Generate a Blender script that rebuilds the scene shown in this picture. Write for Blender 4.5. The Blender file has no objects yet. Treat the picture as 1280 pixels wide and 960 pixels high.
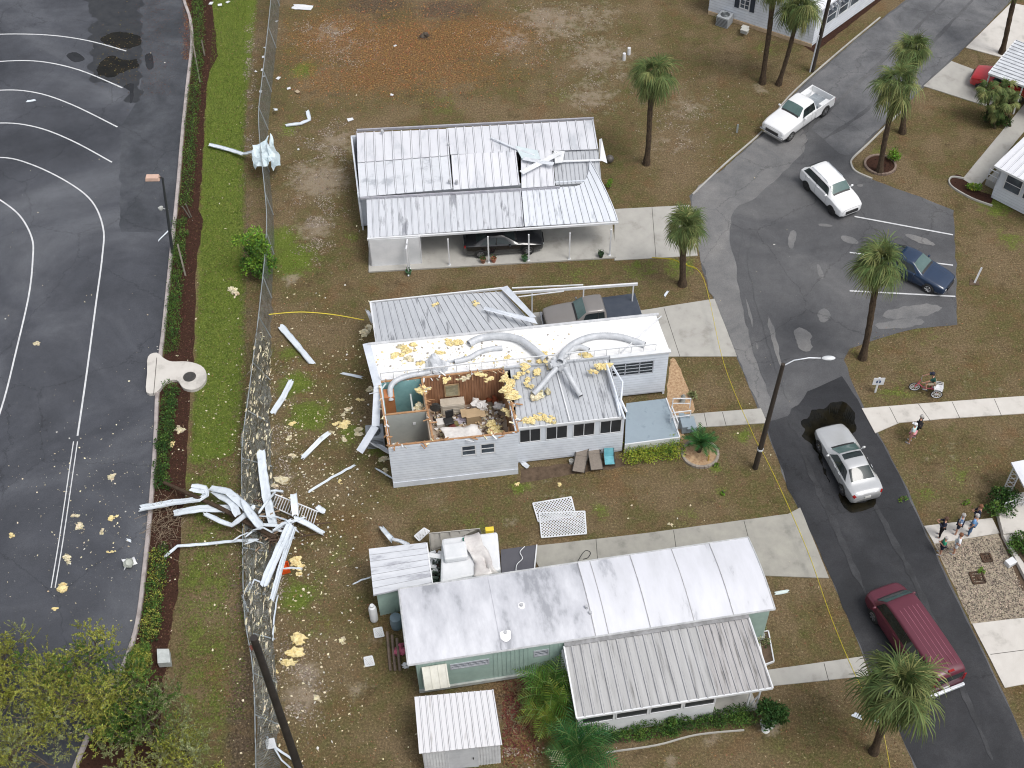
import bpy, bmesh, math, random
import numpy as np
from mathutils import Vector, Matrix, noise as mnoise
random.seed(7); np.random.seed(7)
R_ = math.radians
S = bpy.context.scene
C = S.collection

# ------------------------------------------------------------------ camera
FPX = 1620.0; TH = R_(49.5); RO = R_(-1.0); CH = 55.0
_f = Vector((0, math.cos(TH), -math.sin(TH))); _r = Vector((1, 0, 0)); _u = Vector((0, math.sin(TH), math.cos(TH)))
_R = math.cos(RO)*_r + math.sin(RO)*_u; _U = -math.sin(RO)*_r + math.cos(RO)*_u
cd = bpy.data.cameras.new('camera'); cam = bpy.data.objects.new('camera', cd); C.objects.link(cam)
m3 = Matrix((_R, _U, -_f)).transposed()
cam.matrix_world = Matrix.Translation((0, 0, CH)) @ m3.to_4x4()
cd.sensor_width = 36; cd.lens = 36*FPX/1280; cd.clip_end = 4000; cd.clip_start = 0.5
S.camera = cam; S.cycles.filter_width = 1.1
# ------------------------------------------------------------------ sky, sun, exposure
w = bpy.data.worlds.new('World'); S.world = w; w.use_nodes = True
nt = w.node_tree; sky = nt.nodes.new('ShaderNodeTexSky'); sky.sky_type = 'NISHITA'; sky.sun_disc = False
sky.sun_elevation = R_(62); sky.sun_rotation = R_(130); sky.air_density = 1.0; sky.dust_density = 4.0
bg = nt.nodes['Background']; bg.inputs['Strength'].default_value = 0.14
hs = nt.nodes.new('ShaderNodeHueSaturation'); hs.inputs['Saturation'].default_value = 0.28
nt.links.new(sky.outputs[0], hs.inputs['Color']); nt.links.new(hs.outputs[0], bg.inputs[0])
sd = bpy.data.lights.new('sun', 'SUN'); sd.energy = 1.2; sd.angle = R_(20); sd.color = (1, .965, .92)
so = bpy.data.objects.new('sun', sd); C.objects.link(so)
# same direction as the sky sun
so.rotation_euler = (R_(28), 0, R_(50))
S.view_settings.view_transform = 'Standard'; S.view_settings.look = 'None'
S.view_settings.gamma = 1; S.view_settings.exposure = 0.33

# ------------------------------------------------------------------ helpers
def P(x, y, z=0.0):
    """point of the place seen at photo pixel (x, y) (1280x960) on the level z"""
    d = _f*FPX + _R*(x-640) + _U*(480-y)
    t = (CH-z)/-d.z
    return Vector((d.x*t, d.y*t, z))

def W(o):
    m = Matrix.LocRotScale(o.location, o.rotation_euler, o.scale)
    return W(o.parent) @ m if o.parent else m

def tag(o, label=None, cat=None, group=None, kind=None):
    if label: o['label'] = label
    if cat: o['category'] = cat
    if group: o['group'] = group
    if kind: o['kind'] = kind
    return o

def thing(name, label, cat, loc=(0, 0, 0), rz=0.0, group=None):
    o = bpy.data.objects.new(name, None); C.objects.link(o); o.empty_display_size = .2
    o.location = loc; o.rotation_euler = (0, 0, rz)
    return tag(o, label, cat, group)

class MB:
    def __init__(s): s.v = []; s.f = []; s.m = []
    def add(s, vs, fs, mi=0):
        b = len(s.v); s.v += [tuple(v) for v in vs]
        s.f += [tuple(b+i for i in f) for f in fs]; s.m += [mi]*len(fs)
        return s
    def box(s, c, d, rz=0, mi=0, rot=None, taper=1.0):
        M = rot or Matrix.Rotation(rz, 3, 'Z'); hx, hy, hz = d[0]/2, d[1]/2, d[2]/2
        vs = [Vector(c) + M @ Vector((sx*hx*(taper if sz > 0 else 1), sy*hy*(taper if sz > 0 else 1), sz*hz)) for sz in (-1, 1) for sx, sy in ((-1, -1), (1, -1), (1, 1), (-1, 1))]
        return s.add(vs, [(3, 2, 1, 0), (4, 5, 6, 7), (0, 1, 5, 4), (1, 2, 6, 5), (2, 3, 7, 6), (3, 0, 4, 7)], mi)
    def bar(s, a, b, wd, h=None, mi=0, up=(0, 0, 1)):
        a = Vector(a); b = Vector(b); h = h or wd; d = (b-a); L = d.length
        if L < 1e-6: return s
        d.normalize(); up = Vector(up)
        sx = d.cross(up)
        if sx.length < 1e-3: sx = d.cross(Vector((1, 0, 0)))
        sx.normalize(); sz = sx.cross(d)
        return s.box((a+b)/2, (wd, L, h), mi=mi, rot=Matrix((sx, d, sz)).transposed())
    def tube(s, pts, r, n=8, mi=0, cap=True):
        pts = [Vector(p) for p in pts]; m = len(pts)
        rs = r if isinstance(r, (list, tuple)) else [r]*m
        vs = []; side = None
        for i in range(m):
            t = (pts[min(i+1, m-1)]-pts[max(i-1, 0)])
            if t.length < 1e-9: t = Vector((0, 0, 1))
            t.normalize()
            if side is None:
                side = t.cross(Vector((0, 0, 1)))
                if side.length < .05: side = t.cross(Vector((1, 0, 0)))
            side = (side - t*side.dot(t))
            side.normalize(); o = t.cross(side)
            for k in range(n):
                a = 2*math.pi*k/n
                vs.append(pts[i] + (side*math.cos(a)+o*math.sin(a))*rs[i])
        fs = [(i*n+k, i*n+(k+1) % n, (i+1)*n+(k+1) % n, (i+1)*n+k) for i in range(m-1) for k in range(n)]
        if cap: fs += [tuple(range(n))[::-1], tuple((m-1)*n+k for k in range(n))]
        return s.add(vs, fs, mi)
    def lathe(s, c, prof, n=16, mi=0):
        vs = [Vector(c)+Vector((r*math.cos(2*math.pi*k/n), r*math.sin(2*math.pi*k/n), z)) for r, z in prof for k in range(n)]
        m = len(prof)
        fs = [(i*n+k, i*n+(k+1) % n, (i+1)*n+(k+1) % n, (i+1)*n+k) for i in range(m-1) for k in range(n)]
        fs += [tuple(range(n))[::-1], tuple((m-1)*n+k for k in range(n))]
        return s.add(vs, fs, mi)
    def prism(s, poly, z0, z1, mi=0):
        n = len(poly); a = sum(poly[i][0]*poly[(i+1) % n][1]-poly[(i+1) % n][0]*poly[i][1] for i in range(n))
        if a < 0: poly = poly[::-1]
        vs = [(p[0], p[1], z0) for p in poly]+[(p[0], p[1], z1) for p in poly]
        fs = [tuple(range(n, 2*n)), tuple(range(n))[::-1]]+[(i, (i+1) % n, n+(i+1) % n, n+i) for i in range(n)]
        return s.add(vs, fs, mi)
    def slab(s, q, t, mi=0):
        """quad q of 4 points given thickness t downwards along its normal"""
        q = [Vector(p) for p in q]; n = (q[1]-q[0]).cross(q[3]-q[0]).normalized()
        if n.z < 0: n = -n
        vs = q+[p-n*t for p in q]
        return s.add(vs, [(0, 1, 2, 3), (7, 6, 5, 4), (0, 4, 5, 1), (1, 5, 6, 2), (2, 6, 7, 3), (3, 7, 4, 0)], mi)
    def blob(s, c, r, n=10, rough=.25, mi=0, seed=0, flat=None):
        rx, ry, rz = r if isinstance(r, (tuple, list)) else (r, r, r)
        vs = []; m = n//2+1
        for i in range(m):
            for k in range(n):
                th = math.pi*i/(m-1); ph = 2*math.pi*k/n
                d = Vector((math.sin(th)*math.cos(ph), math.sin(th)*math.sin(ph), math.cos(th)))
                q = 1+rough*mnoise.noise(d*1.9+Vector((seed*3.1, seed*1.7, seed)))*2
                vs.append(Vector(c)+Vector((d.x*rx, d.y*ry, d.z*rz))*q)
        fs = [(i*n+k, (i+1)*n+k, (i+1)*n+(k+1) % n, i*n+(k+1) % n) for i in range(m-1) for k in range(n)]
        return s.add(vs, fs, mi)
    def build(s, name, mat, parent=None, local=False, smooth=False, loc=None, rz=0, bevel=0, auto=35):
        me = bpy.data.meshes.new(name)
        vs = [Vector(v) for v in s.v]
        o = bpy.data.objects.new(name, me); C.objects.link(o)
        if parent is not None:
            o.parent = parent
            if not local:
                Mi = W(parent).inverted(); vs = [Mi @ v for v in vs]
        else:
            if loc is None and vs:
                xs = [v.x for v in vs]; ys = [v.y for v in vs]; zs = [v.z for v in vs]
                loc = ((min(xs)+max(xs))/2, (min(ys)+max(ys))/2, min(zs))
            o.location = loc; o.rotation_euler = (0, 0, rz)
            if not local:
                Mi = W(o).inverted(); vs = [Mi @ v for v in vs]
        me.from_pydata([tuple(v) for v in vs], [], s.f)
        if any(s.m) and not isinstance(mat, (list, tuple)): mat = [mat, MATS['rib_shade_grime']]
        for mm in (mat if isinstance(mat, (list, tuple)) else [mat]): me.materials.append(mm)
        if any(s.m): me.polygons.foreach_set('material_index', s.m)
        me.validate(clean_customdata=False)
        if smooth:
            me.polygons.foreach_set('use_smooth', [True]*len(me.polygons))
            if auto: 
                bm = bmesh.new(); bm.from_mesh(me)
                for e in bm.edges:
                    if len(e.link_faces) == 2 and e.calc_face_angle(0) > R_(auto): e.smooth = False
                bm.to_mesh(me); bm.free()
        me.update()
        if bevel:
            b = o.modifiers.new('bevel', 'BEVEL'); b.width = bevel; b.segments = 2; b.limit_method = 'ANGLE'
        return o

def copy_tree(o, parent=None):
    c = o.copy(); C.objects.link(c); c.parent = parent
    for ch in [x for x in C.objects if x.parent == o]: copy_tree(ch, c)
    return c

# ------------------------------------------------------------------ materials
MATS = {}
def newmat(name):
    m = bpy.data.materials.new(name); m.use_nodes = True; return m, m.node_tree.nodes, m.node_tree.links
def lin(c):
    return tuple(((x/255)/12.92 if x/255 <= .04045 else ((x/255+.055)/1.055)**2.4) for x in c)
def mat(name, c1, c2=None, scale=3.0, rough=.6, metal=0, bump=0, bscale=None, stretch=None, c3=None, rvar=0, spec=None, island=0, alpha=None, detail=6, trans=0, sss=0, lo=.35, hi=.65):
    if name in MATS: return MATS[name]
    m, N, L = newmat(name); b = N['Principled BSDF']; MATS[name] = m
    b.inputs['Roughness'].default_value = rough; b.inputs['Metallic'].default_value = metal
    if spec is None and (trans or 'grass' in name or 'tuft' in name or 'leaf' in name or 'debris' in name or rough >= .85): spec = .12
    if spec is not None: b.inputs['Specular IOR Level'].default_value = spec
    tc = N.new('ShaderNodeTexCoord'); mp = N.new('ShaderNodeMapping'); L.new(tc.outputs['Object'], mp.inputs[0])
    if stretch: mp.inputs['Scale'].default_value = stretch
    col = None
    if c2 is None: c2 = tuple(x*.88 for x in c1)
    n = N.new('ShaderNodeTexNoise'); n.inputs['Scale'].default_value = scale; n.inputs['Detail'].default_value = detail; n.inputs['Roughness'].default_value = .65
    L.new(mp.outputs[0], n.inputs['Vector'])
    r = N.new('ShaderNodeValToRGB'); e = r.color_ramp.elements
    e[0].position = lo; e[0].color = (*c1, 1); e[1].position = hi; e[1].color = (*c2, 1)
    if c3: x = e.new((lo+hi)/2+.05); x.color = (*c3, 1)
    L.new(n.outputs['Fac'], r.inputs[0]); col = r.outputs[0]
    if island:
        g = N.new('ShaderNodeNewGeometry'); mx = N.new('ShaderNodeHueSaturation')
        mr = N.new('ShaderNodeMapRange'); mr.inputs['To Min'].default_value = 1-island; mr.inputs['To Max'].default_value = 1+island
        L.new(g.outputs['Random Per Island'], mr.inputs[0]); L.new(mr.outputs[0], mx.inputs['Value'])
        mr2 = N.new('ShaderNodeMapRange'); mr2.inputs['To Min'].default_value = .5-.035*island*2; mr2.inputs['To Max'].default_value = .5+.03*island*2
        mt = N.new('ShaderNodeMath'); mt.operation = 'FRACT'; mt2 = N.new('ShaderNodeMath'); mt2.operation = 'MULTIPLY'; mt2.inputs[1].default_value = 17.3
        L.new(g.outputs['Random Per Island'], mt2.inputs[0]); L.new(mt2.outputs[0], mt.inputs[0]); L.new(mt.outputs[0], mr2.inputs[0]); L.new(mr2.outputs[0], mx.inputs['Hue'])
        L.new(col, mx.inputs['Color']); col = mx.outputs[0]
    L.new(col, b.inputs['Base Color'])
    if rvar:
        mr = N.new('ShaderNodeMapRange'); mr.inputs['To Min'].default_value = rough-rvar; mr.inputs['To Max'].default_value = rough+rvar
        mr.inputs['From Min'].default_value = .3; mr.inputs['From Max'].default_value = .7
        L.new(n.outputs['Fac'], mr.inputs[0]); L.new(mr.outputs[0], b.inputs['Roughness'])
    if bump:
        nb = N.new('ShaderNodeTexNoise'); nb.inputs['Scale'].default_value = bscale or scale*4; nb.inputs['Detail'].default_value = 5
        L.new(mp.outputs[0], nb.inputs['Vector']); bp = N.new('ShaderNodeBump'); bp.inputs['Strength'].default_value = bump; bp.inputs['Distance'].default_value = .03
        L.new(nb.outputs['Fac'], bp.inputs['Height']); L.new(bp.outputs[0], b.inputs['Normal'])
    if trans:
        t = N.new('ShaderNodeBsdfTranslucent'); L.new(col, t.inputs[0]); ms = N.new('ShaderNodeMixShader'); ms.inputs[0].default_value = trans
        L.new(b.outputs[0], ms.inputs[1]); L.new(t.outputs[0], ms.inputs[2]); L.new(ms.outputs[0], N['Material Output'].inputs[0])
    return m

white_paint = mat('white_paint', (.72, .73, .75), (.58, .60, .62), .8, .55)
white_siding = mat('white_siding', (.68, .72, .78), (.58, .62, .68), 1.3, .55)
white_roof = mat('white_roof', (.68, .69, .73), (.50, .52, .56), .6, .45, bump=.1, c3=(.62, .63, .67), stretch=(1.6, .5, 1))
grey_roof = mat('grey_roof', (.40, .42, .45), (.20, .21, .23), 1.1, .5, bump=.15, c3=(.46, .48, .51), stretch=(2.5, .35, 1))
old_roof = mat('old_roof', (.44, .44, .44), (.12, .118, .115), 1.2, .55, bump=.2, c3=(.36, .36, .36), stretch=(4.5, .25, 1), lo=.3, hi=.72)
alu = mat('aluminium', (.76, .79, .84), (.55, .58, .62), 2.2, .35, metal=.15)
alu_side = mat('aluminium_white', (.66, .70, .76), (.52, .56, .62), 1.5, .45)
glass_dark = mat('dark_glass', (.012, .014, .018), (.02, .025, .03), 2, .08)
screen = mat('insect_screen', (.018, .020, .026), (.032, .036, .044), 1.5, .35)
win_glass = mat('window_glass', (.10, .13, .16), (.04, .05, .07), 1.4, .07)
rubber = mat('rubber', (.015, .015, .016), (.025, .025, .025), 6, .75)
chrome = mat('chrome', (.62, .62, .63), (.5, .5, .5), 6, .22, metal=1)
rim_m = mat('rim_metal', (.42, .43, .45), (.3, .3, .31), 6, .3, metal=.8)
blackp = mat('black_plastic', (.016, .016, .018), (.03, .03, .03), 6, .5)
concrete = mat('concrete', (.42, .41, .38), (.31, .30, .275), .9, .85, bump=.25, bscale=30, c3=(.375, .365, .34), detail=10)
concrete_pale = mat('concrete_pale', (.58, .555, .52), (.42, .40, .37), .9, .85, bump=.2, bscale=30, c3=(.53, .505, .47), detail=10)
wood_pole = mat('wood_pole', (.045, .030, .02), (.085, .06, .042), 2, .85, bump=.5, stretch=(6, 6, .5))
wood_pine = mat('wood_stud', (.42, .24, .12), (.30, .16, .08), 3, .8)
insul = mat('insulation_wool', (.70, .56, .24), (.52, .36, .14), 5, .95, bump=1, bscale=14, c3=(.76, .66, .38), detail=10)
insul_pale = mat('insulation_pale', (.60, .52, .32), (.44, .35, .19), 4, .95, bump=.8, bscale=14, c3=(.68, .63, .48), island=.3)
trunk_m = mat('palm_trunk', (.105, .075, .05), (.045, .034, .026), 3, .9, bump=.8, bscale=14, stretch=(3, 3, 1.6))
bark_m = mat('grey_bark', (.16, .13, .10), (.08, .065, .05), 4, .9, bump=.6)
palm_leaf = mat('palm_leaf', (.060, .095, .028), (.150, .185, .070), .9, .55, island=.45, trans=.18)
palm_dry = mat('palm_leaf_pale', (.24, .25, .10), (.15, .17, .06), .9, .6, island=.4, trans=.15)
leaf_dark = mat('leaf_dark', (.022, .055, .016), (.055, .11, .03), 1.2, .5, island=.5, trans=.15)
leaf_mid = mat('leaf_mid', (.055, .125, .025), (.12, .21, .045), 1.2, .5, island=.5, trans=.2)
leaf_lime = mat('leaf_lime', (.22, .30, .04), (.40, .44, .07), 2.5, .5, island=.5, trans=.2)
leaf_olive = mat('leaf_olive', (.24, .27, .045), (.42, .44, .10), .8, .6, island=.45, trans=.3)
leaf_grey = mat('leaf_greygreen', (.19, .22, .09), (.32, .35, .18), .8, .6, island=.4, trans=.2)
leaf_bright = mat('leaf_bright', (.10, .22, .025), (.20, .34, .05), 1.2, .5, island=.5, trans=.2)
rib_shade_grime = mat('rib_shade_grime', (.34, .35, .38), (.20, .205, .22), 1.6, .6, stretch=(1, .5, 1))  # grey for ribs and laps: shade lines painted into the colour, with some dirt
mulch_m = mat('bark_mulch', (.034, .017, .012), (.014, .008, .007), 5, .95, bump=1.0, bscale=16, c3=(.052, .026, .018), detail=10)
soil_m = mat('bare_soil', (.14, .10, .07), (.07, .05, .035), 2.5, .95, bump=.8, bscale=16, detail=10)
chips_m = mat('wood_chips', (.50, .36, .22), (.28, .17, .10), 7, .9, bump=1, bscale=16, detail=8)
yellow_tape = mat('yellow_tape', (.75, .62, .05), (.65, .52, .04), 3, .4)
# ================================================================== THE GROUND
def W2(pts): return [P(x, y).xy for x, y in pts]
def jitter(poly, step=.5, amp=.06, seed=0, close=True):
    out = []; n = len(poly)
    for i in range(n if close else n-1):
        a = Vector(poly[i][:2]); b = Vector(poly[(i+1) % n][:2]); k = max(1, int((b-a).length/step))
        d = (b-a); nn = Vector((-d.y, d.x)); nn = nn.normalized() if nn.length > 0 else nn
        for j in range(k):
            p = a+d*j/k
            q = mnoise.noise(Vector((p.x*1.3, p.y*1.3, seed)))*amp*1.6 + mnoise.noise(Vector((p.x*4, p.y*4, seed+9)))*amp*.8
            out.append((p.x+nn.x*q, p.y+nn.y*q))
    if not close: out.append(tuple(poly[-1][:2]))
    return out
def smooth_line(pts, k=4):
    out = []; n = len(pts); pts = [Vector(p) for p in pts]
    for i in range(n-1):
        p0 = pts[max(i-1, 0)]; p1 = pts[i]; p2 = pts[i+1]; p3 = pts[min(i+2, n-1)]
        for j in range(k):
            t = j/k
            out.append(.5*((2*p1)+(p2-p0)*t+(2*p0-5*p1+4*p2-p3)*t*t+(3*p1-p0-3*p2+p3)*t**3))
    out.append(pts[-1]); return out
def segdist(X, Y, pts):
    d = np.full(X.shape, 1e9)
    for (ax, ay), (bx, by) in zip(pts[:-1], pts[1:]):
        vx, vy = bx-ax, by-ay; L = vx*vx+vy*vy+1e-9
        t = np.clip(((X-ax)*vx+(Y-ay)*vy)/L, 0, 1)
        d = np.minimum(d, np.hypot(X-ax-t*vx, Y-ay-t*vy))
    return d
def inside(X, Y, poly):
    r = np.zeros(X.shape, bool); n = len(poly)
    for i in range(n):
        ax, ay = poly[i]; bx, by = poly[i-1]
        c = ((ay > Y) != (by > Y)) & (X < (bx-ax)*(Y-ay)/(by-ay+1e-12)+ax); r ^= c
    return r
def polymask(X, Y, px, soft):
    poly = [tuple(p) for p in W2(px)]; d = segdist(X, Y, poly+[poly[0]]); i = inside(X, Y, poly)
    return np.clip(.5+np.where(i, d, -d)/(2*soft), 0, 1)
def blobm(X, Y, x, y, rx, ry=None):
    c = P(x, y); ry = ry or rx
    return np.exp(-(((X-c.x)/rx)**2+((Y-c.y)/ry)**2))

gx = np.concatenate([[-900, -400, -200, -110, -70], np.arange(-50, 50.01, .4), [70, 110, 200, 400, 900]])
gy = np.concatenate([[-600, -200, -60, 0], np.arange(14, 104.01, .4), [115, 140, 200, 350, 700, 1500]])
X, Y = np.meshgrid(gx, gy); nx, ny = len(gx), len(gy)
G = polymask(X, Y, [(262, -40), (325, -40), (316, 60), (306, 150), (305, 300), (306, 440), (300, 530), (292, 570), (238, 580), (246, 400), (252, 180), (258, 90)], .35)
G = np.maximum(G, .44*polymask(X, Y, [(300, 560), (292, 760), (280, 1000), (215, 1000), (225, 800), (236, 600)], .5))
for x, y, r, a in [(365, 325, 1.6, 1), (350, 300, 1.3, 1), (368, 480, 1.1, 1), (385, 520, 1.3, .95), (360, 440, 1.2, .6), (382, 88, 1.2, .8), (360, 160, .9, .7), (440, 540, .8, .9), (650, 610, .6, .9), (750, 640, .5, .8), (372, 745, 1.0, 1), (395, 790, 1.0, .5), (600, 650, 1.4, .4), (365, 60, 1.0, .5), (850, 335, 1.1, .7), (800, 335, 1.4, .6), (1245, 255, 1.3, .8), (1265, 300, 1.2, .6), (930, 545, .5, .9), (895, 585, .3, 1), (1120, 490, 1.0, .6), (1060, 720, .8, .2), (1130, 620, 1.3, .4), (1200, 590, 1.2, .5), (1160, 615, .6, .7), (700, 120, 1.6, .4), (560, 130, 2.0, .35), (720, 340, 2.5, .35), (420, 700, 1.2, .4), (400, 250, .8, .3), (440, 300, 1, .5), (960, 60, 1.5, .4), (880, 60, 1.5, .35), (1100, 190, .8, .5), (1060, 440, .8, .5), (470, 565, .8, .7), (900, 620, .7, .5), (860, 640, .8, .5), (430, 870, 1, .3), (230, 600, 1.2, .5), (250, 720, 1.2, .6), (270, 900, 1.5, .5), (1030, 20, 1.5, .6), (1150, 290, 1, .4), (1160, 420, 1, .4), (980, 940, 1, .3), (800, 930, .8, .3)]:
    G = np.maximum(G, a*(.82 if r < 1.05 else 1)*blobm(X, Y, x, y, r*(1.25 if r < 1.05 else 1.05)))
SA = np.zeros_like(X)
for x, y, r, a in [(400, 225, 2.2, .8), (420, 180, 1.8, .6), (395, 285, 1.4, .7), (430, 60, 2.5, .35), (700, 30, 3, .6), (750, 70, 3, .6), (740, 120, 2.5, .55), (680, 20, 2, .7), (640, 50, 2, .5), (410, 40, 1.6, .5), (740, 20, 3, .5), (382, 840, .8, .8), (375, 870, 1.1, .7), (395, 800, .8, .35), (450, 120, 2, .25), (640, 900, 1.0, .6), (860, 135, 2, .5), (840, 180, 2.5, .35), (780, 90, 2, .4), (445, 860, 1.0, .45), (470, 800, .6, .5), (890, 925, .5, .7), (840, 950, .5, .6), (960, 910, .7, .6), (640, 655, .5, .5), (730, 700, .3, .5), (700, 690, .6, .7), (1190, 560, 1.5, .3), (1230, 480, 2, .25), (1180, 580, 1.5, .3), (1010, 580, .4, .3), (350, 600, .9, .5), (375, 210, 1, .6), (700, 605, 2.2, .3), (560, 615, 2, .25), (365, 350, .7, .7), (380, 380, .5, .5), (1130, 250, 1, .5), (345, 560, .8, .5), (350, 480, .6, .4), (905, 235, .7, .5), (950, 110, .8, .6)]:
    SA = np.maximum(SA, a*blobm(X, Y, x, y, r))
OR = np.zeros_like(X)
for x, y, rx, ry, a in [(420, 45, 4, 3.5, .9), (510, 60, 6, 3.8, 1), (600, 45, 5, 3, .95), (470, 95, 4.5, 2.5, .85), (560, 90, 5, 2.2, .7), (400, 100, 2, 3, .6), (230, 20, .5, 3, .5), (340, 930, 1.0, 1.5, .5), (620, 870, 1.2, 2, .65), (655, 930, 1.2, 1.5, .6), (600, 600, 3, .7, .3), (760, 590, 4, .8, .3)]:
    OR = np.maximum(OR, a*blobm(X, Y, x, y, rx, ry))
DK = np.zeros_like(X)
for x, y, rx, ry, a in [(470, 5, 3.0, 1.6, .9), (560, 12, 3, 1.4, .9), (530, 45, .6, .5, .9), (480, 25, 2, .8, .5), (300, 860, .6, 3.5, .8), (300, 930, .7, 3, .9), (306, 780, .5, 2, .6), (620, 880, 1.2, 2, .5)]:
    DK = np.maximum(DK, a*blobm(X, Y, x, y, rx, ry))
strip = [tuple(p) for p in W2([(328, -20), (322, 60), (312, 120), (306, 200), (310, 300), (306, 440), (300, 560), (296, 700), (296, 800), (300, 980)])]
DS = np.exp(-(segdist(X, Y, strip)/.45)**2)
DK = np.maximum(DK, .45*DS); SA = np.maximum(SA, .30*DS)
fl = [tuple(p) for p in W2([(352, -20), (345, 100), (340, 200), (345, 400), (350, 600), (345, 750), (352, 980)])]
DK = np.maximum(DK, .35*np.exp(-(segdist(X, Y, fl)/.5)**2))
col = np.stack([G, SA, OR, DK], -1).reshape(-1, 4)
me = bpy.data.meshes.new('ground')
vs = np.stack([X, Y, np.zeros_like(X)], -1).reshape(-1, 3)
idx = np.arange(nx*ny).reshape(ny, nx); fs = np.stack([idx[:-1, :-1], idx[:-1, 1:], idx[1:, 1:], idx[1:, :-1]], -1).reshape(-1, 4)
me.from_pydata(vs.tolist(), [], fs.tolist())
ca = me.color_attributes.new('cover', 'FLOAT_COLOR', 'POINT'); ca.data.foreach_set('color', col.astype(np.float32).ravel())
ground = bpy.data.objects.new('ground', me); C.objects.link(ground); ground['kind'] = 'structure'

def ground_material():
    m, N, L = newmat('lawn_and_soil'); b = N['Principled BSDF']; b.inputs['Roughness'].default_value = .95; b.inputs['Specular IOR Level'].default_value = .04
    geo = N.new('ShaderNodeNewGeometry')
    def noise(sc, det=6, rgh=.6, off=0, dist=0):
        mp = N.new('ShaderNodeMapping'); mp.inputs['Location'].default_value = (off, off*.7, 0); L.new(geo.outputs['Position'], mp.inputs[0])
        n = N.new('ShaderNodeTexNoise'); n.inputs['Scale'].default_value = sc; n.inputs['Detail'].default_value = det; n.inputs['Roughness'].default_value = rgh; n.inputs['Distortion'].default_value = dist
        L.new(mp.outputs[0], n.inputs['Vector']); return n.outputs['Fac']
    def ramp(f, p0, p1):
        r = N.new('ShaderNodeMapRange'); r.interpolation_type = 'SMOOTHSTEP'; r.inputs['From Min'].default_value = p0; r.inputs['From Max'].default_value = p1; L.new(f, r.inputs[0]); return r.outputs[0]
    def mix(f, a, b_, t='MIX'):
        x = N.new('ShaderNodeMix'); x.data_type = 'RGBA'; x.blend_type = t
        if isinstance(f, float): x.inputs[0].default_value = f
        else: L.new(f, x.inputs[0])
        for s, v in ((6, a), (7, b_)):
            if isinstance(v, tuple): x.inputs[s].default_value = (*v, 1)
            else: L.new(v, x.inputs[s])
        return x.outputs[2]
    def math_(op, a, b_):
        x = N.new('ShaderNodeMath'); x.operation = op
        for i, v in enumerate((a, b_)):
            if isinstance(v, (int, float)): x.inputs[i].default_value = v
            else: L.new(v, x.inputs[i])
        return x.outputs[0]
    at = N.new('ShaderNodeVertexColor'); at.layer_name = 'cover'; sp = N.new('ShaderNodeSeparateColor'); L.new(at.outputs[0], sp.inputs[0])
    g, s, o, d = sp.outputs[0], sp.outputs[1], sp.outputs[2], at.outputs['Alpha']
    big = noise(.22, 6, .6); mid = noise(1.4, 8, .7, 30); fine = noise(9, 5, .75, 60); fine2 = noise(26, 3, .8, 90); spk = noise(14, 2, .5, 120)
    lawn = mix(ramp(mid, .34, .66), (.126, .088, .048), (.090, .088, .034))
    lawn = mix(ramp(big, .42, .64), lawn, (.150, .112, .066))
    lawn = mix(math_('MULTIPLY', ramp(noise(.5, 7, .7, 200), .55, .68), .55), lawn, (.066, .080, .022))
    lawn = mix(math_('MULTIPLY', ramp(mid, .56, .70), .6), lawn, (.19, .145, .088))
    lawn = mix(math_('MULTIPLY', ramp(noise(.8, 8, .75, 310), .52, .66), .5), lawn, (.058, .042, .024))
    lawn = mix(math_('MULTIPLY', ramp(noise(.35, 8, .7, 410), .54, .66), .5), lawn, (.135, .078, .040))
    grass = mix(ramp(mid, .3, .7), (.060, .105, .014), (.118, .160, .026))
    def gate(msk, n, w=.12):   # mask with broken, grassy edges
        t = math_('ADD', msk, math_('MULTIPLY', math_('SUBTRACT', n, .5), 2.4)); return ramp(t, .5-w, .5+w)
    gm = gate(g, math_('ADD', math_('MULTIPLY', mid, .6), math_('MULTIPLY', fine, .4)), .22)
    c = mix(math_('MULTIPLY', gm, .80), lawn, grass)
    gs = ramp(g, .5, 1.0); c = mix(math_('MULTIPLY', gs, .25), c, (.12, .17, .025))
    orange = mix(ramp(fine, .35, .65), (.115, .062, .028), (.22, .125, .055))
    c = mix(math_('MULTIPLY', gate(o, mid, .3), .8), c, orange)
    sand = mix(ramp(fine, .35, .65), (.36, .30, .235), (.22, .175, .13))
    c = mix(math_('MULTIPLY', gate(s, math_('ADD', math_('MULTIPLY', mid, .7), math_('MULTIPLY', noise(5, 5, .7, 11), .3)), .25), .7), c, sand)
    c = mix(math_('MULTIPLY', gate(d, mid, .3), .8), c, mix(ramp(fine, .3, .7), (.05, .036, .026), (.115, .085, .065)))
    # blades, dead leaves and crumbs of soil
    c = mix(math_('MULTIPLY', ramp(fine, .5, .72), .45), c, mix(.5, c, (.30, .235, .14)))
    v = N.new('ShaderNodeMapRange'); v.inputs['From Min'].default_value = .25; v.inputs['From Max'].default_value = .75; v.inputs['To Min'].default_value = .40; v.inputs['To Max'].default_value = 1.65
    L.new(fine2, v.inputs[0]); v2 = N.new('ShaderNodeMapRange'); v2.inputs['From Min'].default_value = .3; v2.inputs['From Max'].default_value = .7; v2.inputs['To Min'].default_value = .55; v2.inputs['To Max'].default_value = 1.48
    L.new(fine, v2.inputs[0]); hv = N.new('ShaderNodeHueSaturation'); L.new(c, hv.inputs['Color']); L.new(math_('MULTIPLY', v.outputs[0], v2.outputs[0]), hv.inputs['Value'])
    L.new(hv.outputs[0], b.inputs['Base Color'])
    bp = N.new('ShaderNodeBump'); bp.inputs['Strength'].default_value = .9; bp.inputs['Distance'].default_value = .07
    L.new(math_('ADD', math_('MULTIPLY', fine, .7), math_('MULTIPLY', fine2, .3)), bp.inputs['Height']); L.new(bp.outputs[0], b.inputs['Normal'])
    return m
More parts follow.
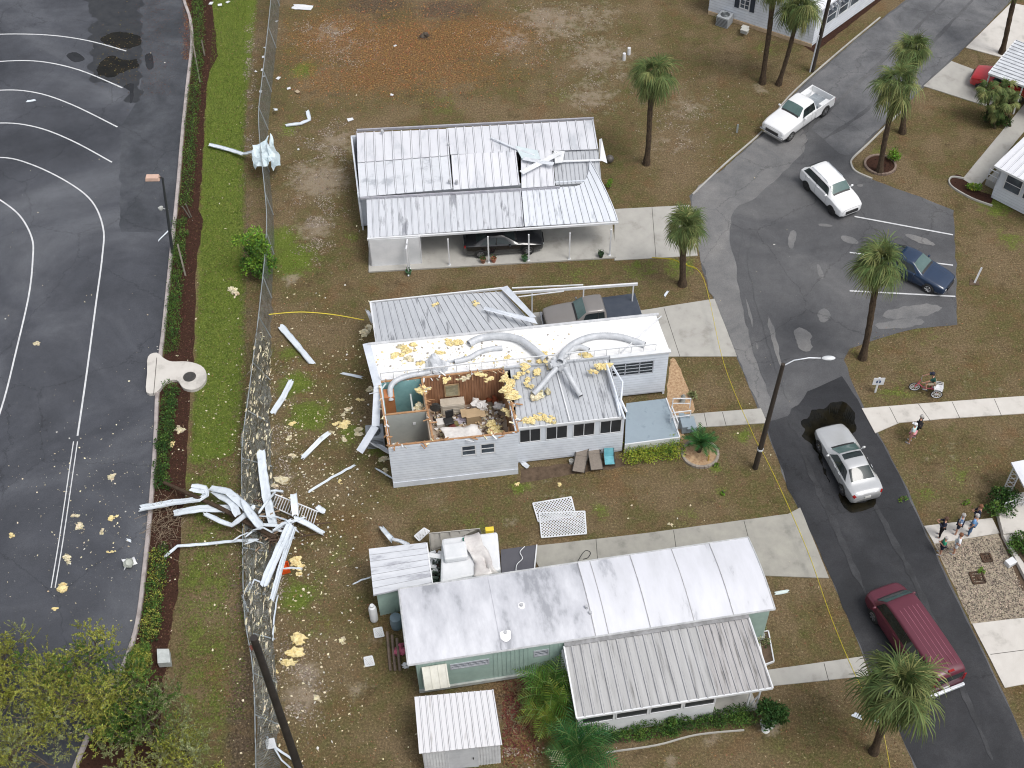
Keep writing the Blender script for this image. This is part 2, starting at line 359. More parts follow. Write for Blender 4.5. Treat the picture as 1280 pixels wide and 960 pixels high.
me.materials.append(ground_material())

def asphalt(name, c1, c2, c3, wet=.2, sc=.18, patch=.75, base=.55):
    m, N, L = newmat(name); b = N['Principled BSDF']; b.inputs['Specular IOR Level'].default_value = .28
    geo = N.new('ShaderNodeNewGeometry')
    def nz(sc, det=6, r=.6, st=(1, 1, 1), dis=0):
        mp = N.new('ShaderNodeMapping'); mp.inputs['Scale'].default_value = st; L.new(geo.outputs['Position'], mp.inputs[0])
        n = N.new('ShaderNodeTexNoise'); n.inputs['Scale'].default_value = sc; n.inputs['Detail'].default_value = det; n.inputs['Roughness'].default_value = r; n.inputs['Distortion'].default_value = dis
        L.new(mp.outputs[0], n.inputs['Vector']); return n
    a = nz(sc, 9, .62, dis=.6); k = nz(sc*4.5, 8, .7); f = nz(18, 3, .7); f2 = nz(45, 2, .7)
    r = N.new('ShaderNodeValToRGB'); e = r.color_ramp.elements; e[0].position = .36; e[0].color = (*c1, 1); e[1].position = .66; e[1].color = (*c3, 1)
    x = e.new(.5); x.color = (*c2, 1); L.new(a.outputs[0], r.inputs[0])
    def mr(n, lo, hi, f0=.3, f1=.7):
        q = N.new('ShaderNodeMapRange'); q.inputs['From Min'].default_value = f0; q.inputs['From Max'].default_value = f1; q.inputs['To Min'].default_value = lo; q.inputs['To Max'].default_value = hi
        L.new(n, q.inputs[0]); return q.outputs[0]
    def mul(p, q):
        z = N.new('ShaderNodeMath'); z.operation = 'MULTIPLY'; L.new(p, z.inputs[0]); L.new(q, z.inputs[1]); return z.outputs[0]
    hv = N.new('ShaderNodeHueSaturation'); L.new(r.outputs[0], hv.inputs['Color'])
    L.new(mul(mul(mr(k.outputs[0], .9, 1.1), mr(f.outputs[0], .85, 1.16)), mr(f2.outputs[0], .8, 1.2)), hv.inputs['Value'])
    vo = N.new('ShaderNodeTexVoronoi'); vo.feature = 'DISTANCE_TO_EDGE'; vo.inputs['Scale'].default_value = .16
    wq = N.new('ShaderNodeMix'); wq.data_type = 'VECTOR'; wq.inputs[0].default_value = .12; L.new(geo.outputs['Position'], wq.inputs[4])
    nn = nz(.9, 6, .7); sub = N.new('ShaderNodeVectorMath'); sub.operation = 'SCALE'; sub.inputs['Scale'].default_value = 9
    L.new(nn.outputs['Color'], sub.inputs[0]); L.new(sub.outputs[0], wq.inputs[5]); L.new(wq.outputs[1], vo.inputs['Vector'])
    cr = mr(vo.outputs['Distance'], .62, 1.0, 0, .006)
    hv2 = N.new('ShaderNodeHueSaturation'); L.new(hv.outputs[0], hv2.inputs['Color']); L.new(cr, hv2.inputs['Value'])
    L.new(hv2.outputs[0], b.inputs['Base Color'])
    L.new(mr(k.outputs[0], base+wet, base-wet), b.inputs['Roughness'])
    bp = N.new('ShaderNodeBump'); bp.inputs['Strength'].default_value = .4; bp.inputs['Distance'].default_value = .01
    L.new(f2.outputs[0], bp.inputs['Height']); L.new(bp.outputs[0], b.inputs['Normal'])
    return m
asph_lot = asphalt('asphalt_lot', (.036, .039, .047), (.064, .068, .080), (.114, .120, .134), .2, .10)
asph_new = asphalt('asphalt_new', (.022, .023, .026), (.031, .032, .036), (.048, .049, .053), .2, .25)
asph_old = asphalt('asphalt_old', (.130, .131, .134), (.165, .164, .165), (.205, .201, .197), .15, .3)
asph_mid = asphalt('asphalt_mid', (.072, .073, .078), (.092, .093, .098), (.125, .125, .128), .2, .2)
puddle_m = mat('puddle_water', (.006, .006, .005), (.014, .012, .007), .9, .03, lo=.4, hi=.6, spec=.22)
damp_m = mat('damp_asphalt', (.014, .015, .017), (.025, .026, .03), .6, .25, spec=.3)
line_m = mat('road_paint', (.62, .63, .64), (.42, .43, .45), 2.5, .6, lo=.4, hi=.75)
gravel_m = mat('gravel', (.40, .34, .26), (.16, .13, .10), 6, .95, bump=1, bscale=12, c3=(.30, .26, .20), detail=10)

def sheet(name, px, z, m, amp=.05, step=.5, seed=0, world=False, thick=0, kind='structure'):
    poly = px if world else W2(px)
    if amp: poly = jitter(poly, step, amp, seed)
    mb = MB()
    if thick: mb.prism([tuple(p) for p in poly], z-thick, z)
    else:
        n = len(poly); a = sum(poly[i][0]*poly[(i+1) % n][1]-poly[(i+1) % n][0]*poly[i][1] for i in range(n))
        if a < 0: poly = poly[::-1]
        mb.add([(p[0], p[1], z) for p in poly], [tuple(range(len(poly)))])
    return tag(mb.build(name, m), kind=kind)

def smooth_poly(px, k=3):
    pts = [Vector((x, y, 0)) for x, y in px]; n = len(pts); out = []
    for i in range(n):
        p0, p1, p2, p3 = pts[i-1], pts[i], pts[(i+1) % n], pts[(i+2) % n]
        for j in range(k):
            t = j/k; q = .5*((2*p1)+(p2-p0)*t+(2*p0-5*p1+4*p2-p3)*t*t+(3*p1-p0-3*p2+p3)*t**3); out.append((q.x, q.y))
    return out
# car park at the left
lot_edge = [(226, -60), (228, -25), (230, 0), (238, 25), (240, 55), (234, 110), (228, 170), (222, 240), (214, 320), (205, 410), (198, 470), (194, 560), (188, 640), (180, 720), (172, 780), (158, 825), (140, 862), (118, 905), (98, 950), (80, 1000)]
sheet('parking_lot', [(-700, -60)]+lot_edge+[(-700, 1000)], .012, asph_lot, 0)
kl = smooth_line([P(x, y) for x, y in lot_edge], 4)
kb = MB()
prof = [(-.11, 0), (-.10, .13), (-.07, .15), (.07, .15), (.10, .13), (.12, 0)]
vs = []
for i, p in enumerate(kl):
    t = (kl[min(i+1, len(kl)-1)]-kl[max(i-1, 0)]).normalized(); nn = Vector((t.y, -t.x, 0))
    vs += [p+nn*(-a)+Vector((0, 0, z)) for a, z in prof]
n = len(prof); kb.add(vs, [(i*n+k, i*n+k+1, (i+1)*n+k+1, (i+1)*n+k) for i in range(len(kl)-1) for k in range(n-1)])
tag(kb.build('kerb', mat('kerb_concrete', (.44, .40, .39), (.26, .23, .22), 2, .85, bump=.3, bscale=20, c3=(.36, .32, .31))), kind='structure')
# mulch bed with ragged edge behind the kerb
bed_r = [(262, -40), (268, 30), (272, 70), (262, 90), (258, 110), (256, 150), (252, 220), (248, 262), (254, 275), (252, 290), (246, 320), (244, 380), (242, 450), (236, 520), (232, 600), (225, 680), (222, 740), (212, 800), (205, 850), (200, 900), (195, 1000)]
tag(sheet('mulch_bed', [(x+3, y) for x, y in lot_edge]+bed_r[::-1], .008, mulch_m, .07), kind='structure')
# lane markings
def marking(pts, wd=.10, z=.018, name='parking_line'):
    l = smooth_line([P(x, y) for x, y in pts], 6); mb = MB(); vs = []
    for i, p in enumerate(l):
        t = (l[min(i+1, len(l)-1)]-l[max(i-1, 0)]).normalized(); nn = Vector((t.y, -t.x, 0))
        vs += [(p+nn*wd/2+Vector((0, 0, z))), (p-nn*wd/2+Vector((0, 0, z)))]
    mb.add(vs, [(2*i, 2*i+1, 2*i+3, 2*i+2) for i in range(len(l)-1)])
    return tag(mb.build(name, line_m), kind='structure')
for pi, pts in enumerate([[(-60, 48), (0, 43), (60, 44), (110, 51), (158, 64)], [(-60, 84), (0, 77), (50, 77), (100, 88), (153, 110)], [(-60, 122), (0, 113), (45, 116), (90, 131), (147, 159)],
            [(-60, 162), (0, 154), (45, 159), (90, 176), (140, 203)], [(-60, 205), (0, 197), (40, 206), (85, 228), (115, 252), (129, 285), (128, 320), (120, 380), (108, 470), (97, 545)],
            [(97, 552), (90, 600), (79, 675), (69, 735)], [(92, 552), (85, 600), (74, 675), (64, 735)],
            [(-20, 240), (0, 250), (25, 270), (40, 298), (41, 325), (36, 370), (20, 440), (5, 500), (-15, 560)]]): marking(pts, .055 if pi in (5, 6) else .10)
# stains and standing water on the car park
sheet('damp_asphalt', smooth_poly([(112, 30), (150, 22), (176, 30), (178, 60), (174, 108), (168, 130), (160, 128), (158, 108), (130, 104), (112, 92), (116, 60)]), .0145, mat('damp_edge', (.040, .042, .046), (.024, .026, .030), 1.2, .3, spec=.3), .35, .25, 21)
sheet('damp_asphalt', smooth_poly([(100, -20), (170, -25), (176, 20), (150, 32), (120, 25)]), .0147, mat('damp_edge', (.04, .04, .04)), .35, .25, 22)
sheet('damp_asphalt', smooth_poly([(985, 520), (1010, 500), (1055, 492), (1080, 520), (1085, 550), (1050, 560), (1040, 610), (1020, 590), (990, 545)]), .031, asph_new, .3, .25, 23)
sheet('puddle', smooth_poly([(128, 75), (140, 70), (160, 76), (172, 74), (170, 86), (150, 92), (140, 97), (125, 94), (120, 84)]), .016, puddle_m, .16, .15, 3)
sheet('puddle', smooth_poly([(128, 45), (150, 40), (172, 44), (174, 56), (160, 60), (140, 56), (128, 54)]), .016, puddle_m, .16, .15, 4)
sheet('puddle', smooth_poly([(83, 70), (95, 66), (106, 74), (94, 78)]), .016, damp_m, .06, .3, 5)
sheet('puddle', smooth_poly([(155, 108), (167, 105), (166, 126), (162, 128), (162, 114)]), .016, damp_m, .05, .3, 6)
sheet('puddle', smooth_poly([(181, 70), (190, 68), (191, 84), (184, 86)]), .016, damp_m, .05, .3, 7)
sheet('asphalt_patch', [(176, -20), (228, -20), (236, 60), (226, 180), (215, 290), (150, 290), (150, 160), (176, 120)], .014, asphalt('asphalt_patch_mat', (.040, .044, .051), (.058, .062, .072), (.080, .086, .096), .2, .3), .12, .3)

# ---------------------------------------------------------------- the street
L_ = [(1175, -60), (1132, 0), (1075, 45), (1010, 100), (985, 125), (955, 165), (905, 210), (862, 245), (868, 290), (880, 345), (918, 440), (955, 530), (985, 610), (1025, 690), (1080, 820), (1115, 895), (1150, 975), (1180, 1040)]
R_e = [(1340, 1040), (1300, 965), (1252, 862), (1210, 775), (1160, 670), (1130, 603), (1100, 545), (1080, 510), (1062, 470), (1055, 450), (1062, 436), (1110, 420), (1145, 411), (1196, 406), (1195, 330), (1192, 263), (1150, 246), (1120, 236), (1085, 222), (1069, 213), (1064, 203), (1072, 190), (1090, 172), (1120, 142), (1165, 100), (1206, 60), (1260, 5), (1320, -60)]
sheet('road', L_+R_e, .012, asph_mid, .05)
sheet('road_surface_new', [(956, 528), (985, 610), (1025, 690), (1080, 820), (1115, 895), (1152, 975), (1298, 965), (1250, 862), (1208, 775), (1158, 670), (1128, 603), (1098, 545), (1078, 510), (1052, 470), (1010, 490), (985, 520)], .016, asph_new, .06, .5, 2)
sheet('road_surface_old', smooth_poly([(864, 248), (905, 212), (955, 168), (985, 150), (1010, 175), (985, 210), (940, 250), (918, 262), (912, 300), (925, 345), (940, 400), (950, 460), (965, 500), (958, 524), (918, 438), (882, 345)]), .020, asph_old, .10, .35, 3)
sheet('road_surface_old', smooth_poly([(1132, 4), (1075, 48), (1010, 104), (985, 130), (1000, 150), (1030, 175), (1060, 195), (1090, 168), (1162, 98), (1252, 8), (1200, -20)]), .024, asphalt('asphalt_upper', (.085, .087, .093), (.125, .127, .133), (.165, .165, .17), .18, .3), .10, .35, 4)
for k, (x, y, a, b_, r) in enumerate([(1062, 300, 12, 4, 20), (1140, 390, 38, 8, -8), (1125, 405, 30, 6, -5), (1005, 425, 16, 12, 60), (1030, 395, 8, 10, 60), (1025, 340, 10, 4, 70), (1108, 328, 8, 12, 20), (1150, 300, 20, 4, 18), (968, 430, 4, 36, -15), (990, 300, 5, 12, 10), (1075, 232, 4, 2, 0), (1032, 282, 9, 2, 5)]):
    rr = R_(r); pts = [(x+a*math.cos(t)*math.cos(rr)-b_*math.sin(t)*math.sin(rr)*.8, y+a*math.cos(t)*math.sin(rr)+b_*math.sin(t)*math.cos(rr)) for t in [i*math.pi/6 for i in range(12)]]
    sheet('worn_asphalt', pts, .021+.0003*k, asph_old, .3*min(a, b_)/22, .12, k)
# damp wheel tracks
for k, pts in enumerate([[(1225, -10), (1150, 70), (1080, 140), (1020, 180)], [(1190, -10), (1120, 60), (1050, 125), (1000, 170)], [(950, 270), (938, 330), (960, 420), (985, 500)], [(930, 290), (925, 350), (945, 440), (970, 510)], [(1000, 560), (1040, 650), (1090, 760)], [(1075, 600), (1130, 700), (1190, 830), (1240, 950)]]):
    l = smooth_line([P(*p) for p in pts], 8); wv = []
    for i, p in enumerate(l):
        t = (l[min(i+1, len(l)-1)]-l[max(i-1, 0)]).normalized(); nn = Vector((t.y, -t.x, 0)); wd = .16*(1-.8*abs(2*i/(len(l)-1)-1)**3)
        wv.append((p+nn*wd, p-nn*wd))
    poly = [tuple(a.xy) for a, b_ in wv]+[tuple(b_.xy) for a, b_ in wv[::-1]]
    sheet('tyre_track', poly, .0285+.0004*k, asph_mid if k < 4 else asphalt('asphalt_track', (.030, .031, .034), (.042, .043, .047), (.056, .057, .061), .1, .6), .07, .3, k, world=True)
sheet('puddle', smooth_poly([(1003, 528), (1020, 512), (1042, 505), (1062, 508), (1070, 530), (1062, 545), (1035, 540), (1028, 575), (1040, 600), (1035, 605), (1018, 560), (1005, 545)]), .034, puddle_m, .18, .15, 11)
sheet('puddle', smooth_poly([(1050, 615), (1075, 630), (1092, 622), (1092, 634), (1070, 641), (1055, 635)]), .034, puddle_m, .08, .25, 12)
for pts in [[(1068, 271), (1191, 294)], [(1062, 316), (1191, 332)], [(1062, 364), (1194, 371)]]: marking([pts[0], ((pts[0][0]+pts[1][0])/2, (pts[0][1]+pts[1][1])/2), pts[1]], .11, .036)
# thin edging kerbs round the corner of the lawn
def edging(pts, name='kerb', wd=.13, h=.09, m=None, z=0):
    l = smooth_line([P(*p) for p in pts], 5); mb = MB(); vs = []
    for i, p in enumerate(l):
        t = (l[min(i+1, len(l)-1)]-l[max(i-1, 0)]).normalized(); nn = Vector((t.y, -t.x, 0))
        vs += [p+nn*a+Vector((0, 0, zz)) for a, zz in ((-wd/2, z), (-wd*.4, z+h), (wd*.4, z+h), (wd/2, z))]
    k = len(l); mb.add(vs, [(i*4+j, i*4+j+1, i*4+j+5, i*4+j+4) for i in range(k-1) for j in range(3)]+[(0, 1, 2, 3), (k*4-1, k*4-2, k*4-3, k*4-4)])
    return mb.build(name, m or concrete)
tag(edging([(1128, 138), (1085, 180), (1066, 198), (1064, 206), (1070, 215), (1090, 224)], m=concrete), kind='structure')
tag(edging([(1100, 22), (1040, 72), (985, 122), (955, 162), (905, 206), (866, 243)], m=concrete, wd=.12, h=.06), kind='structure')

# ---------------------------------------------------------------- concrete
def pad(name, px, z=.05, m=concrete, joints=(), amp=.01):
    o = sheet(name, px, z, m, amp, .6, 1, thick=z+.02); return o
pad('driveway', [(768, 262), (862, 257), (872, 320), (768, 326)], .05)
pad('driveway', [(780, 392), (893, 374), (921, 446), (820, 446)], .05)
pad('walkway', [(838, 520), (951, 511), (959, 529), (842, 537)], .05)
pad('driveway', [(660, 684), (800, 668), (985, 643), (1000, 635), (1036, 723), (958, 720), (675, 712)], .05, mat('concrete_dirty', (.36, .35, .31), (.24, .235, .21), .9, .85, bump=.25, bscale=30, c3=(.31, .30, .27), detail=10))
pad('walkway', [(945, 840), (1078, 821), (1087, 845), (945, 860)], .05)
pad('walkway', [(1077, 511), (1150, 505), (1300, 494), (1300, 516), (1178, 524), (1124, 529), (1094, 542)], .05, concrete_pale)
pad('walkway', [(1155, 658), (1240, 648), (1249, 667), (1168, 680)], .05, concrete_pale)
pad('driveway', [(1215, 780), (1320, 768), (1340, 845), (1256, 860)], .05, concrete_pale)
pad('driveway', [(1154, 108), (1189, 77), (1262, 104), (1236, 134)], .05, concrete)
pad('driveway', [(1207, 60), (1264, 4), (1340, 20), (1300, 85)], .05, concrete_pale)
pad('walkway', [(1203, 224), (1284, 126), (1300, 140), (1222, 236)], .045, concrete)
sheet('gravel_bed', [(1167, 680), (1249, 667), (1262, 698), (1300, 768), (1215, 781)], .01, gravel_m, .05)
# saw-cut joints of the slabs
jm = mat('joint_dark', (.10, .095, .085), (.07, .065, .06), 5, .9)
for a, b_ in [((1148, 505), (1163, 526)), ((1190, 502), (1200, 523)), ((1243, 499), (1252, 520)), ((1112, 509), (1122, 529)), ((903, 515), (908, 533)), ((880, 516), (884, 534)), ((830, 385), (850, 446)), ((815, 259), (820, 323)), ((745, 674), (748, 714)), ((842, 663), (850, 720)), ((930, 651), (948, 720)), ((1030, 829), (1036, 852)), ((1238, 818), (1330, 806))]:
    mb = MB(); mb.bar(P(*a, .0505), P(*b_, .0505), .03, .004); tag(mb.build('slab_joint', jm), kind='structure')
# ================================================================== BUILDINGS
def ribbed(mb, A, B, Cc, D, n, h=.05, wf=.22, t=.03, segs=1, warp=None, mi=0):
    """metal roof sheet: A-B far edge (left, right), D-Cc near edge; n raised ribs run from far to near"""
    A, B, Cc, D = map(Vector, (A, B, Cc, D)); nrm = (B-A).cross(D-A).normalized()
    if nrm.z < 0: nrm = -nrm
    xs = []
    for i in range(n):
        s0 = i/n; dw = 1/n
        xs += [(s0, 0), (s0+dw*(1-wf), 0), (s0+dw*(1-wf*.75), h), (s0+dw*(1-wf*.2), h)]
    xs.append((1, 0)); m = len(xs); top = []; bot = []
    for j in range(segs+1):
        v = j/segs
        for s, z in xs:
            p = (A*(1-s)+B*s)*(1-v)+(D*(1-s)+Cc*s)*v
            if warp: p = p+warp(s, v)
            top.append(p+nrm*z); bot.append(p-nrm*t)
    vs = top+bot; o = len(top); fs = []; ms = []
    for j in range(segs):
        for i in range(m-1):
            a = j*m+i; fs += [(a, a+m, a+m+1, a+1), (o+a, o+a+1, o+a+m+1, o+a+m)]; ms += [1 if i % 4 in (1, 3) else 0, 0]  # rib sides take the darker grey, painted-in rib shading plus dirt
    for i in range(m-1):
        fs += [(i, i+1, o+i+1, o+i), (segs*m+i, o+segs*m+i, o+segs*m+i+1, segs*m+i+1)]
    for j in range(segs):
        a = j*m; fs += [(a, o+a, o+a+m, a+m), (a+m-1, a+2*m-1, o+a+2*m-1, o+a+m-1)]
    k0 = len(mb.m); mb.add(vs, fs, mi)
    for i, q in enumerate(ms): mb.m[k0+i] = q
    return mb
rib_shade_grime = mat('rib_shade_grime', (.34, .35, .38), (.20, .205, .22), 1.6, .6, stretch=(1, .5, 1))
def wall(mb, a, b, z0, z1, t=.1, mi=0, holes=()):
    """upright wall from a to b (xy); holes = (u0,u1,z0,z1) in metres along it; outer face to the right of a->b"""
    a = Vector((a[0], a[1], 0)); b = Vector((b[0], b[1], 0)); d = b-a; L = d.length; d.normalize(); nn = Vector((-d.y, d.x, 0))
    us = sorted({0, L, *[x for h in holes for x in h[:2]]}); zs = sorted({z0, z1, *[x for h in holes for x in h[2:]]})
    rz = math.atan2(d.y, d.x)
    for u0, u1 in zip(us[:-1], us[1:]):
        # merge vertical runs
        run = None
        for q0, q1 in list(zip(zs[:-1], zs[1:]))+[(None, None)]:
            hole = q0 is None or any(h[0] < (u0+u1)/2 < h[1] and h[2] < (q0+q1)/2 < h[3] for h in holes)
            if not hole: run = (run[0] if run else q0, q1)
            elif run:
                c = a+d*(u0+u1)/2+nn*t/2; mb.box((c.x, c.y, (run[0]+run[1])/2), (u1-u0, t, run[1]-run[0]), rz, mi); run = None
    return mb
def siding(mb, a, b, z0, z1, step=.26, t=.032, off=.0, mi=0, holes=()):
    """lap siding boards proud of the wall face a->b"""
    a = Vector((a[0], a[1], 0)); b = Vector((b[0], b[1], 0)); d = b-a; L = d.length; d.normalize(); nn = Vector((d.y, -d.x, 0))
    z = z0
    while z < z1-.02:
        zt = min(z+step, z1)
        segs = [(0, L)]
        for h in holes:
            if h[2] < zt and h[3] > z:
                new = []
                for s0, s1 in segs:
                    if h[0] > s0: new.append((s0, min(s1, h[0])))
                    if h[1] < s1: new.append((max(s0, h[1]), s1))
                segs = [q for q in new if q[1]-q[0] > .01]
        for s0, s1 in segs:
            p = a+d*s0+nn*off; q = a+d*s1+nn*off
            vs = [p+Vector((0, 0, z))+nn*(t+.012), q+Vector((0, 0, z))+nn*(t+.012), q+Vector((0, 0, zt-.018))+nn*.006, p+Vector((0, 0, zt-.018))+nn*.006, p+Vector((0, 0, z)), q+Vector((0, 0, z)), p+Vector((0, 0, zt))+nn*.004, q+Vector((0, 0, zt))+nn*.004]
            g0 = vs[0].lerp(vs[3], .045); g1 = vs[1].lerp(vs[2], .045)
            mb.add([g0, g1]+vs[2:6]+[vs[0], vs[1]], [(0, 1, 2, 3), (4, 5, 7, 6)], mi); mb.add([vs[0], vs[1], g1, g0], [(0, 1, 2, 3)], 1)  # grey strip paints the lap shadow and dirt along each board's lower edge
        z = zt
    return mb
def window(parent, a, b, z0, z1, cols=1, rows=2, m_frame=None, m_glass=None, depth=.05, fw=.06, name='window', label=None):
    """window standing in the wall face between points a and b (xy); frame > pane"""
    a = Vector((a[0], a[1], 0)); b = Vector((b[0], b[1], 0)); d = (b-a); L = d.length; d.normalize(); nn = Vector((d.y, -d.x, 0)); rz = math.atan2(d.y, d.x)
    mb = MB(); zc = (z0+z1)/2
    for u in [0, L]: c = a+d*(u+(fw/2 if u == 0 else -fw/2))+nn*depth/2; mb.box((c.x, c.y, zc), (fw, depth, z1-z0), rz)
    for z in [z0, z1]: c = a+d*L/2+nn*depth/2; mb.box((c.x, c.y, z+(fw/2 if z == z0 else -fw/2)), (L-2*fw, depth, fw), rz)
    for i in range(1, cols): c = a+d*L*i/cols+nn*depth/2; mb.box((c.x, c.y, zc), (fw*.8, depth*.8, z1-z0-2*fw), rz)
    for j in range(1, rows): c = a+d*L/2+nn*depth*.42; mb.box((c.x, c.y, z0+(z1-z0)*j/rows), (L-2*fw, depth*.7, fw*.6), rz)
    f = mb.build(name, m_frame or white_paint, parent)
    if label: f['label'] = label
    g = MB(); c = a+d*L/2+nn*depth*.25; g.box((c.x, c.y, zc), (L-2*fw, .01, z1-z0-2*fw), rz); g.build('pane', m_glass or win_glass, f)
    return f
def ang(a, b): return math.atan2(b[1]-a[1], b[0]-a[0])
def XY(v): return (v[0], v[1])

# ---------------------------------------------------------------- house with the white metal roof (top)
O = P(461, 341); A1 = R_(3.3); du = Vector((math.cos(A1), math.sin(A1), 0)); dv = Vector((-math.sin(A1), math.cos(A1), 0))
def h1(u, v, z=0): return O+du*u+dv*v+Vector((0, 0, z))
house1 = thing('mobile_home', 'white mobile home with buckled white metal roof and open carport along its front', 'house', tuple(O), A1)
mb = MB(); mb.prism([h1(0, 0).xy, h1(15.0, 0).xy, h1(15.2, 4.2).xy, h1(0, 4.2).xy], -.02, .10); mb.build('slab', concrete, house1)
mb = MB()
wall(mb, h1(-.45, 4.1), h1(14.2, 4.1), .1, 2.75, .1, holes=[(3.2, 4.2, 1.2, 2.2), (6.5, 7.4, .3, 2.2), (9.8, 11.4, 1.2, 2.2)])
wall(mb, h1(14.3, 3.8), h1(13.8, 9.6), 0, 2.7, .1); wall(mb, h1(13.8, 9.75), h1(-.9, 9.75), 0, 2.7, .1); wall(mb, h1(-.9, 9.6), h1(-.4, 3.8), 0, 2.7, .1)
mb.build('wall', white_siding, house1)
for a, b, z0, z1 in ((3.2, 4.2, 1.2, 2.2), (9.8, 11.4, 1.2, 2.2)):
    window(house1, h1(-.45+a, 4.1), h1(-.45+b, 4.1), z0, z1, 2 if b-a > 1.2 else 1)
mb = MB(); mb.box(h1(6.5, 4.08, 1.2), (.88, .05, 1.9), A1); d = mb.build('door', white_paint, house1, bevel=.01)
mb = MB(); mb.blob(h1(6.8, 4.03, 1.15), .04, 8, 0); mb.build('handle', chrome, d)
# storage room at the carport's left end
mb = MB(); wall(mb, h1(.15, .45), h1(3.2, .45), .1, 2.25, .08); wall(mb, h1(3.24, .45), h1(3.24, 4.0), .1, 2.3, .08); wall(mb, h1(.15, 4.0), h1(.15, .45), .1, 2.35, .08)

mb.build('storage_wall', white_paint, house1)
# main roof: far strip, then the near strip in three lapped sheets
r1 = [P(446, 165, 2.85), P(742, 150, 2.85)]; rm = [P(447, 204, 3.2), P(757, 191, 3.15)]
seam_l, seam_r = P(450, 246, 2.82), P(748, 231, 2.82)
mb = MB()
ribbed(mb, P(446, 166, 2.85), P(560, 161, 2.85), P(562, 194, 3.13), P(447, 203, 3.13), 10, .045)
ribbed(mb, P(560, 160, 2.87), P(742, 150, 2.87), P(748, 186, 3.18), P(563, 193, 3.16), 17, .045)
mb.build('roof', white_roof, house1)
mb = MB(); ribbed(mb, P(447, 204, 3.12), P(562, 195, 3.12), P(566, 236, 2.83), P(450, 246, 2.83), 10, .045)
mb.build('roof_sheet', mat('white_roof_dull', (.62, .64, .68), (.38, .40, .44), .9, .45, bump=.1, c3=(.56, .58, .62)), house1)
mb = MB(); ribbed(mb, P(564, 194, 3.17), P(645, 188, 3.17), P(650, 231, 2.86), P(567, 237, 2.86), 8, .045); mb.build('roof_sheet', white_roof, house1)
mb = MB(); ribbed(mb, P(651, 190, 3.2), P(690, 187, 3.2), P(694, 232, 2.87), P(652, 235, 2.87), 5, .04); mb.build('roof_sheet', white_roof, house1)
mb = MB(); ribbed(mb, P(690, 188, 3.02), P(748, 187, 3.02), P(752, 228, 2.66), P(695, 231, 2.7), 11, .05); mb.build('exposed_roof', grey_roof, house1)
mb = MB()
mb.bar(P(446, 163, 2.8), P(742, 148, 2.8), .10, .16); mb.bar(P(450, 248, 2.72), P(700, 234, 2.72), .08, .14); mb.bar(P(446, 165, 2.78), P(450, 246, 2.78), .05, .14)
mb.build('gutter', mat('gutter_grey', (.42, .42, .46), (.3, .3, .34), 3, .5), house1)
# carport roof with the curled corner
mb = MB()
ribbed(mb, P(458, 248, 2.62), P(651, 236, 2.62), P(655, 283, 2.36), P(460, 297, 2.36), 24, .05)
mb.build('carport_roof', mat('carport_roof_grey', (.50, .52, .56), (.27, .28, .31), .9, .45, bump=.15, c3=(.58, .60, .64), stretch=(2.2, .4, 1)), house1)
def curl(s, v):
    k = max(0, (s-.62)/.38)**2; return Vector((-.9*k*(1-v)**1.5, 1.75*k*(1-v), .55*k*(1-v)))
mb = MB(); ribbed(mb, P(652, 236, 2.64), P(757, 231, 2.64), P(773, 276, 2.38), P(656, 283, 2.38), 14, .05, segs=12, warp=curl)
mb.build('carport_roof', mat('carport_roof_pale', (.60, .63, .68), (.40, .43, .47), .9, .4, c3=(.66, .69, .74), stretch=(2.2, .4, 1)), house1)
mb = MB(); mb.bar(P(459, 299, 2.28), P(773, 278.5, 2.28), .10, .13); mb.build('fascia', white_paint, house1)
for x, y in [(512, 336), (562, 331), (611, 328), (661, 325.5), (711.5, 323.5), (762, 319)]:
    mb = MB(); b = P(x, y, .1); mb.box((b.x, b.y, 1.16), (.085, .085, 2.14), A1); mb.box((b.x, b.y, .115), (.16, .16, .03), A1); mb.build('post', white_paint, house1)
mb = MB(); b = P(511, 336, .1); mb.tube([P(509, 299, 2.2), (b.x-.02, b.y-.25, 2.0), (b.x-.0, b.y-.33, .15), (b.x+.0, b.y-.6, .06)], .05, 6); mb.build('downspout', white_paint, house1)
# torn strips lying on the roof belong to it
mb = MB()
def strip_on(mb, pts, wd, th=.02, up=(0, 0, 1)):
    pts = [Vector(p) for p in pts]
    for a, b in zip(pts[:-1], pts[1:]): mb.bar(a, b, wd, th, up=up)
    return mb
strip_on(mb, [P(652, 216, 3.3), P(700, 191, 3.45)], .34); mb.bar(P(650, 214, 3.33), P(699, 189, 3.48), .03, .09); mb.build('torn_strip', white_paint, house1)
mb = MB(); strip_on(mb, [P(654, 198, 3.36), P(692, 205, 3.42)], .30, .03); mb.build('torn_strip', alu, house1)
mb = MB(); strip_on(mb, [P(614, 172, 3.2), P(645, 186, 3.28), P(668, 194, 3.3)], .12, .05); mb.build('torn_strip', alu, house1)
mb = MB(); strip_on(mb, [P(692, 202, 3.1), P(752, 200, 3.05)], .16, .04); mb.build('torn_strip', white_paint, house1)
mb = MB(); mb.slab([P(644, 182, 3.3), P(672, 188, 3.28), P(676, 199, 3.3), P(652, 198, 3.32)], .02); mb.build('loose_sheet', mat('bluish_sheet', (.60, .68, .70), (.48, .56, .6), 1, .4), house1)
mb = MB(); mb.slab([P(692, 188, 3.35), P(706, 189, 3.2), P(703, 203, 3.15), P(694, 204, 3.5)], .02); mb.build('loose_sheet', white_paint, house1)
mb = MB(); mb.slab([P(749, 174, 2.9), P(752, 173, 3.0), P(759, 204, 2.2), P(750, 200, 2.5)], .02); mb.build('loose_sheet', white_paint, house1)
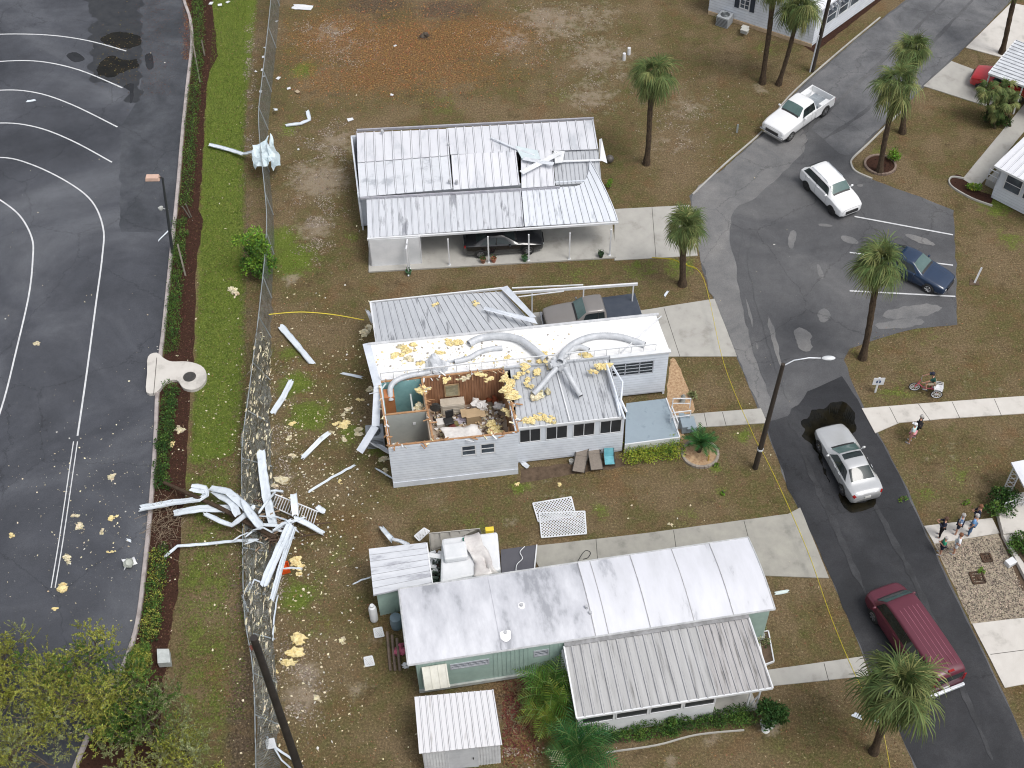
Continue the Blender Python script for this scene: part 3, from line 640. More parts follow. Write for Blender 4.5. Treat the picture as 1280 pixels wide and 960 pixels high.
for x, y in [(561, 183), (562, 228), (571, 229), (478, 166)]:
    mb = MB(); b = P(x, y, 3.0); mb.tube([b, b+Vector((0, 0, .22))], .09, 8); mb.build('vent', mat('vent_grey', (.45, .46, .48), rough=.6), house1)

# ---------------------------------------------------------------- damaged house (middle)
A2 = R_(6.7); O2 = P(492, 609); eu = Vector((math.cos(A2), math.sin(A2), 0)); ev = Vector((-math.sin(A2+R_(2)), math.cos(A2+R_(2)), 0))
def h2(u, v, z=0): return O2+eu*u+ev*v+Vector((0, 0, z))
def uv2(x, y, z):
    d = P(x, y, z)-O2; det = eu.x*ev.y-eu.y*ev.x
    return ((d.x*ev.y-d.y*ev.x)/det, (eu.x*d.y-eu.y*d.x)/det)
ZF, ZT = .9, 3.42
house2 = thing('mobile_home', 'white mobile home with torn-off roof, rooms open to the sky, ducts on top', 'house', tuple(O2), A2)
V1 = uv2(640, 470, ZT)[1]      # depth of the front wing
V1 = 4.3
U1 = uv2(647, 541, ZT)[0]; UR = uv2(840, 452, ZT)[0]; VB = uv2(650, 414, ZT)[1]; VB0 = VB
print('house2', V1, U1, UR, VB)
# outer walls of the front wing
hw = [(uv2(578, 573, 2.4)[0], uv2(597, 571, 2.4)[0], 2.0, 2.85), (uv2(602, 571, 2.4)[0], uv2(621, 569, 2.4)[0], 2.0, 2.85)]
mb = MB()
wall(mb, h2(0, 0), h2(U1, 0), 0, ZT, .1, holes=hw); wall(mb, h2(0, V1), h2(0, 0), 0, ZT, .1); 
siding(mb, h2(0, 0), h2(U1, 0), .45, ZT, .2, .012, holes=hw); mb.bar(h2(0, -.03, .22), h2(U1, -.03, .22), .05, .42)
mb.build('front_wall', white_siding, house2)
for a, b, z0, z1 in hw: window(house2, h2(a, .03), h2(b, .03), z0, z1, 1, 2, fw=.07, m_glass=win_glass)
mb = MB()
wall(mb, h2(U1, 0), h2(U1, V1), .2, ZT, .1, 0); wall(mb, h2(-.15, VB), h2(-.05, V1), 0, ZT, .1); wall(mb, h2(UR, V1), h2(UR, VB), 0, ZT, .1); wall(mb, h2(UR, VB), h2(-.15, VB), 0, ZT, .1)
mb.build('outer_wall', white_siding, house2)
mb = MB(); mb.prism([h2(.05, .1).xy, h2(U1-.05, .1).xy, h2(U1-.05, V1).xy, h2(.05, V1).xy], ZF-.12, ZF)
mb.build('floor', mat('floor_red', (.30, .20, .15), (.40, .34, .27), 1.5, .8), house2)
mb = MB()   # panelled rear wall of the big room
UA = 2.25
wall(mb, h2(UA, V1), h2(U1, V1), ZF, ZT, .08)
o_ = mb.build('panelled_wall', mat('wood_panelling', (.40, .21, .12), (.30, .145, .075), 2, .6, stretch=(9, 9, .5), lo=.42, hi=.56), house2)
mb = MB()
for i in range(28):
    u = UA+.1+i*(U1-UA-.2)/27; mb.box(h2(u, V1-.006, (ZF+ZT)/2), (.012, .012, ZT-ZF-.04), A2)
mb.build('panel_groove', mat('dark_groove', (.12, .06, .035), rough=.7), house2)
mb = MB(); wall(mb, h2(.1, V1), h2(UA, V1), ZF, ZT, .08); wall(mb, h2(.12, 2.15), h2(.12, V1), ZF, ZT, .03); mb.build('bathroom_wall', mat('teal_wall', (.30, .55, .56), (.22, .44, .46), 1.5, .5), house2)
mb = MB(); wall(mb, h2(.1, 2.05), h2(UA-.1, 2.05), ZF, ZT-.02, .09); mb.build('partition', mat('grey_wall', (.40, .42, .39), (.34, .36, .34), 1.2, .6), house2)
mb = MB(); wall(mb, h2(UA, .12), h2(UA, V1-.02), ZF, ZT-.02, .10); mb.build('partition', mat('beige_wall', (.42, .35, .27), (.34, .28, .22), 1.2, .6), house2)
mb = MB(); wall(mb, h2(1.55, 2.2), h2(1.55, 3.4), ZF, ZT-.05, .08); mb.build('partition', mat('grey_wall', (.4, .4, .4)), house2)
# exposed studs and top plates of bare timber
mb = MB()
for a, b in [((0, 0), (U1, 0)), ((0, 0), (0, V1)), ((U1, 0), (U1, V1)), ((UA, .1), (UA, V1)), ((.05, 2.05), (UA, 2.05)), ((0, V1), (U1, V1))]:
    mb.bar(h2(a[0]+.04, a[1]+.05, ZT+.03), h2(b[0]-.04, b[1]+.05, ZT+.03), .10, .045)
for v in (.5, 1.0, 1.5, 2.0, 2.5, 3.0, 3.5, 4.0): mb.box(h2(U1-.12, v, (ZF+ZT)/2), (.09, .05, ZT-ZF), A2)
for v in (.5, 1.1, 1.7): mb.box(h2(.14, v, (ZF+ZT)/2), (.07, .05, ZT-ZF), A2)
for u in (.5, .95, 1.4, 1.85): mb.box(h2(u, .14, (ZF+ZT)/2), (.05, .07, ZT-ZF), A2)
mb.build('stud', wood_pine, house2)
# white ceiling deck of the main part, bare after the roof went
VF = V1
mb = MB(); mb.prism([h2(-.2, VF+.12).xy, h2(UR+.05, VF+.12).xy, h2(UR-.05, VB+.1).xy, h2(-.2, VB+.1).xy], ZT, ZT+.05)
mb.build('ceiling_deck', mat('ceiling_white', (.80, .80, .80), (.64, .62, .58), 1.2, .6, bump=.15, c3=(.84, .84, .84), lo=.3, hi=.78), house2)
mb = MB(); mb.bar(h2(-.35, VB+.12, ZT+.06), h2(UR+.1, VB+.12, ZT+.06), .14, .14); mb.build('rear_edge', mat('grey_trim', (.60, .61, .63), (.45, .46, .48), 3, .5), house2)
mb = MB(); mb.bar(h2(-.42, VB+.2, ZT+.04), h2(-.12, V1-.2, ZT+.04), .42, .10); mb.bar(h2(-.12, V1-.2, ZT+.04), h2(-.5, 2.2, 2.5), .40, .06); mb.bar(h2(-.5, 2.2, 2.5), h2(-1.5, 1.25, 1.7), .42, .05); mb.build('hanging_fascia', alu_side, house2)
mb = MB(); tr_ = random.Random(19)   # splintered timber and torn board along the broken edges
for (a, b, k_) in (((0, 0), (U1, 0), 40), ((0, 0), (0, V1), 22), ((U1, 0), (U1, V1), 46), ((0, V1), (U1, V1), 60), ((UA, .1), (UA, V1), 22)):
    for _ in range(k_):
        t = tr_.random(); c = h2(a[0]+(b[0]-a[0])*t, a[1]+(b[1]-a[1])*t, ZT+tr_.uniform(-.1, .12)); d = Vector((tr_.gauss(0, .2), tr_.gauss(0, .14), tr_.gauss(0, .16))); mb.bar(c, c+d, tr_.uniform(.02, .10), .02, tr_.choice([0, 0, 1, 2]))
tag(mb.build('torn_edge', [wood_pine, white_paint, insul_pale], house2), kind='stuff')
# leftover truss standing along the front edge of the deck
mb = MB(); zt = ZT+.62
mb.bar(h2(.1, VF+.15, zt), h2(UR-.7, VF+.15, zt), .05, .06); mb.bar(h2(.1, VF+.15, ZT+.08), h2(UR-.7, VF+.15, ZT+.08), .06, .05)
for i in range(23): u = .1+i*(UR-.8)/22; mb.bar(h2(u, VF+.15, ZT+.08), h2(u, VF+.15, zt), .035, .035, up=(1, 0, 0))
mb.build('truss', white_paint, house2)
# screened room: metal roof in two sheets, wall with four dark screen pairs
us0, us1 = U1+.02, uv2(781, 521, 3.0)[0]; VS = -.02+uv2(780, 522, 3.0)[1]
VS = uv2(715, 528, 3.0)[1]
print('screen room', us0, us1, VS)
mb = MB(); um = (us0+us1)/2-.15
ribbed(mb, h2(us0+.3, VF+.15, ZT+.05), h2(um, VF+.15, ZT+.05), h2(um+.1, VS, 3.05), h2(us0+.1, VS, 3.05), 9, .035, t=.05); mb.build('metal_roof', grey_roof, house2)
mb = MB(); ribbed(mb, h2(um+.04, VF+.15, ZT+.05), h2(us1-.1, VF+.15, ZT+.05), h2(us1-.05, VS, 3.05), h2(um+.14, VS, 3.05), 11, .035, t=.05); mb.build('metal_roof', grey_roof, house2)
mb = MB(); mb.bar(h2(um, VF+.1, ZT+.12), h2(um+.12, VS+.02, 3.12), .06, .05); mb.build('seam', white_paint, house2)
mb = MB(); c = P(724, 492, 3.3); mb.box((c.x, c.y, 3.31), (.22, .30, .03), A2); mb.build('roof_vent', glass_dark, house2)
mb = MB(); mb.bar(h2(us0-.02, VF, ZT+.1), h2(us1, VF, ZT+.1), .10, .2); mb.build('flashing', grey_roof, house2)
def sw(k): 
    x0 = [648.5, 681.5, 715.5, 749][k]; x1 = [677, 710.5, 744.5, 778][k]; y = 545-4*k; return uv2(x0, y, 2.4)[0], uv2(x1, y, 2.4)[0]
holes = [(sw(k)[0]-us0+.03, sw(k)[1]-us0-.0, 1.75, 2.85) for k in range(4)]
mb = MB(); wall(mb, h2(us0, VS), h2(us1, VS), .1, 3.02, .09, holes=holes); wall(mb, h2(us1, VS), h2(us1, VF), .1, 3.05, .09)
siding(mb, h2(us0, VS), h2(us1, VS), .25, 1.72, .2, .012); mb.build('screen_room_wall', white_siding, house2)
for a, b, z0, z1 in holes: window(house2, h2(us0+a, VS+.03), h2(us0+b, VS+.03), z0, z1, 2, 1, fw=.045, m_glass=screen)
mb = MB(); mb.bar(h2(us0, VS-.04, 3.0), h2(us1, VS-.04, 3.0), .06, .14); mb.build('gutter', white_paint, house2)
# torn twisted gutter strip at the right end of the screened room
mb = MB()
for pts in [[(757, 452, 3.9), (765, 476, 3.8), (772, 500, 3.4), (781, 524, 3.1)], [(764, 455, 3.8), (778, 478, 3.6), (776, 500, 3.5), (783, 515, 3.1)], [(759, 460, 3.6), (769, 492, 3.5), (775, 520, 3.15)]]:
    mb.tube([P(*p) for p in pts], .07, 5)
mb.build('twisted_strip', alu_side, house2)
# recessed right part: wall below the deck with a wide louvred window
w0, w1 = uv2(770, 480, 2.7)[0], uv2(824, 474, 2.7)[0]
mb = MB(); hol = [(w0-us1, w1-us1, 1.9, 2.95)]
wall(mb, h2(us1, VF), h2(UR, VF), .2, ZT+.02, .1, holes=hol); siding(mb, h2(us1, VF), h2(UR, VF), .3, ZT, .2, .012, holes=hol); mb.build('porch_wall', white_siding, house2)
window(house2, h2(w0, VF+.03), h2(w1, VF+.03), 1.9, 2.95, 3, 4, fw=.06, m_frame=mat('grey_frame', (.42, .44, .48)), m_glass=glass_dark)
mb = MB(); mb.slab([h2(-.0+us1, VF-.06, ZT+.1), h2(UR+.1, VF-.06, ZT+.1), h2(UR+.1, VF+.16, ZT+.12), h2(us1, VF+.16, ZT+.12)], .12); mb.build('fascia', white_paint, house2)
# blue-grey porch deck
mb = MB(); px = [(783, 504), (832, 498), (849, 547), (781, 556)]
mb.prism([P(x, y, .75).xy for x, y in px], .62, .75); o_ = mb.build('porch_deck', mat('porch_blue', (.245, .30, .345), (.20, .25, .29), 2, .5, c3=(.26, .32, .365)), house2)
mb = MB(); q = [P(x, y, .75) for x, y in px]; mb.bar(q[2]-Vector((0, .0, .3)), q[3]-Vector((0, .0, .3)), .06, .7); mb.bar(q[1]-Vector((-.03, 0, .3)), q[2]-Vector((-.03, 0, .3)), .06, .7); mb.build('skirt', white_paint, house2)
mb = MB()
for k in range(3):
    c = P(851-k*0, 524, .75)+eu*(.15+.28*k); mb.box((c.x, c.y, .60-.18*k), (.30, 1.0, .10), A2)
    mb.box((c.x, c.y, .30-.09*k), (.26, .9, .60-.18*k-.1), A2)
mb.build('step', mat('porch_blue', (.2, .25, .3)), house2)
def rail(a, b, h=.85, posts=2, m=None, parent=None, bal=0, name='railing'):
    a = Vector(a); b = Vector(b); mb = MB(); up = Vector((0, 0, h)); mb.bar(a+up, b+up, .05, .05); mb.bar(a+up*.5, b+up*.5, .035, .035)
    for i in range(posts): p = a.lerp(b, i/(posts-1)); mb.bar(p, p+up, .045, .045, up=(1, 0, 0))
    for i in range(1, bal): p = a.lerp(b, i/bal); mb.bar(p+up*.08, p+up, .022, .022, up=(1, 0, 0))
    return mb.build(name, m or white_paint, parent)
rail(P(846, 540, .75), P(838, 520, .75), .85, 2, parent=house2); rail(P(838, 528, .75), P(862, 525, .3), .8, 2, parent=house2); rail(P(840, 510, .75), P(862, 510, .3), .8, 2, parent=house2)
# rear carport sheet with its collapsed end, then the bare frame
mb = MB()
def sag(s, v):
    k = max(0, (s-.62)/.38); return Vector((.35*k*v, -.15*k, -.55*k*k*v))
ribbed(mb, P(463, 379, 2.75), P(628, 362, 2.75), P(671, 408, 2.6), P(471, 432, 3.1), 22, .05, segs=6, warp=sag); mb.build('carport_roof', grey_roof, house2)
mb = MB(); mb.bar(P(463, 378, 2.72), P(632, 360, 2.72), .08, .14); mb.bar(P(463, 378, 2.72), P(471, 431, 3.0), .10, .12); mb.build('carport_fascia', white_paint, house2)
mb = MB(); mb.slab([P(625, 360, 3.0), P(634, 357, 3.2), P(670, 396, 3.0), P(664, 398, 2.9)], .03); mb.slab([P(604, 387, 3.05), P(606, 383, 3.2), P(668, 398, 3.1), P(672, 405, 3.0)], .03); mb.build('bent_fascia', alu_side, house2)
mb = MB(); a = P(641, 366, 2.55); b = P(797, 355, 2.55)
mb.bar(a, b, .10, .16); mb.bar(P(640, 360, 2.6), P(729, 356, 2.6), .06, .06); mb.bar(P(648, 371, 2.5), P(705, 364, 2.5), .05, .05); mb.build('carport_beam', white_paint, house2)
for bx, by, ty in ((665, 397, 366), (729.5, 391, 358), (792, 392, 356)):
    bb = P(bx, by+0, 0); 
    # base where the post meets the slab: height found from the beam
    t = a.lerp(b, (bx-641)/156); mb = MB(); mb.bar((t.x, t.y, 0), (t.x, t.y, 2.5), .075, .075, up=(1, 0, 0)); mb.build('carport_post', white_paint, house2)
mb = MB(); mb.prism([P(665, 412).xy, P(800, 398).xy, P(792, 378).xy, P(662, 392).xy], -.02, .045); mb.build('slab', concrete, house2)
mb = MB(); mb.bar(P(827, 395, 3.75), P(777, 440, 3.62), .05, .05); mb.bar(P(777, 441, 3.6), P(783, 434, 3.6), .04, .04); mb.build('loose_bar', white_paint, house2)
mb = MB(); mb.box(h2(-.08, V1+1.3, 1.2), (.06, 2.4, 1.2), A2); mb.build('brick_skirt', mat('brick_skirt', (.40, .24, .19), (.3, .18, .15), 6, .8), house2)

# ---------------------------------------------------------------- green house (front)
A3 = R_(8.6); O3 = P(525, 866); fu = Vector((math.cos(A3), math.sin(A3), 0)); fv = Vector((-math.sin(A3+R_(2)), math.cos(A3+R_(2)), 0))
def h3(u, v, z=0): return O3+fu*u+fv*v+Vector((0, 0, z))
def uv3(x, y, z):
    d = P(x, y, z)-O3; det = fu.x*fv.y-fu.y*fv.x
    return ((d.x*fv.y-d.y*fv.x)/det, (fu.x*d.y-fu.y*d.x)/det)
mint = mat('mint_siding', (.36, .48, .43), (.29, .40, .36), 1.4, .6, bump=.15)
house3 = thing('mobile_home', 'mint green mobile home under a long stained white roof with ribbed porch roof', 'house', tuple(O3), A3)
RU0, RV0 = uv3(510, 832, 2.7); RU1, RV1 = uv3(498, 735, 2.85); RX = uv3(970, 765, 2.7)[0]; RXB = uv3(937, 675, 2.85)[0]
print('house3', RU0, RV0, RU1, RV1, RX, RXB)
UW = RX-.25; VW = RV1-.25
hol3 = [(uv3(562, 830, 2.0)[0], uv3(611, 823, 2.0)[0], 1.75, 2.25), (uv3(667, 818, 2.0)[0], uv3(686, 815, 2.0)[0], 1.75, 2.3)]
mb = MB(); wall(mb, h3(0, 0), h3(UW, 0), .1, 2.72, .1, holes=hol3); wall(mb, h3(UW, 0), h3(UW, VW), .1, 2.72, .1); wall(mb, h3(UW, VW), h3(0, VW), .1, 2.72, .1); wall(mb, h3(0, VW), h3(0, 0), .1, 2.72, .1)
for i in range(60):
    u = .12+i*.2
    if any(h[0]-.05 < u < h[1]+.05 for h in hol3): continue
    if u < UW: mb.box(h3(u, -.012, 1.45), (.05, .02, 2.45), A3)
for i in range(18):
    v = .12+i*.2
    if v < VW: mb.box(h3(UW+.012, v, 1.45), (.02, .05, 2.45), A3)
mb.build('wall', mint, house3)
mb = MB(); mb.bar(h3(-.02, -.06, .28), h3(UW+.05, -.06, .28), .10, .22); mb.bar(h3(UW+.06, -.0, .28), h3(UW+.06, VW, .28), .10, .22); mb.build('skirting', mat('skirt_pale', (.42, .45, .43), (.3, .31, .3), 2, .8), house3)
for a, b, z0, z1 in hol3: window(house3, h3(a, .03), h3(b, .03), z0, z1, 2 if b-a > 1.2 else 1, 4, fw=.06, m_frame=mat('grey_frame', (.42, .44, .48)), m_glass=win_glass)
mb = MB(); du0, du1 = uv3(529, 850, 1.5)[0], uv3(560, 846, 1.5)[0]
c = h3((du0+du1)/2, -.22, 1.72); q = [h3(du0, -.08, 2.5), h3(du1, -.08, 2.5), h3(du1, -.75, 1.55), h3(du0, -.75, 1.55)]
mb.slab(q, .04)
for k in range(4): p0 = q[0].lerp(q[1], .03+.31*k); p1 = q[3].lerp(q[2], .03+.31*k); mb.bar(p0+Vector((0, 0, .02)), p1+Vector((0, 0, .02)), .05, .03)
mb.bar(q[3], h3(du0, -.06, 1.5), .03, .03); mb.bar(q[2], h3(du1, -.06, 1.5), .03, .03)
mb.build('awning', mat('awning_cream', (.70, .69, .62), (.58, .57, .5), 2, .5), house3)
# the long roof, slightly crowned, with real standing seams at its joints
stain = mat('stained_roof', (.62, .63, .67), (.30, .31, .34), .6, .5, bump=.12, c3=(.46, .47, .51), stretch=(1.3, .5, 1), lo=.36, hi=.62, rvar=.15, detail=10)
cleanr = mat('painted_roof', (.64, .65, .70), (.33, .34, .38), .8, .45, bump=.1, c3=(.57, .58, .62), stretch=(1.4, .4, 1), lo=.38, hi=.70, detail=10)
def roof_pt(u, v, m=0):
    k = (v-RV0)/(RV1-RV0); u0 = RU0*(1-k)+RU1*k; u1 = RX*(1-k)+RXB*k
    uu = u0+(u1-u0)*u; return h3(uu, v, 2.72+.26*math.sin(math.pi*min(max(k, 0), 1))*.9+.06*k)
def roofpiece(u0, u1, m, lift=0, name='roof'):
    mb = MB(); n = 8; nu = 2; vs = []
    for j in range(n+1):
        for i in range(nu+1):
            p = roof_pt(u0+(u1-u0)*i/nu, RV0+(RV1-RV0)*j/n); vs.append(p+Vector((0, 0, lift)))
    m_ = len(vs); vs += [v-Vector((0, 0, .06)) for v in vs]; fs = []
    for j in range(n):
        for i in range(nu):
            a = j*(nu+1)+i; fs += [(a, a+1, a+nu+2, a+nu+1), (m_+a, m_+a+nu+1, m_+a+nu+2, m_+a+1)]
    for i in range(nu): fs += [(i, m_+i, m_+i+1, i+1), (n*(nu+1)+i, n*(nu+1)+i+1, m_+n*(nu+1)+i+1, m_+n*(nu+1)+i)]
    for j in range(n): a = j*(nu+1); b = a+nu; fs += [(a, a+nu+1, m_+a+nu+1, m_+a), (b, m_+b, m_+b+nu+1, b+nu+1)]
    mb.add(vs, fs); return mb.build(name, m, house3, smooth=True)
cuts = [0, .505, .54, .655, .775, .885, 1]
roofpiece(0, .505, stain)
for k in range(1, 6): roofpiece(cuts[k]+.001, cuts[k+1], cleanr, .012*(k % 2)+.004, 'roof_sheet')
dirt_line = mat('roof_tar', (.30, .30, .31), (.42, .42, .43), 5, .7)
for k in (.25, .505, .54, .655, .775, .885):
    mb = MB(); mb.tube([roof_pt(k, RV0+(RV1-RV0)*j/8)+Vector((0, 0, .018)) for j in range(9)], .022 if k != .25 else .010, 5); mb.build('roof_seam', dirt_line if k > .5 else stain, house3)
mb = MB(); mb.tube([roof_pt(0, RV0)+Vector((0, 0, 0)), roof_pt(1, RV0)], .05, 6); mb.tube([roof_pt(0, RV1), roof_pt(1, RV1)], .05, 6); mb.tube([roof_pt(0, RV0+(RV1-RV0)*j/8) for j in range(9)], .045, 6); mb.tube([roof_pt(1, RV0+(RV1-RV0)*j/8) for j in range(9)], .045, 6)
mb.build('roof_edge', mat('roof_edge', (.5, .51, .52), (.35, .36, .37), 3, .6), house3)
white_seal = mat('sealant_white', (.85, .85, .86), (.75, .75, .77), 3, .5)
for (x, y, a, b_, hh, m2) in [(632, 791, .28, .42, .10, 1), (652, 757, .17, .17, .12, 1), (733, 760, .08, .08, .2, 0), (738, 767, .08, .08, .15, 0)]:
    c = P(x, y, 2.95); u, v = uv3(x, y, 2.95); k = (v-RV0)/(RV1-RV0); z = 2.72+.26*math.sin(math.pi*k)*.9+.06*k
    c = P(x, y, z)
    if m2:
        q = MB(); q.lathe((c.x, c.y, z-.02), [(1, .0), (.96, .035), (.5, .045)], 18); q.v = [((vx-c.x)*a*(1+.15*math.sin(vx*9))+c.x, (vy-c.y)*b_*1.1+c.y, vz) for vx, vy, vz in q.v]; q.build('roof_patch', white_seal, house3, smooth=True)
    q = MB(); q.tube([(c.x, c.y, z), (c.x, c.y, z+hh)], .07 if not m2 else .08, 10); q.build('vent_pipe', mat('vent_grey', (.4, .4, .42)), house3)
# front porch roof, ribbed
mb = MB(); Zc = 2.62
pa, pb, pc, pd = P(705, 808, Zc), P(936, 772, Zc), P(966, 860, 2.3), P(721, 898, 2.3)
pm0 = pa.lerp(pb, .72); pm1 = pd.lerp(pc, .72)
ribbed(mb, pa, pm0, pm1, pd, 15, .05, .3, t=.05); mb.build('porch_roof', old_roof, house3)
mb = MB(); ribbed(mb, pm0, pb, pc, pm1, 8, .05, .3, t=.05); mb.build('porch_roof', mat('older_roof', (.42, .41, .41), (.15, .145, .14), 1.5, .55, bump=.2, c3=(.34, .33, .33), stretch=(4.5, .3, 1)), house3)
mb = MB(); mb.bar(pa+Vector((0, .12, .04)), pb+Vector((0, .12, .04)), .34, .04); mb.build('flashing', mat('flash_dirty', (.30, .30, .31), (.18, .18, .18), 3, .6), house3)
mb = MB()
for a, b in ((pa, pd), (pd, pc), (pc, pb)): mb.bar(a-Vector((0, 0, .02)), b-Vector((0, 0, .02)), .07, .13)
mb.build('gutter', white_paint, house3)
# screened porch wall below it
e0 = P(745, 908, .0); 
wu0, wv = uv3(726, 918, .0); wu1 = uv3(892, 880, 0)[0]; wu2 = uv3(950, 868, 0)[0]
wv = uv3(722, 900, 2.2)[1]+.12; wu0 = uv3(724, 900, 2.2)[0]
wu1 = wu0+6.25; wu2 = uv3(962, 863, 2.2)[0]-.2
print('porch', wu0, wv, wu1, wu2)
mb = MB(); hs = [(.15+k*1.55, 1.6+k*1.55, 1.45, 2.12) for k in range(4)]
wall(mb, h3(wu0, wv), h3(wu1, wv), .1, 2.2, .08, holes=hs); wall(mb, h3(wu1, wv), h3(wu1, -.1), .1, 2.2, .08); wall(mb, h3(wu0, -.1), h3(wu0, wv), .1, 2.2, .08, holes=[(.5, 3, 1.45, 2.1)]); mb.build('porch_wall', white_paint, house3)
for a, b, z0, z1 in hs: window(house3, h3(wu0+a, wv+.02), h3(wu0+b, wv+.02), z0, z1, 1, 1, fw=.04, m_glass=screen)
mb = MB(); mb.prism([h3(wu1+.1, wv).xy, h3(wu2, wv).xy, h3(wu2, 0).xy, h3(wu1+.1, 0).xy], .0, .14); mb.build('porch_slab', concrete, house3)
for u in (wu2-.1, wu2-.55): mb = MB(); mb.box(h3(u, wv+.05, 1.2), (.07, .07, 2.1), A3); mb.build('post', white_paint, house3)
mb = MB(); mb.bar(h3(wu2-.55, wv+.05, .2), h3(wu2-.1, wv+.05, 1.5), .05, .05); mb.build('brace', white_paint, house3)

# left shed of the green house
sh = thing('shed', 'mint green lean-to shed with stepped white metal roof at the left end', 'shed', tuple(P(475, 778)), A3)
a, b, c, d = P(461, 687, 2.35), P(533, 679, 2.45), P(540, 729, 2.2), P(467, 745, 2.1)
mb = MB(); n = 7
for k in range(n):
    t0, t1 = k/n, (k+1)/n; q = [a.lerp(d, t0), b.lerp(c, t0), b.lerp(c, t1), a.lerp(d, t1)]; q = [q[0]+Vector((0, 0, .07)), q[1]+Vector((0, 0, .07)), q[2], q[3]]; mb.slab(q, .03); mb.bar(q[3]+Vector((0, .03, .012)), q[2]+Vector((0, .03, .012)), .05, .02, 1)
mb.build('roof', mat('shed_roof', (.56, .58, .62), (.30, .31, .35), 1.5, .5, bump=.1, c3=(.48, .50, .54), stretch=(.5, 2, 1)), sh) if False else mb.build('roof', [mat('shed_roof', (.56, .58, .62), (.30, .31, .35), 1.5, .5, bump=.1, c3=(.48, .50, .54), stretch=(.5, 2, 1)), rib_shade_grime], sh)
mb = MB(); p0 = d+Vector((.12, .18, 0)); p1 = c+Vector((-.05, .18, 0)); p2 = b+Vector((-.05, -.1, 0)); p3 = a+Vector((.12, -.1, 0))
for s, e in ((p0, p1), (p1, p2), (p2, p3), (p3, p0)):
    wall(mb, s, e, 0, 2.05, .06)
L = (p1-p0).length
for i in range(int(L/.16)): q = p0.lerp(p1, (i*.16+.08)/L); mb.box((q.x, q.y-.01, 1.0), (.03, .03, 2.0), A3)
mb.build('wall', mint, sh)
mb = MB(); mb.bar(b+Vector((.02, 0, 0)), c+Vector((.02, 0, 0)), .06, .12); mb.build('trim', white_paint, sh)
# front shed with the rusty ribbed roof
A4 = R_(3); sh2 = thing('shed', 'white metal garden shed with grimy ribbed roof in front of the green house', 'shed', tuple(P(525, 985)), A4)
a, b, c, d = P(518, 871, 2.3), P(617, 862, 2.3), P(628, 931, 2.05), P(524, 942, 2.05)
mb = MB(); ribbed(mb, a, b, c, d, 13, .04, .28, t=.03); mb.build('roof', mat('grimy_roof', (.62, .62, .64), (.24, .22, .21), 1.6, .6, bump=.2, c3=(.62, .62, .64), stretch=(3.5, .35, 1), lo=.32, hi=.76), sh2)
p0 = d+Vector((.12, .1, 0)); p1 = c+Vector((-.1, .1, 0)); p2 = b+Vector((-.1, -.1, 0)); p3 = a+Vector((.12, -.1, 0))
mb = MB()
for s, e in ((p0, p1), (p1, p2), (p2, p3), (p3, p0)): wall(mb, s, e, 0, 2.0, .05)
L = (p1-p0).length
for i in range(int(L/.13)): 
    q = p0.lerp(p1, (i*.13+.06)/L)
    if not .33 < i*.13/L < .66: mb.box((q.x, q.y-.01, 1.0), (.035, .025, 1.98), A4)
mb.build('wall', mat('shed_white', (.66, .68, .70), (.5, .51, .53), 2, .6), sh2)
mb = MB(); q = p0.lerp(p1, .5); mb.box((q.x, q.y-.03, .98), (1.4, .03, 1.9), A4); dd = mb.build('door', mat('door_grey', (.55, .57, .60), (.45, .47, .5), 2, .6), sh2)
mb = MB(); mb.box((q.x+.5, q.y-.06, 1.0), (.04, .04, .14), A4); mb.build('handle', blackp, dd)

# ---------------------------------------------------------------- white house at the top, seen in part
tA = P(885, 17); tB = P(1014, 59); tC = P(1100, -3)
e1 = (tB-tA).normalized(); e2 = Vector((-e1.y, e1.x, 0)); e2r = (tC-tB).normalized()
tB = tB-e1*.0
house4 = thing('mobile_home', 'white mobile home at the top edge with navy shutters and a row of windows', 'house', tuple(tB), ang(tA, tB))
mb = MB(); w4 = [((P(925, 5, 1.6)-tA).dot(e1), (P(936, 10, 1.6)-tA).dot(e1), 1.3, 2.4)]
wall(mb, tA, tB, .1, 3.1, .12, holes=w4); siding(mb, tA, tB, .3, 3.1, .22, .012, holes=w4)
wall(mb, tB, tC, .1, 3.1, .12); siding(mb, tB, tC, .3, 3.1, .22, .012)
tD = tA+e2r*9; wall(mb, tD, tA, .1, 3.1, .12); mb.build('wall', white_siding, house4)
mb = MB(); mb.bar(tA+Vector((0, -.05, .14)), tB+Vector((0, -.05, .14)), .08, .28); mb.build('base_board', mat('tan_base', (.55, .42, .28), (.4, .3, .2), 3, .8), house4)
x = w4[0]; window(house4, tA+e1*x[0], tA+e1*x[1], 1.3, 2.4, 2, 3, m_glass=win_glass)
for s in (x[0]-.22, x[1]+.22):
    mb = MB(); c = tA+e1*s; c = c+Vector((e1.y, -e1.x, 0))*.05; mb.box((c.x, c.y, 1.85), (.34, .04, 1.15), ang(tA, tB)); mb.build('shutter', mat('shutter_navy', (.025, .035, .055)), house4)
mb = MB(); mb.prism([(tA-e1*.3-e2r*.3).xy, (tB+e1*.3-e2r*.3).xy, (tC+e1*.3+e2r).xy, (tD-e1*.3+e2r).xy], 3.1, 3.22)
ra = (tA-e1*.3-e2r*.3); rb = (tB+e1*.3-e2r*.3); rc = tC+e1*.3+e2r; rd = tD-e1*.3+e2r; m0 = (ra+rb)/2+Vector((0, 0, 4.1)); m1 = (rc+rd)/2+Vector((0, 0, 4.1))
mb.add([ra+Vector((0, 0, 3.22)), rb+Vector((0, 0, 3.22)), rc+Vector((0, 0, 3.22)), rd+Vector((0, 0, 3.22)), m0, m1], [(0, 1, 4), (1, 2, 5, 4), (2, 3, 5), (3, 0, 4, 5)]); mb.build('roof', white_roof, house4)
Lr = (tC-tB).length
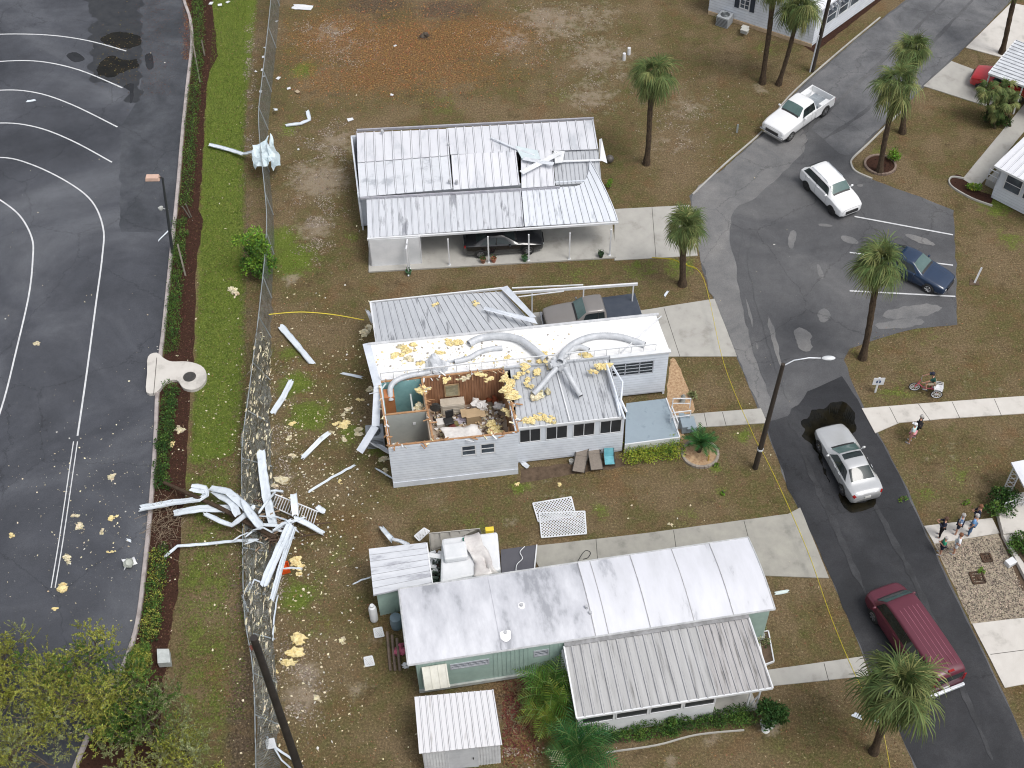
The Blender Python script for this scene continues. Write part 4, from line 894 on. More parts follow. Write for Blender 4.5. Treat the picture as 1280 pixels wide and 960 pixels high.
for k in range(5):
    s = (P(1043, 26, 1.9)-tB).dot(e2r)+k*1.45
    if s+1.2 < Lr: nn = Vector((e2r.y, -e2r.x, 0)); p = tB+e2r*s+nn*.05; q = tB+e2r*(s+1.2)+nn*.05; window(house4, p, q, 1.25, 2.5, 1, 2, m_glass=win_glass)
mb = MB(); s0 = (P(1043, 10, 2.9)-tB).dot(e2r); p = tB+e2r*s0; nn = Vector((e2r.y, -e2r.x, 0))
for k in range(14): mb.bar(p+e2r*(k*.45)+Vector((0, 0, 2.95)), p+e2r*(k*.45)+nn*.5+Vector((0, 0, 2.7)), .2, .03)
mb.build('awning', mat('awning_dark', (.10, .11, .13)), house4)

# ---------------------------------------------------------------- house and carport at the right edge
q0 = P(1238, 248); q1 = P(1300, 280); q2 = P(1266, 196)
d1 = (q1-q0).normalized(); d2 = Vector((-d1.y, d1.x, 0)); A5 = ang(q0, q1)
house5 = thing('mobile_home', 'white mobile home cut by the right edge with pale ribbed roof and double windows', 'house', tuple(q0), A5)
mb = MB(); wall(mb, q0, q0+d1*6, .1, 2.7, .1); wall(mb, q0+d2*7, q0, .1, 2.7, .1); siding(mb, q0, q0+d1*6, .3, 1.1, .2, .012); mb.build('wall', white_siding, house5)
for s, l in ((.5, 1.15), (1.8, 1.15), (3.2, 1.2)): window(house5, q0+d1*s-d2*.01, q0+d1*(s+l)-d2*.01, 1.15, 2.35, 1, 2, m_glass=win_glass)
mb = MB(); ribbed(mb, q0-d1*.3+d2*6+Vector((0, 0, 3.1)), q0+d1*7+d2*6+Vector((0, 0, 3.1)), q0+d1*7-d2*.35+Vector((0, 0, 2.72)), q0-d1*.3-d2*.35+Vector((0, 0, 2.72)), 18, .04, t=.05); mb.build('roof', white_roof, house5)
mb = MB(); mb.bar(q0-d1*.3-d2*.38+Vector((0, 0, 2.66)), q0+d1*7-d2*.38+Vector((0, 0, 2.66)), .08, .14); mb.bar(q0-d1*.3-d2*.38+Vector((0, 0, 2.66)), q0-d1*.3+d2*6+Vector((0, 0, 3.0)), .08, .12); mb.build('gutter', white_paint, house5)
mb = MB(); mb.prism([(q0-d1*.95+d2*.9).xy, (q0-d1*.05+d2*.9).xy, (q0-d1*.05+d2*2.4).xy, (q0-d1*.95+d2*2.4).xy], 0, .5); mb.build('step', concrete, house5)
rail(q0-d1*.95+d2*.9+Vector((0, 0, .5)), q0-d1*.05+d2*.9+Vector((0, 0, .5)), .8, 3, parent=house5)
# carport roof over the red car
cpt = thing('carport', 'white ribbed carport roof on posts over a red car', 'carport', tuple(P(1250, 150)), 0)
a, b, c, d = P(1270, 50, 2.6), P(1372, 90, 2.6), P(1372, 140, 2.4), P(1236, 91, 2.4)
mb = MB(); ribbed(mb, d, a, b, c, 12, .05, t=.03); mb.build('roof', mat('cp_roof', (.62, .65, .69), (.45, .47, .5), 2, .45), cpt)
mb = MB(); mb.bar(d-Vector((0, 0, .06)), c-Vector((0, 0, .06)), .08, .14); mb.bar(a-Vector((0, 0, .06)), d-Vector((0, 0, .06)), .08, .14); mb.build('beam', white_paint, cpt)
for p in (d+Vector((.15, .1, 0)), d.lerp(c, .33)+Vector((0, .1, 0)), d.lerp(c, .66), a+Vector((.1, -.1, 0))):
    mb = MB(); mb.bar((p.x, p.y, 0), (p.x, p.y, 2.35), .08, .08, up=(1, 0, 0)); mb.build('post', white_paint, cpt)
# lattice-posted awning cut by the right edge lower down
cp2 = thing('porch_awning', 'white porch awning with lattice post cut by the right edge', 'awning', tuple(P(1268, 612)), 0)
a = P(1264, 578, 2.3); b = P(1330, 565, 2.3); c = P(1330, 620, 2.3); d = P(1280, 608, 2.3)
mb = MB(); mb.slab([a, b, c, d], .1); mb.build('roof', white_roof, cp2)
mb = MB(); base = Vector((a.x+.12, a.y-.2, 0)); e = Vector((.35, -.15, 0))
mb.bar(base, base+Vector((0, 0, 2.2)), .05, .05, up=(1, 0, 0)); mb.bar(base+e, base+e+Vector((0, 0, 2.2)), .05, .05, up=(1, 0, 0))
for k in range(6): mb.bar(base+Vector((0, 0, .35*k+.1)), base+e+Vector((0, 0, .35*k+.4)), .025, .025); mb.bar(base+e+Vector((0, 0, .35*k+.1)), base+Vector((0, 0, .35*k+.4)), .025, .025)
mb.build('lattice_post', white_paint, cp2)
# ================================================================== VEHICLES
def paint(name, c, rough=.28, metal=0, coat=.6):
    m = mat(name, c, tuple(x*.93 for x in c), 1.2, rough, metal=metal); m.node_tree.nodes['Principled BSDF'].inputs['Coat Weight'].default_value = coat
    m.node_tree.nodes['Principled BSDF'].inputs['Coat Roughness'].default_value = .08; return m
red_lens = mat('red_lens', (.30, .01, .01), rough=.15); clear_lens = mat('clear_lens', (.62, .64, .66), rough=.1); amber = mat('amber_lens', (.5, .15, .02), rough=.2)
car_glass = mat('car_glass', (.012, .016, .018), (.03, .045, .045), .8, .05)
green_glass = mat('windscreen_glass', (.06, .105, .10), (.11, .17, .165), .7, .05)

def crom(p0, p1, p2, p3, t): return .5*((2*p1)+(p2-p0)*t+(2*p0-5*p1+4*p2-p3)*t*t+(3*p1-p0-3*p2+p3)*t**3)
class Loft:
    """car shell: stations (x, half width, sill z, belt z, roof half width, roof z, crown)"""
    def __init__(s, st, sharp=()):
        s.rings = []; s.n = len(st)
        for x, w, zs, zb, wr, zr, cr in st:
            s.rings.append([Vector((x, 0, zs)), Vector((x, w*.80, zs)), Vector((x, w*.955, zs+.07)), Vector((x, w, zs+(zb-zs)*.45)), Vector((x, w*.985, zb-.05)), Vector((x, w*.955, zb)), Vector((x, wr, zr-.07 if zr-zb > .2 else zr-.02)), Vector((x, wr*.86, zr)), Vector((x, wr*.45, zr+cr*.8)), Vector((x, 0, zr+cr))])
    def at(s, i, j):
        n = s.n; i = min(max(i, 0), n-1-1e-6); a = int(i); t = i-a
        def col(k):
            q = [s.rings[max(a-1, 0)][k], s.rings[a][k], s.rings[min(a+1, n-1)][k], s.rings[min(a+2, n-1)][k]]
            c = crom(*q, t); l = q[1].lerp(q[2], t); return c.lerp(l, .55)
        m = len(s.rings[0]); j = min(max(j, 0), m-1-1e-6); b = int(j); v = j-b
        q = [col(max(b-1, 0)), col(b), col(min(b+1, m-1)), col(min(b+2, m-1))]
        c = crom(*q, v); l = q[1].lerp(q[2], v); return c.lerp(l, .5)
    def shell(s, sub=4, sj=3):
        m = len(s.rings[0]); NI = (s.n-1)*sub; NJ = (m-1)*sj; mb = MB(); vs = []
        for a in range(NI+1):
            half = [s.at(a/sub, b/sj) for b in range(NJ+1)]
            vs += half+[Vector((p.x, -p.y, p.z)) for p in half[-2:0:-1]]
        k = 2*NJ; fs = [(a*k+b, a*k+(b+1) % k, (a+1)*k+(b+1) % k, (a+1)*k+b) for a in range(NI) for b in range(k)]
        fs += [tuple(range(k))[::-1], tuple(NI*k+b for b in range(k))]
        return mb.add(vs, [f[::-1] for f in fs])
    def patch(s, i0, i1, j0, j1, side, off=.012, ni=8, nj=4, trim=None):
        """piece of the surface lifted by off; side 1/-1 or 0 = across the middle from j0 on one side to j0 on the other"""
        mb = MB(); vs = []
        js = [j0+(j1-j0)*b/nj for b in range(nj+1)]
        cols_ = [(j, 1) for j in js] if side >= 0 else [(j, -1) for j in js]
        if side == 0: cols_ = [(j0+(8.999-j0)*b/nj, 1) for b in range(nj+1)]+[(j0+(8.999-j0)*b/nj, -1) for b in range(nj-1, -1, -1)]
        for a in range(ni+1):
            ii = i0+(i1-i0)*a/ni
            for j, sg in cols_:
                i2 = ii
                if trim: i2 = trim(ii, (j-j0)/(j1-j0) if side else 0)
                p = s.at(i2, j); e = .04; pu = s.at(i2+e, j)-s.at(i2-e, j); pv = s.at(i2, j+e)-s.at(i2, j-e)
                n = pu.cross(pv); n = n.normalized() if n.length > 1e-9 else Vector((0, 0, 1))
                if n.dot(p-Vector((p.x, 0, .6))) < 0: n = -n
                q = p+n*off; vs.append(Vector((q.x, sg*q.y, q.z)))
        k = len(cols_); fs = [(a*k+b, a*k+b+1, (a+1)*k+b+1, (a+1)*k+b) for a in range(ni) for b in range(k-1)]
        return mb.add(vs, fs)
def wheel(root, x, y, r, wd=.21, side=1, rim=None):
    mb = MB(); c = Vector((x, y, r)); n = 20
    prof = [(r*.62, -wd/2), (r*.93, -wd/2), (r, -wd*.32), (r, wd*.32), (r*.93, wd/2), (r*.62, wd/2)]
    vs = [c+Vector((rr*math.cos(2*math.pi*k/n), h*side, rr*math.sin(2*math.pi*k/n))) for rr, h in prof for k in range(n)]
    mb.add(vs, [(i*n+k, i*n+(k+1) % n, (i+1)*n+(k+1) % n, (i+1)*n+k) for i in range(5) for k in range(n)]+[tuple(range(n)), tuple(5*n+k for k in range(n))])
    t = mb.build('wheel', rubber, root, local=True, smooth=True)
    mb = MB(); rr = r*.64; y1 = wd/2*side
    vs = [c+Vector((q*math.cos(2*math.pi*k/n), y1+h*side, q*math.sin(2*math.pi*k/n))) for q, h in ((rr, .004), (rr*.9, .014)) for k in range(n)]
    mb.add(vs, [(k, (k+1) % n, n+(k+1) % n, n+k) for k in range(n)])
    for k in range(6):
        a = 2*math.pi*k/6; d = Vector((math.cos(a), 0, math.sin(a))); mb.bar(c+Vector((0, y1+.014*side, 0)), c+d*rr*.93+Vector((0, y1+.010*side, 0)), .075*r/.33, .02, up=(0, 1, 0))
    mb.tube([c+Vector((0, y1, 0)), c+Vector((0, y1+.03*side, 0))], r*.17, 10)
    mb.build('rim', rim or rim_m, t, local=True)
    return t
def arch(root, x, y, r, side):
    mb = MB(); n = 16; vs = []
    for q in (r*1.06, r*1.18):
        for k in range(n+1): a = math.pi*(-.06+1.12*k/n); vs.append((x+q*math.cos(a), y, r+q*math.sin(a)))
    mb.add(vs, [(k, k+1, n+2+k, n+1+k) for k in range(n)])
    vs = [(x+r*1.08*math.cos(2*math.pi*k/n), y+.002*side, r+r*1.08*math.sin(2*math.pi*k/n)) for k in range(n)]
    mb.add(vs, [tuple(range(n))]); mb.build('wheel_arch', blackp, root, local=True)

def car(name, label, cat, loc, rz, p, st, g, glass_side=car_glass, glass_f=green_glass, glass_r=car_glass, wheel_r=.33, axles=(1.40, -1.35), track=.83, sunroof=None, rails=False, clad=False, tail=True, extra=None, rim=None, seams=True, lamps=(.62, .25)):
    """g: i indices: cowl, roof_front, roof_rear, tail ; stations from the nose to the tail"""
    root = thing(name, label, cat, loc, rz)
    lf = Loft(st); body = lf.shell().build('body', p, root, local=True, smooth=True, auto=50)
    ic, ir, jr, it = g
    lf.patch(ic+.14, ir-.06, 6.55, 9, 0, .012, 6, 6).build('windshield', glass_f, root, local=True, smooth=True)
    lf.patch(ic-.10, ic+.16, 7.0, 9, 0, .010, 3, 6).build('cowl', blackp, root, local=True, smooth=True)
    q = lf.at(.42, 7.0); mb = MB(); mb.tube([(lf.at(.30, j).x, s*lf.at(.30, j).y, lf.at(.30, j).z+.002) for s, j in ((-1, 5.6), (-1, 6.4), (-1, 7.2), (-1, 8.2), (1, 8.95), (1, 8.2), (1, 7.2), (1, 6.4), (1, 5.6))], .008, 4); mb.build('hood_seam', blackp, root, local=True)
    if it: lf.patch(jr+.08, it-.16, 6.6, 9, 0, .012, 6, 6).build('rear_window', glass_r, root, local=True, smooth=True)
    for s in (1, -1):
        lf.patch(ic+.42, (it or jr)-.38 if it else jr-.05, 5.15, 5.9, s, .012, 16, 3, trim=lambda i, v: i if ir <= i <= jr else (ir-(ir-i)*(1-.75*v) if i < ir else jr+(i-jr)*(1-.75*v))).build('side_window', glass_side, root, local=True, smooth=True)
        mb = MB(); mid = (ir+jr)/2
        for i0 in (mid-.02,):
            pts = [lf.at(i0, j) for j in (5.1, 5.5, 5.95)]; mb.tube([(q.x, s*(q.y+.016), q.z) for q in pts], .022, 4)
        mb.build('pillar', blackp, root, local=True)
        if seams:
            mb = MB()
            for i0 in (ic+.62, mid-.02, jr-.02):
                pts = [lf.at(i0, j) for j in (2.3, 3, 4, 4.9)]; mb.tube([(q.x, s*(q.y+.001), q.z) for q in pts], .007, 4)
            mb.build('door_seam', blackp, root, local=True)
            for i0 in (mid-.28, jr-.25):
                q = lf.at(i0, 4.1); mb = MB(); mb.box((q.x, s*(q.y+.015), q.z), (.17, .03, .03)); mb.build('door_handle', p, root, local=True)
        q = lf.at(ic+.55, 5.0); mb = MB(); mb.blob((q.x, s*(q.y+.13), q.z+.08), (.07, .11, .075), 8, 0); mb.bar((q.x, s*q.y, q.z), (q.x, s*(q.y+.1), q.z+.05), .05, .03); mb.build('mirror', p if not clad == 'black' else blackp, root, local=True, smooth=True)
        # lamps hug the shell at nose and tail
        lf.patch(.02, lamps[1]*1.6, 3.9, 5.6, s, .014, 4, 4).build('headlight', clear_lens, root, local=True, smooth=True)
        if tail: lf.patch(lf.n-1-lamps[0]*1.3, lf.n-1.02, 3.9, 5.5, s, .016, 4, 4).build('taillight', red_lens, root, local=True, smooth=True)
        for x in axles: arch(root, x, s*(track+.095), wheel_r, s); wheel(root, x, s*(track+.02), wheel_r, .21, s, rim)
    x0 = st[0][0]; mb = MB(); mb.box((x0+.03, 0, (st[0][2]+st[0][5])/2+.03), (.05, st[0][1]*1.35, .2)); mb.build('grille', blackp, root, local=True)
    x1 = st[-1][0]; mb = MB(); mb.box((x1-.012, 0, st[-1][2]+.30), (.02, .34, .15)); mb.build('number_plate', mat('plate_white', (.6, .6, .58), rough=.4), root, local=True)
    if clad:
        for s in (1, -1): lf.patch(.2, lf.n-1.2, 1.0, 2.25, s, .012, 30, 3).build('sill_trim', blackp, root, local=True, smooth=True)
    if sunroof:
        lf.patch(sunroof[0], sunroof[1], 7.05, 9, 0, .014, 4, 5).build('sunroof', car_glass, root, local=True, smooth=True)
    if rails:
        for s in (1, -1):
            mb = MB(); a = lf.at(ir+.25, 6.9); b = lf.at(jr-.1, 6.9); mb.tube([(a.x, s*a.y, a.z), (a.x-.1, s*a.y, a.z+.06), (b.x+.1, s*b.y, b.z+.06), (b.x, s*b.y, b.z)], .02, 6); mb.build('roof_rail', alu, root, local=True)
    return root, lf
def place(px0, px1, z=0):
    """centre and heading (nose at px0, tail at px1)"""
    a = P(*px0, z); b = P(*px1, z); c = (a+b)/2; return (c.x, c.y, .012), math.atan2(a.y-b.y, a.x-b.x)

sedan = [(2.43, .60, .32, .55, .45, .62, .01), (2.34, .80, .22, .66, .66, .72, .02), (1.9, .90, .18, .76, .74, .84, .04), (1.15, .925, .17, .86, .76, .95, .04), (.78, .93, .17, .90, .74, 1.00, .04), (.02, .93, .17, .93, .62, 1.40, .035), (-.45, .93, .17, .94, .63, 1.44, .04), (-.95, .93, .17, .95, .60, 1.41, .035), (-1.75, .925, .18, .97, .72, 1.06, .03), (-2.25, .87, .22, .93, .68, 1.02, .02), (-2.40, .74, .34, .80, .56, .92, .01)]
loc, rz = place((1037, 533), (1084, 618), .75)
silver = paint('silver_paint', (.55, .56, .57), .25, .35)
car('parked_car', 'silver four-door sedan with a sunroof standing on the wet street', 'car', loc, rz, silver, sedan, (4, 5, 7, 8), sunroof=(5.15, 5.95), rim=chrome, axles=(1.45, -1.42))
loc, rz = place((681, 298), (580, 305), .7); loc = (loc[0]-.1, loc[1]+.2, .10)
car('parked_car', 'black four-door sedan parked under the open carport roof', 'car', loc, rz, paint('black_paint', (.012, .013, .016), .2), sedan, (4, 5, 7, 8), glass_f=car_glass, rim=rim_m, axles=(1.45, -1.42))
suv = [(2.17, .66, .34, .62, .50, .74, .02), (2.06, .82, .24, .80, .68, .90, .03), (1.6, .90, .22, .93, .74, 1.01, .04), (1.20, .91, .21, 1.0, .76, 1.09, .04), (.98, .915, .21, 1.03, .74, 1.14, .04), (.42, .915, .21, 1.04, .64, 1.55, .04), (-.5, .915, .21, 1.06, .66, 1.62, .04), (-1.55, .91, .22, 1.10, .64, 1.58, .04), (-2.02, .90, .24, 1.10, .70, 1.22, .03), (-2.12, .87, .27, 1.02, .66, 1.10, .02), (-2.17, .78, .40, .90, .58, .98, .01)]
loc, rz = place((1061, 256), (1018, 214), .8)
whitep = paint('white_paint_car', (.80, .81, .82), .25)
car('parked_car', 'white compact crossover with black wheels rolling into the junction', 'car', loc, rz, whitep, suv, (4, 5, 7, 8), wheel_r=.35, axles=(1.30, -1.30), track=.80, rails=True, rim=blackp, glass_r=car_glass, clad=True)
ss = [(x*.95, w_*.96, a, b, c, d, e) for x, w_, a, b, c, d, e in sedan]
loc, rz = place((1176, 348), (1112, 318), .7)
car('parked_car', 'dark blue sedan in a parking bay, half hidden by a palm crown', 'car', loc, rz, paint('blue_paint', (.012, .030, .070), .2), ss, (4, 5, 7, 8), axles=(1.36, -1.33), track=.79, rim=chrome)
loc, rz = place((1222, 92), (1290, 112), .7)
car('parked_car', 'red car nosing out from under the ribbed carport roof', 'car', loc, rz, paint('red_paint', (.42, .012, .018), .2), suv, (4, 5, 7, 8), wheel_r=.34, axles=(1.30, -1.30), track=.80)

# maroon van: long ribbed high roof
van = [(2.78, .74, .36, .78, .60, .90, .02), (2.66, .90, .26, .90, .74, 1.02, .03), (2.35, .97, .24, 1.03, .82, 1.12, .04), (2.08, .985, .24, 1.10, .84, 1.22, .04), (1.48, .99, .24, 1.15, .76, 1.88, .04), (.6, .99, .24, 1.18, .76, 1.98, .05), (-1.2, .99, .24, 1.18, .77, 1.99, .05), (-2.45, .985, .25, 1.18, .75, 1.96, .04), (-2.72, .97, .26, 1.16, .74, 1.88, .03), (-2.80, .93, .36, 1.10, .70, 1.75, .02)]
loc, rz = place((1103, 729), (1186, 852), 1.2)
maroon = paint('maroon_paint', (.105, .018, .034), .45, 0, .2)
vr, lf = car('parked_van', 'maroon passenger van with ribbed roof driving up the wet street', 'van', loc, rz, maroon, van, (3, 4, 7, 0), wheel_r=.36, axles=(1.75, -1.75), track=.88, lamps=(.4, .3), rim=rim_m, tail=False, glass_side=car_glass)
pinkl = mat('roof_rib_pink', (.34, .13, .17), (.22, .06, .09), 2, .5)
for y in (-.46, -.23, 0, .23, .46):
    mb = MB(); z = 2.015-.12*y*y; mb.tube([(1.3, y, z-.10), (.8, y, z+.0), (.4, y, z+.015), (-2.2, y, z+.018), (-2.45, y, z-.0)], .016, 5); mb.build('roof_rib', pinkl, vr, local=True)
mb = MB(); mb.box((-2.66, 0, 1.975), (.10, .30, .05)); mb.build('brake_light', red_lens, vr, local=True)
mb = MB(); mb.box((-2.80, 0, 1.45), (.02, 1.35, .5)); mb.build('rear_window', car_glass, vr, local=True)
mb = MB(); mb.box((-2.90, 0, .48), (.14, 1.9, .17)); mb.build('rear_bumper', alu, vr, local=True, bevel=.02)
for s in (1, -1): mb = MB(); mb.box((-2.80, s*.84, 1.15), (.04, .12, .5)); mb.build('taillight', red_lens, vr, local=True)

# pickups
cab = [(2.72, .74, .42, .82, .62, .96, .02), (2.62, .92, .34, .92, .76, 1.06, .03), (2.1, .98, .32, 1.04, .82, 1.14, .05), (1.25, .985, .32, 1.10, .84, 1.22, .05), (.98, .985, .32, 1.12, .80, 1.26, .04), (.40, .985, .32, 1.15, .68, 1.76, .04), (-.25, .985, .32, 1.15, .69, 1.80, .04), (-.62, .98, .32, 1.15, .67, 1.77, .03), (-.74, .975, .34, 1.14, .70, 1.55, .02)]
def pickup(label, loc, rz, p, cover=None, glassf=green_glass, toolbox=False, cab_=cab):
    root, lf = car('pickup_truck', label, 'truck', loc, rz, p, cab_, (4, 5, 7, 0), wheel_r=.39, axles=(1.85,), track=.86, tail=False, rim=chrome, glass_f=glassf, clad=True)
    mb = MB()   # open load bed
    x0, x1, w, zb, zt = -.79, -2.78, .97, .42, 1.10
    for s in (1, -1): mb.box(((x0+x1)/2, s*(w-.04), (zb+zt)/2), (x0-x1, .08, zt-zb)); mb.box((-1.85, s*(w-.22), .88), (.85, .32, .34))
    mb.box((x0-.03, 0, (.6+zt)/2), (.05, 2*w-.16, zt-.6)); mb.box(((x0+x1)/2, 0, .62), (x0-x1, 2*w-.16, .06))
    mb.build('load_bed', p if cover else [p][0], root, local=True, bevel=.012)
    mb = MB(); mb.box(((x0+x1)/2, 0, .66), (x0-x1-.2, 1.15, .02))
    for k in range(7): mb.box(((x0+x1)/2, -.5+k*.166, .675), (x0-x1-.25, .05, .02))
    mb.build('bed_liner', mat('bed_grey', (.34, .37, .40), (.22, .25, .28), 3, .6), root, local=True)
    mb = MB(); mb.box((x1+.03, 0, .80), (.06, 2*w-.18, .58)); tg = mb.build('tailgate', p, root, local=True, bevel=.012)
    mb = MB(); mb.box((x1-.01, 0, .98), (.03, .25, .06)); mb.build('handle', blackp, tg, local=True)
    for s in (1, -1):
        mb = MB(); mb.box((x1-.005, s*(w-.05), .86), (.03, .1, .34)); mb.build('taillight', red_lens, root, local=True)
        arch(root, -1.85, s*.975, .39, s); wheel(root, -1.85, s*.88, .39, .23, s, chrome)
    mb = MB(); mb.box((x1-.12, 0, .50), (.14, 1.9, .16)); mb.build('rear_bumper', chrome, root, local=True, bevel=.02)
    mb = MB(); mb.box((2.78, 0, .55), (.14, 1.86, .2)); mb.build('front_bumper', chrome, root, local=True, bevel=.03)
    if cover:
        mb = MB(); mb.box(((x0+x1)/2, 0, zt+.03), (x0-x1+.02, 2*w-.06, .05)); mb.build('bed_cover', cover, root, local=True, bevel=.015)
    return root
loc, rz = place((964, 163), (1030, 116), .9)
pk = pickup('white pickup truck with an open grey load bed stopped on the road', loc, rz, whitep)
mb = MB(); mb.blob((-1.1, -.45, .85), (.22, .3, .2), 8, .3); mb.build('load_bag', blackp, pk, local=True)
loc, rz = place((680, 404), (803, 388), .9)
tan = paint('tan_paint', (.25, .235, .225), .35, .3)
loc = (P(739, 398, .9).x, P(739, 393, .9).y, .05)
pickup('grey-tan pickup truck with dark bed cover behind the roofless house', loc, rz, tan, cover=mat('tonneau_blue', (.035, .045, .065), (.05, .06, .08), 2, .5))
# ================================================================== VEGETATION
def frond(mb, base, az, el, L, rnd, droop=1.0, n=15, mi=0, wind=(0, 0)):
    """one sabal fan leaf: bare stalk, then leaflets fanning from a curved rib"""
    d = Vector((math.cos(az)*math.cos(el), math.sin(az)*math.cos(el), math.sin(el)))
    side = Vector((-math.sin(az), math.cos(az), 0)); p = Vector(base); pts = [p.copy()]; st = L*.42; k = 5
    for i in range(k):
        d = (d+Vector((wind[0]*.05, wind[1]*.05, -.06*droop))).normalized(); p = p+d*st/k; pts.append(p.copy())
    mb.tube(pts, [.022-.003*i for i in range(k+1)], 4, 0, cap=False)
    up = side.cross(d).normalized()
    # costa continues, leaflets along it
    for i in range(n):
        t = i/(n-1); a = (t-.5)*2*1.95; along = (1-abs(t-.5)*2)
        o = pts[-1]+d*L*.20*along*(.5)
        ld = (d*math.cos(a)+side*math.sin(a)+up*(.10-.12*abs(math.sin(a)))).normalized()
        ll = L*.58*(.78+.22*math.cos(a))*rnd.uniform(.85, 1.08); w = .056
        q = o.copy(); sd = ld.cross(up).normalized(); vs = [q+sd*w*.4, q-sd*w*.4]; m = 3; dd = ld.copy()
        for j in range(m):
            dd = (dd+Vector((wind[0]*.14, wind[1]*.14, -(.16+.30*j)*droop*rnd.uniform(.6, 1.4)))).normalized(); q = q+dd*ll/m
            ww = w*(1, .75, .12)[j]; vs += [q+sd*ww*.5, q-sd*ww*.5]
        mb.add(vs, [(2*j, 2*j+1, 2*j+3, 2*j+2) for j in range(m)], mi)
def crown_mesh(c, R, n, seed, wind=(0, 0), droop=1, dense=17, lowdead=3):
    rnd = random.Random(seed); mb = MB()
    for i in range(n):
        f = (i+.5)/n; el = R_(80-108*f**.9)+rnd.uniform(-.28, .28); az = i*2.39996+rnd.uniform(-.25, .25)
        L = R*rnd.uniform(.58, 1.08)*(.8 if el > .9 else 1)
        frond(mb, Vector(c)+Vector((rnd.uniform(-.06, .06), rnd.uniform(-.06, .06), rnd.uniform(-.12, .12))), az, el, L, rnd, droop*(.9+.9*f)*rnd.uniform(.7, 1.5), dense, 1 if rnd.random() < .16 else 0, wind)
    return mb
def palm(base, top, label, R=1.45, n=44, seed=1, tr=.16, wind=(0, 0), group='cabbage palms along the road', droop=1, trunk=True, hang=None):
    """base (x,y,0) world; top = world point of the bud"""
    base = Vector(base); top = Vector(top); tr *= 1.25; R *= 1.2; n = int(n*1.45*(.85+.1*(seed % 4))); hang = (hang or [])+[(seed*1.7, -.9, R*1.1), (seed*2.9, -1.1, R), (seed*.7+2, -.8, R*1.05)]; wind = (wind[0]+.35*math.cos(seed*2.2), wind[1]+.35*math.sin(seed*2.2)); droop *= (.8, 1.2, 1.0)[seed % 3]; root = thing('palm_tree', label, 'palm', tuple(base), 0, group)
    rnd = random.Random(seed); k = 22; pts = []; rs = []
    for i in range(k+1):
        t = i/k; p = base.lerp(top, t)+Vector((math.sin(t*3+seed)*.07*math.sin(t*math.pi), math.cos(t*2.3+seed)*.06*math.sin(t*math.pi), 0))
        pts.append(p); rs.append(tr*(1.35-.5*min(t*7, 1)+.06*math.sin(i*2.1)+(.22 if t > .86 else 0)))
    MB().tube(pts, rs, 10).build('trunk', trunk_m, root, smooth=True)
    mb = MB()
    for i in range(26):      # old leaf bases below the crown
        a = i*2.4; z = -.1-.045*i; p = top+Vector((math.cos(a)*tr*1.0, math.sin(a)*tr*1.0, z)); mb.bar(p, p+Vector((math.cos(a)*.13, math.sin(a)*.13, .17)), .06, .03)
    mb.build('leaf_bases', mat('boots', (.13, .065, .04), (.07, .04, .03), 6, .9), root)
    c = crown_mesh(top, R, n, seed, wind, droop)
    if hang:
        for az, el, L in hang: frond(c, top, az, el, L, rnd, 2.2, 19, 1, wind)
    c.build('crown', [palm_leaf, palm_dry], root)
    return root
def topat(base, px, py):
    """height above base where a trunk through pixel px,py stands (vertical plane facing the camera)"""
    lo, hi = 0, 25
    for _ in range(40):
        m = (lo+hi)/2
        if P(px, py, m).y < base[1]: hi = m      # ray point at this height is nearer than the base
        else: lo = m
    return P(px, py, lo)
def palm_px(b, t, label, **k):
    base = P(*b); top = topat(base, *t); return palm(base, top, label, **k)
palm_px((808, 205), (817, 92), 'palm tree alone on the open lawn right of the white-roofed house', R=1.75, seed=2, droop=1.15)
palm_px((853, 356), (857, 282), 'short palm tree between the two driveways with a trunk tied with tape', R=1.45, seed=3, tr=.18)
palm_px((1099, 216), (1122, 104), 'palm tree in the round mulch ring at the junction', R=2.05, seed=4, droop=1.2, hang=[(.3, -.5, 2.3)])
palm_px((1128, 166), (1141, 62), 'palm tree just behind the one in the mulch ring at the junction', R=1.55, seed=5)
palm_px((953, 104), (968, -26), 'bare-trunked palm tree whose crown leaves the picture at the top', R=1.7, seed=6)
palm_px((973, 106), (1000, 10), 'palm tree with low crown in front of the window row at the top', R=1.75, seed=7, tr=.14, hang=[(-.6, -.7, 2.0)])
palm_px((1078, 448), (1101, 328), 'palm tree leaning over the dark blue sedan in the parking bay', R=1.85, seed=8, wind=(-.9, .1), droop=.9, hang=[(-.2, -.9, 2.1), (.2, -.3, 2.0)])
palm_px((1252, 67), (1276, -30), 'palm trunk standing on the pale driveway at the top right', R=1.6, seed=9)
palm_px((1092, 940), (1125, 858), 'large palm tree beside the maroon van at the bottom right', R=2.15, n=50, seed=10, wind=(.5, .1), tr=.15, hang=[(-.9, -1.0, 2.0)])

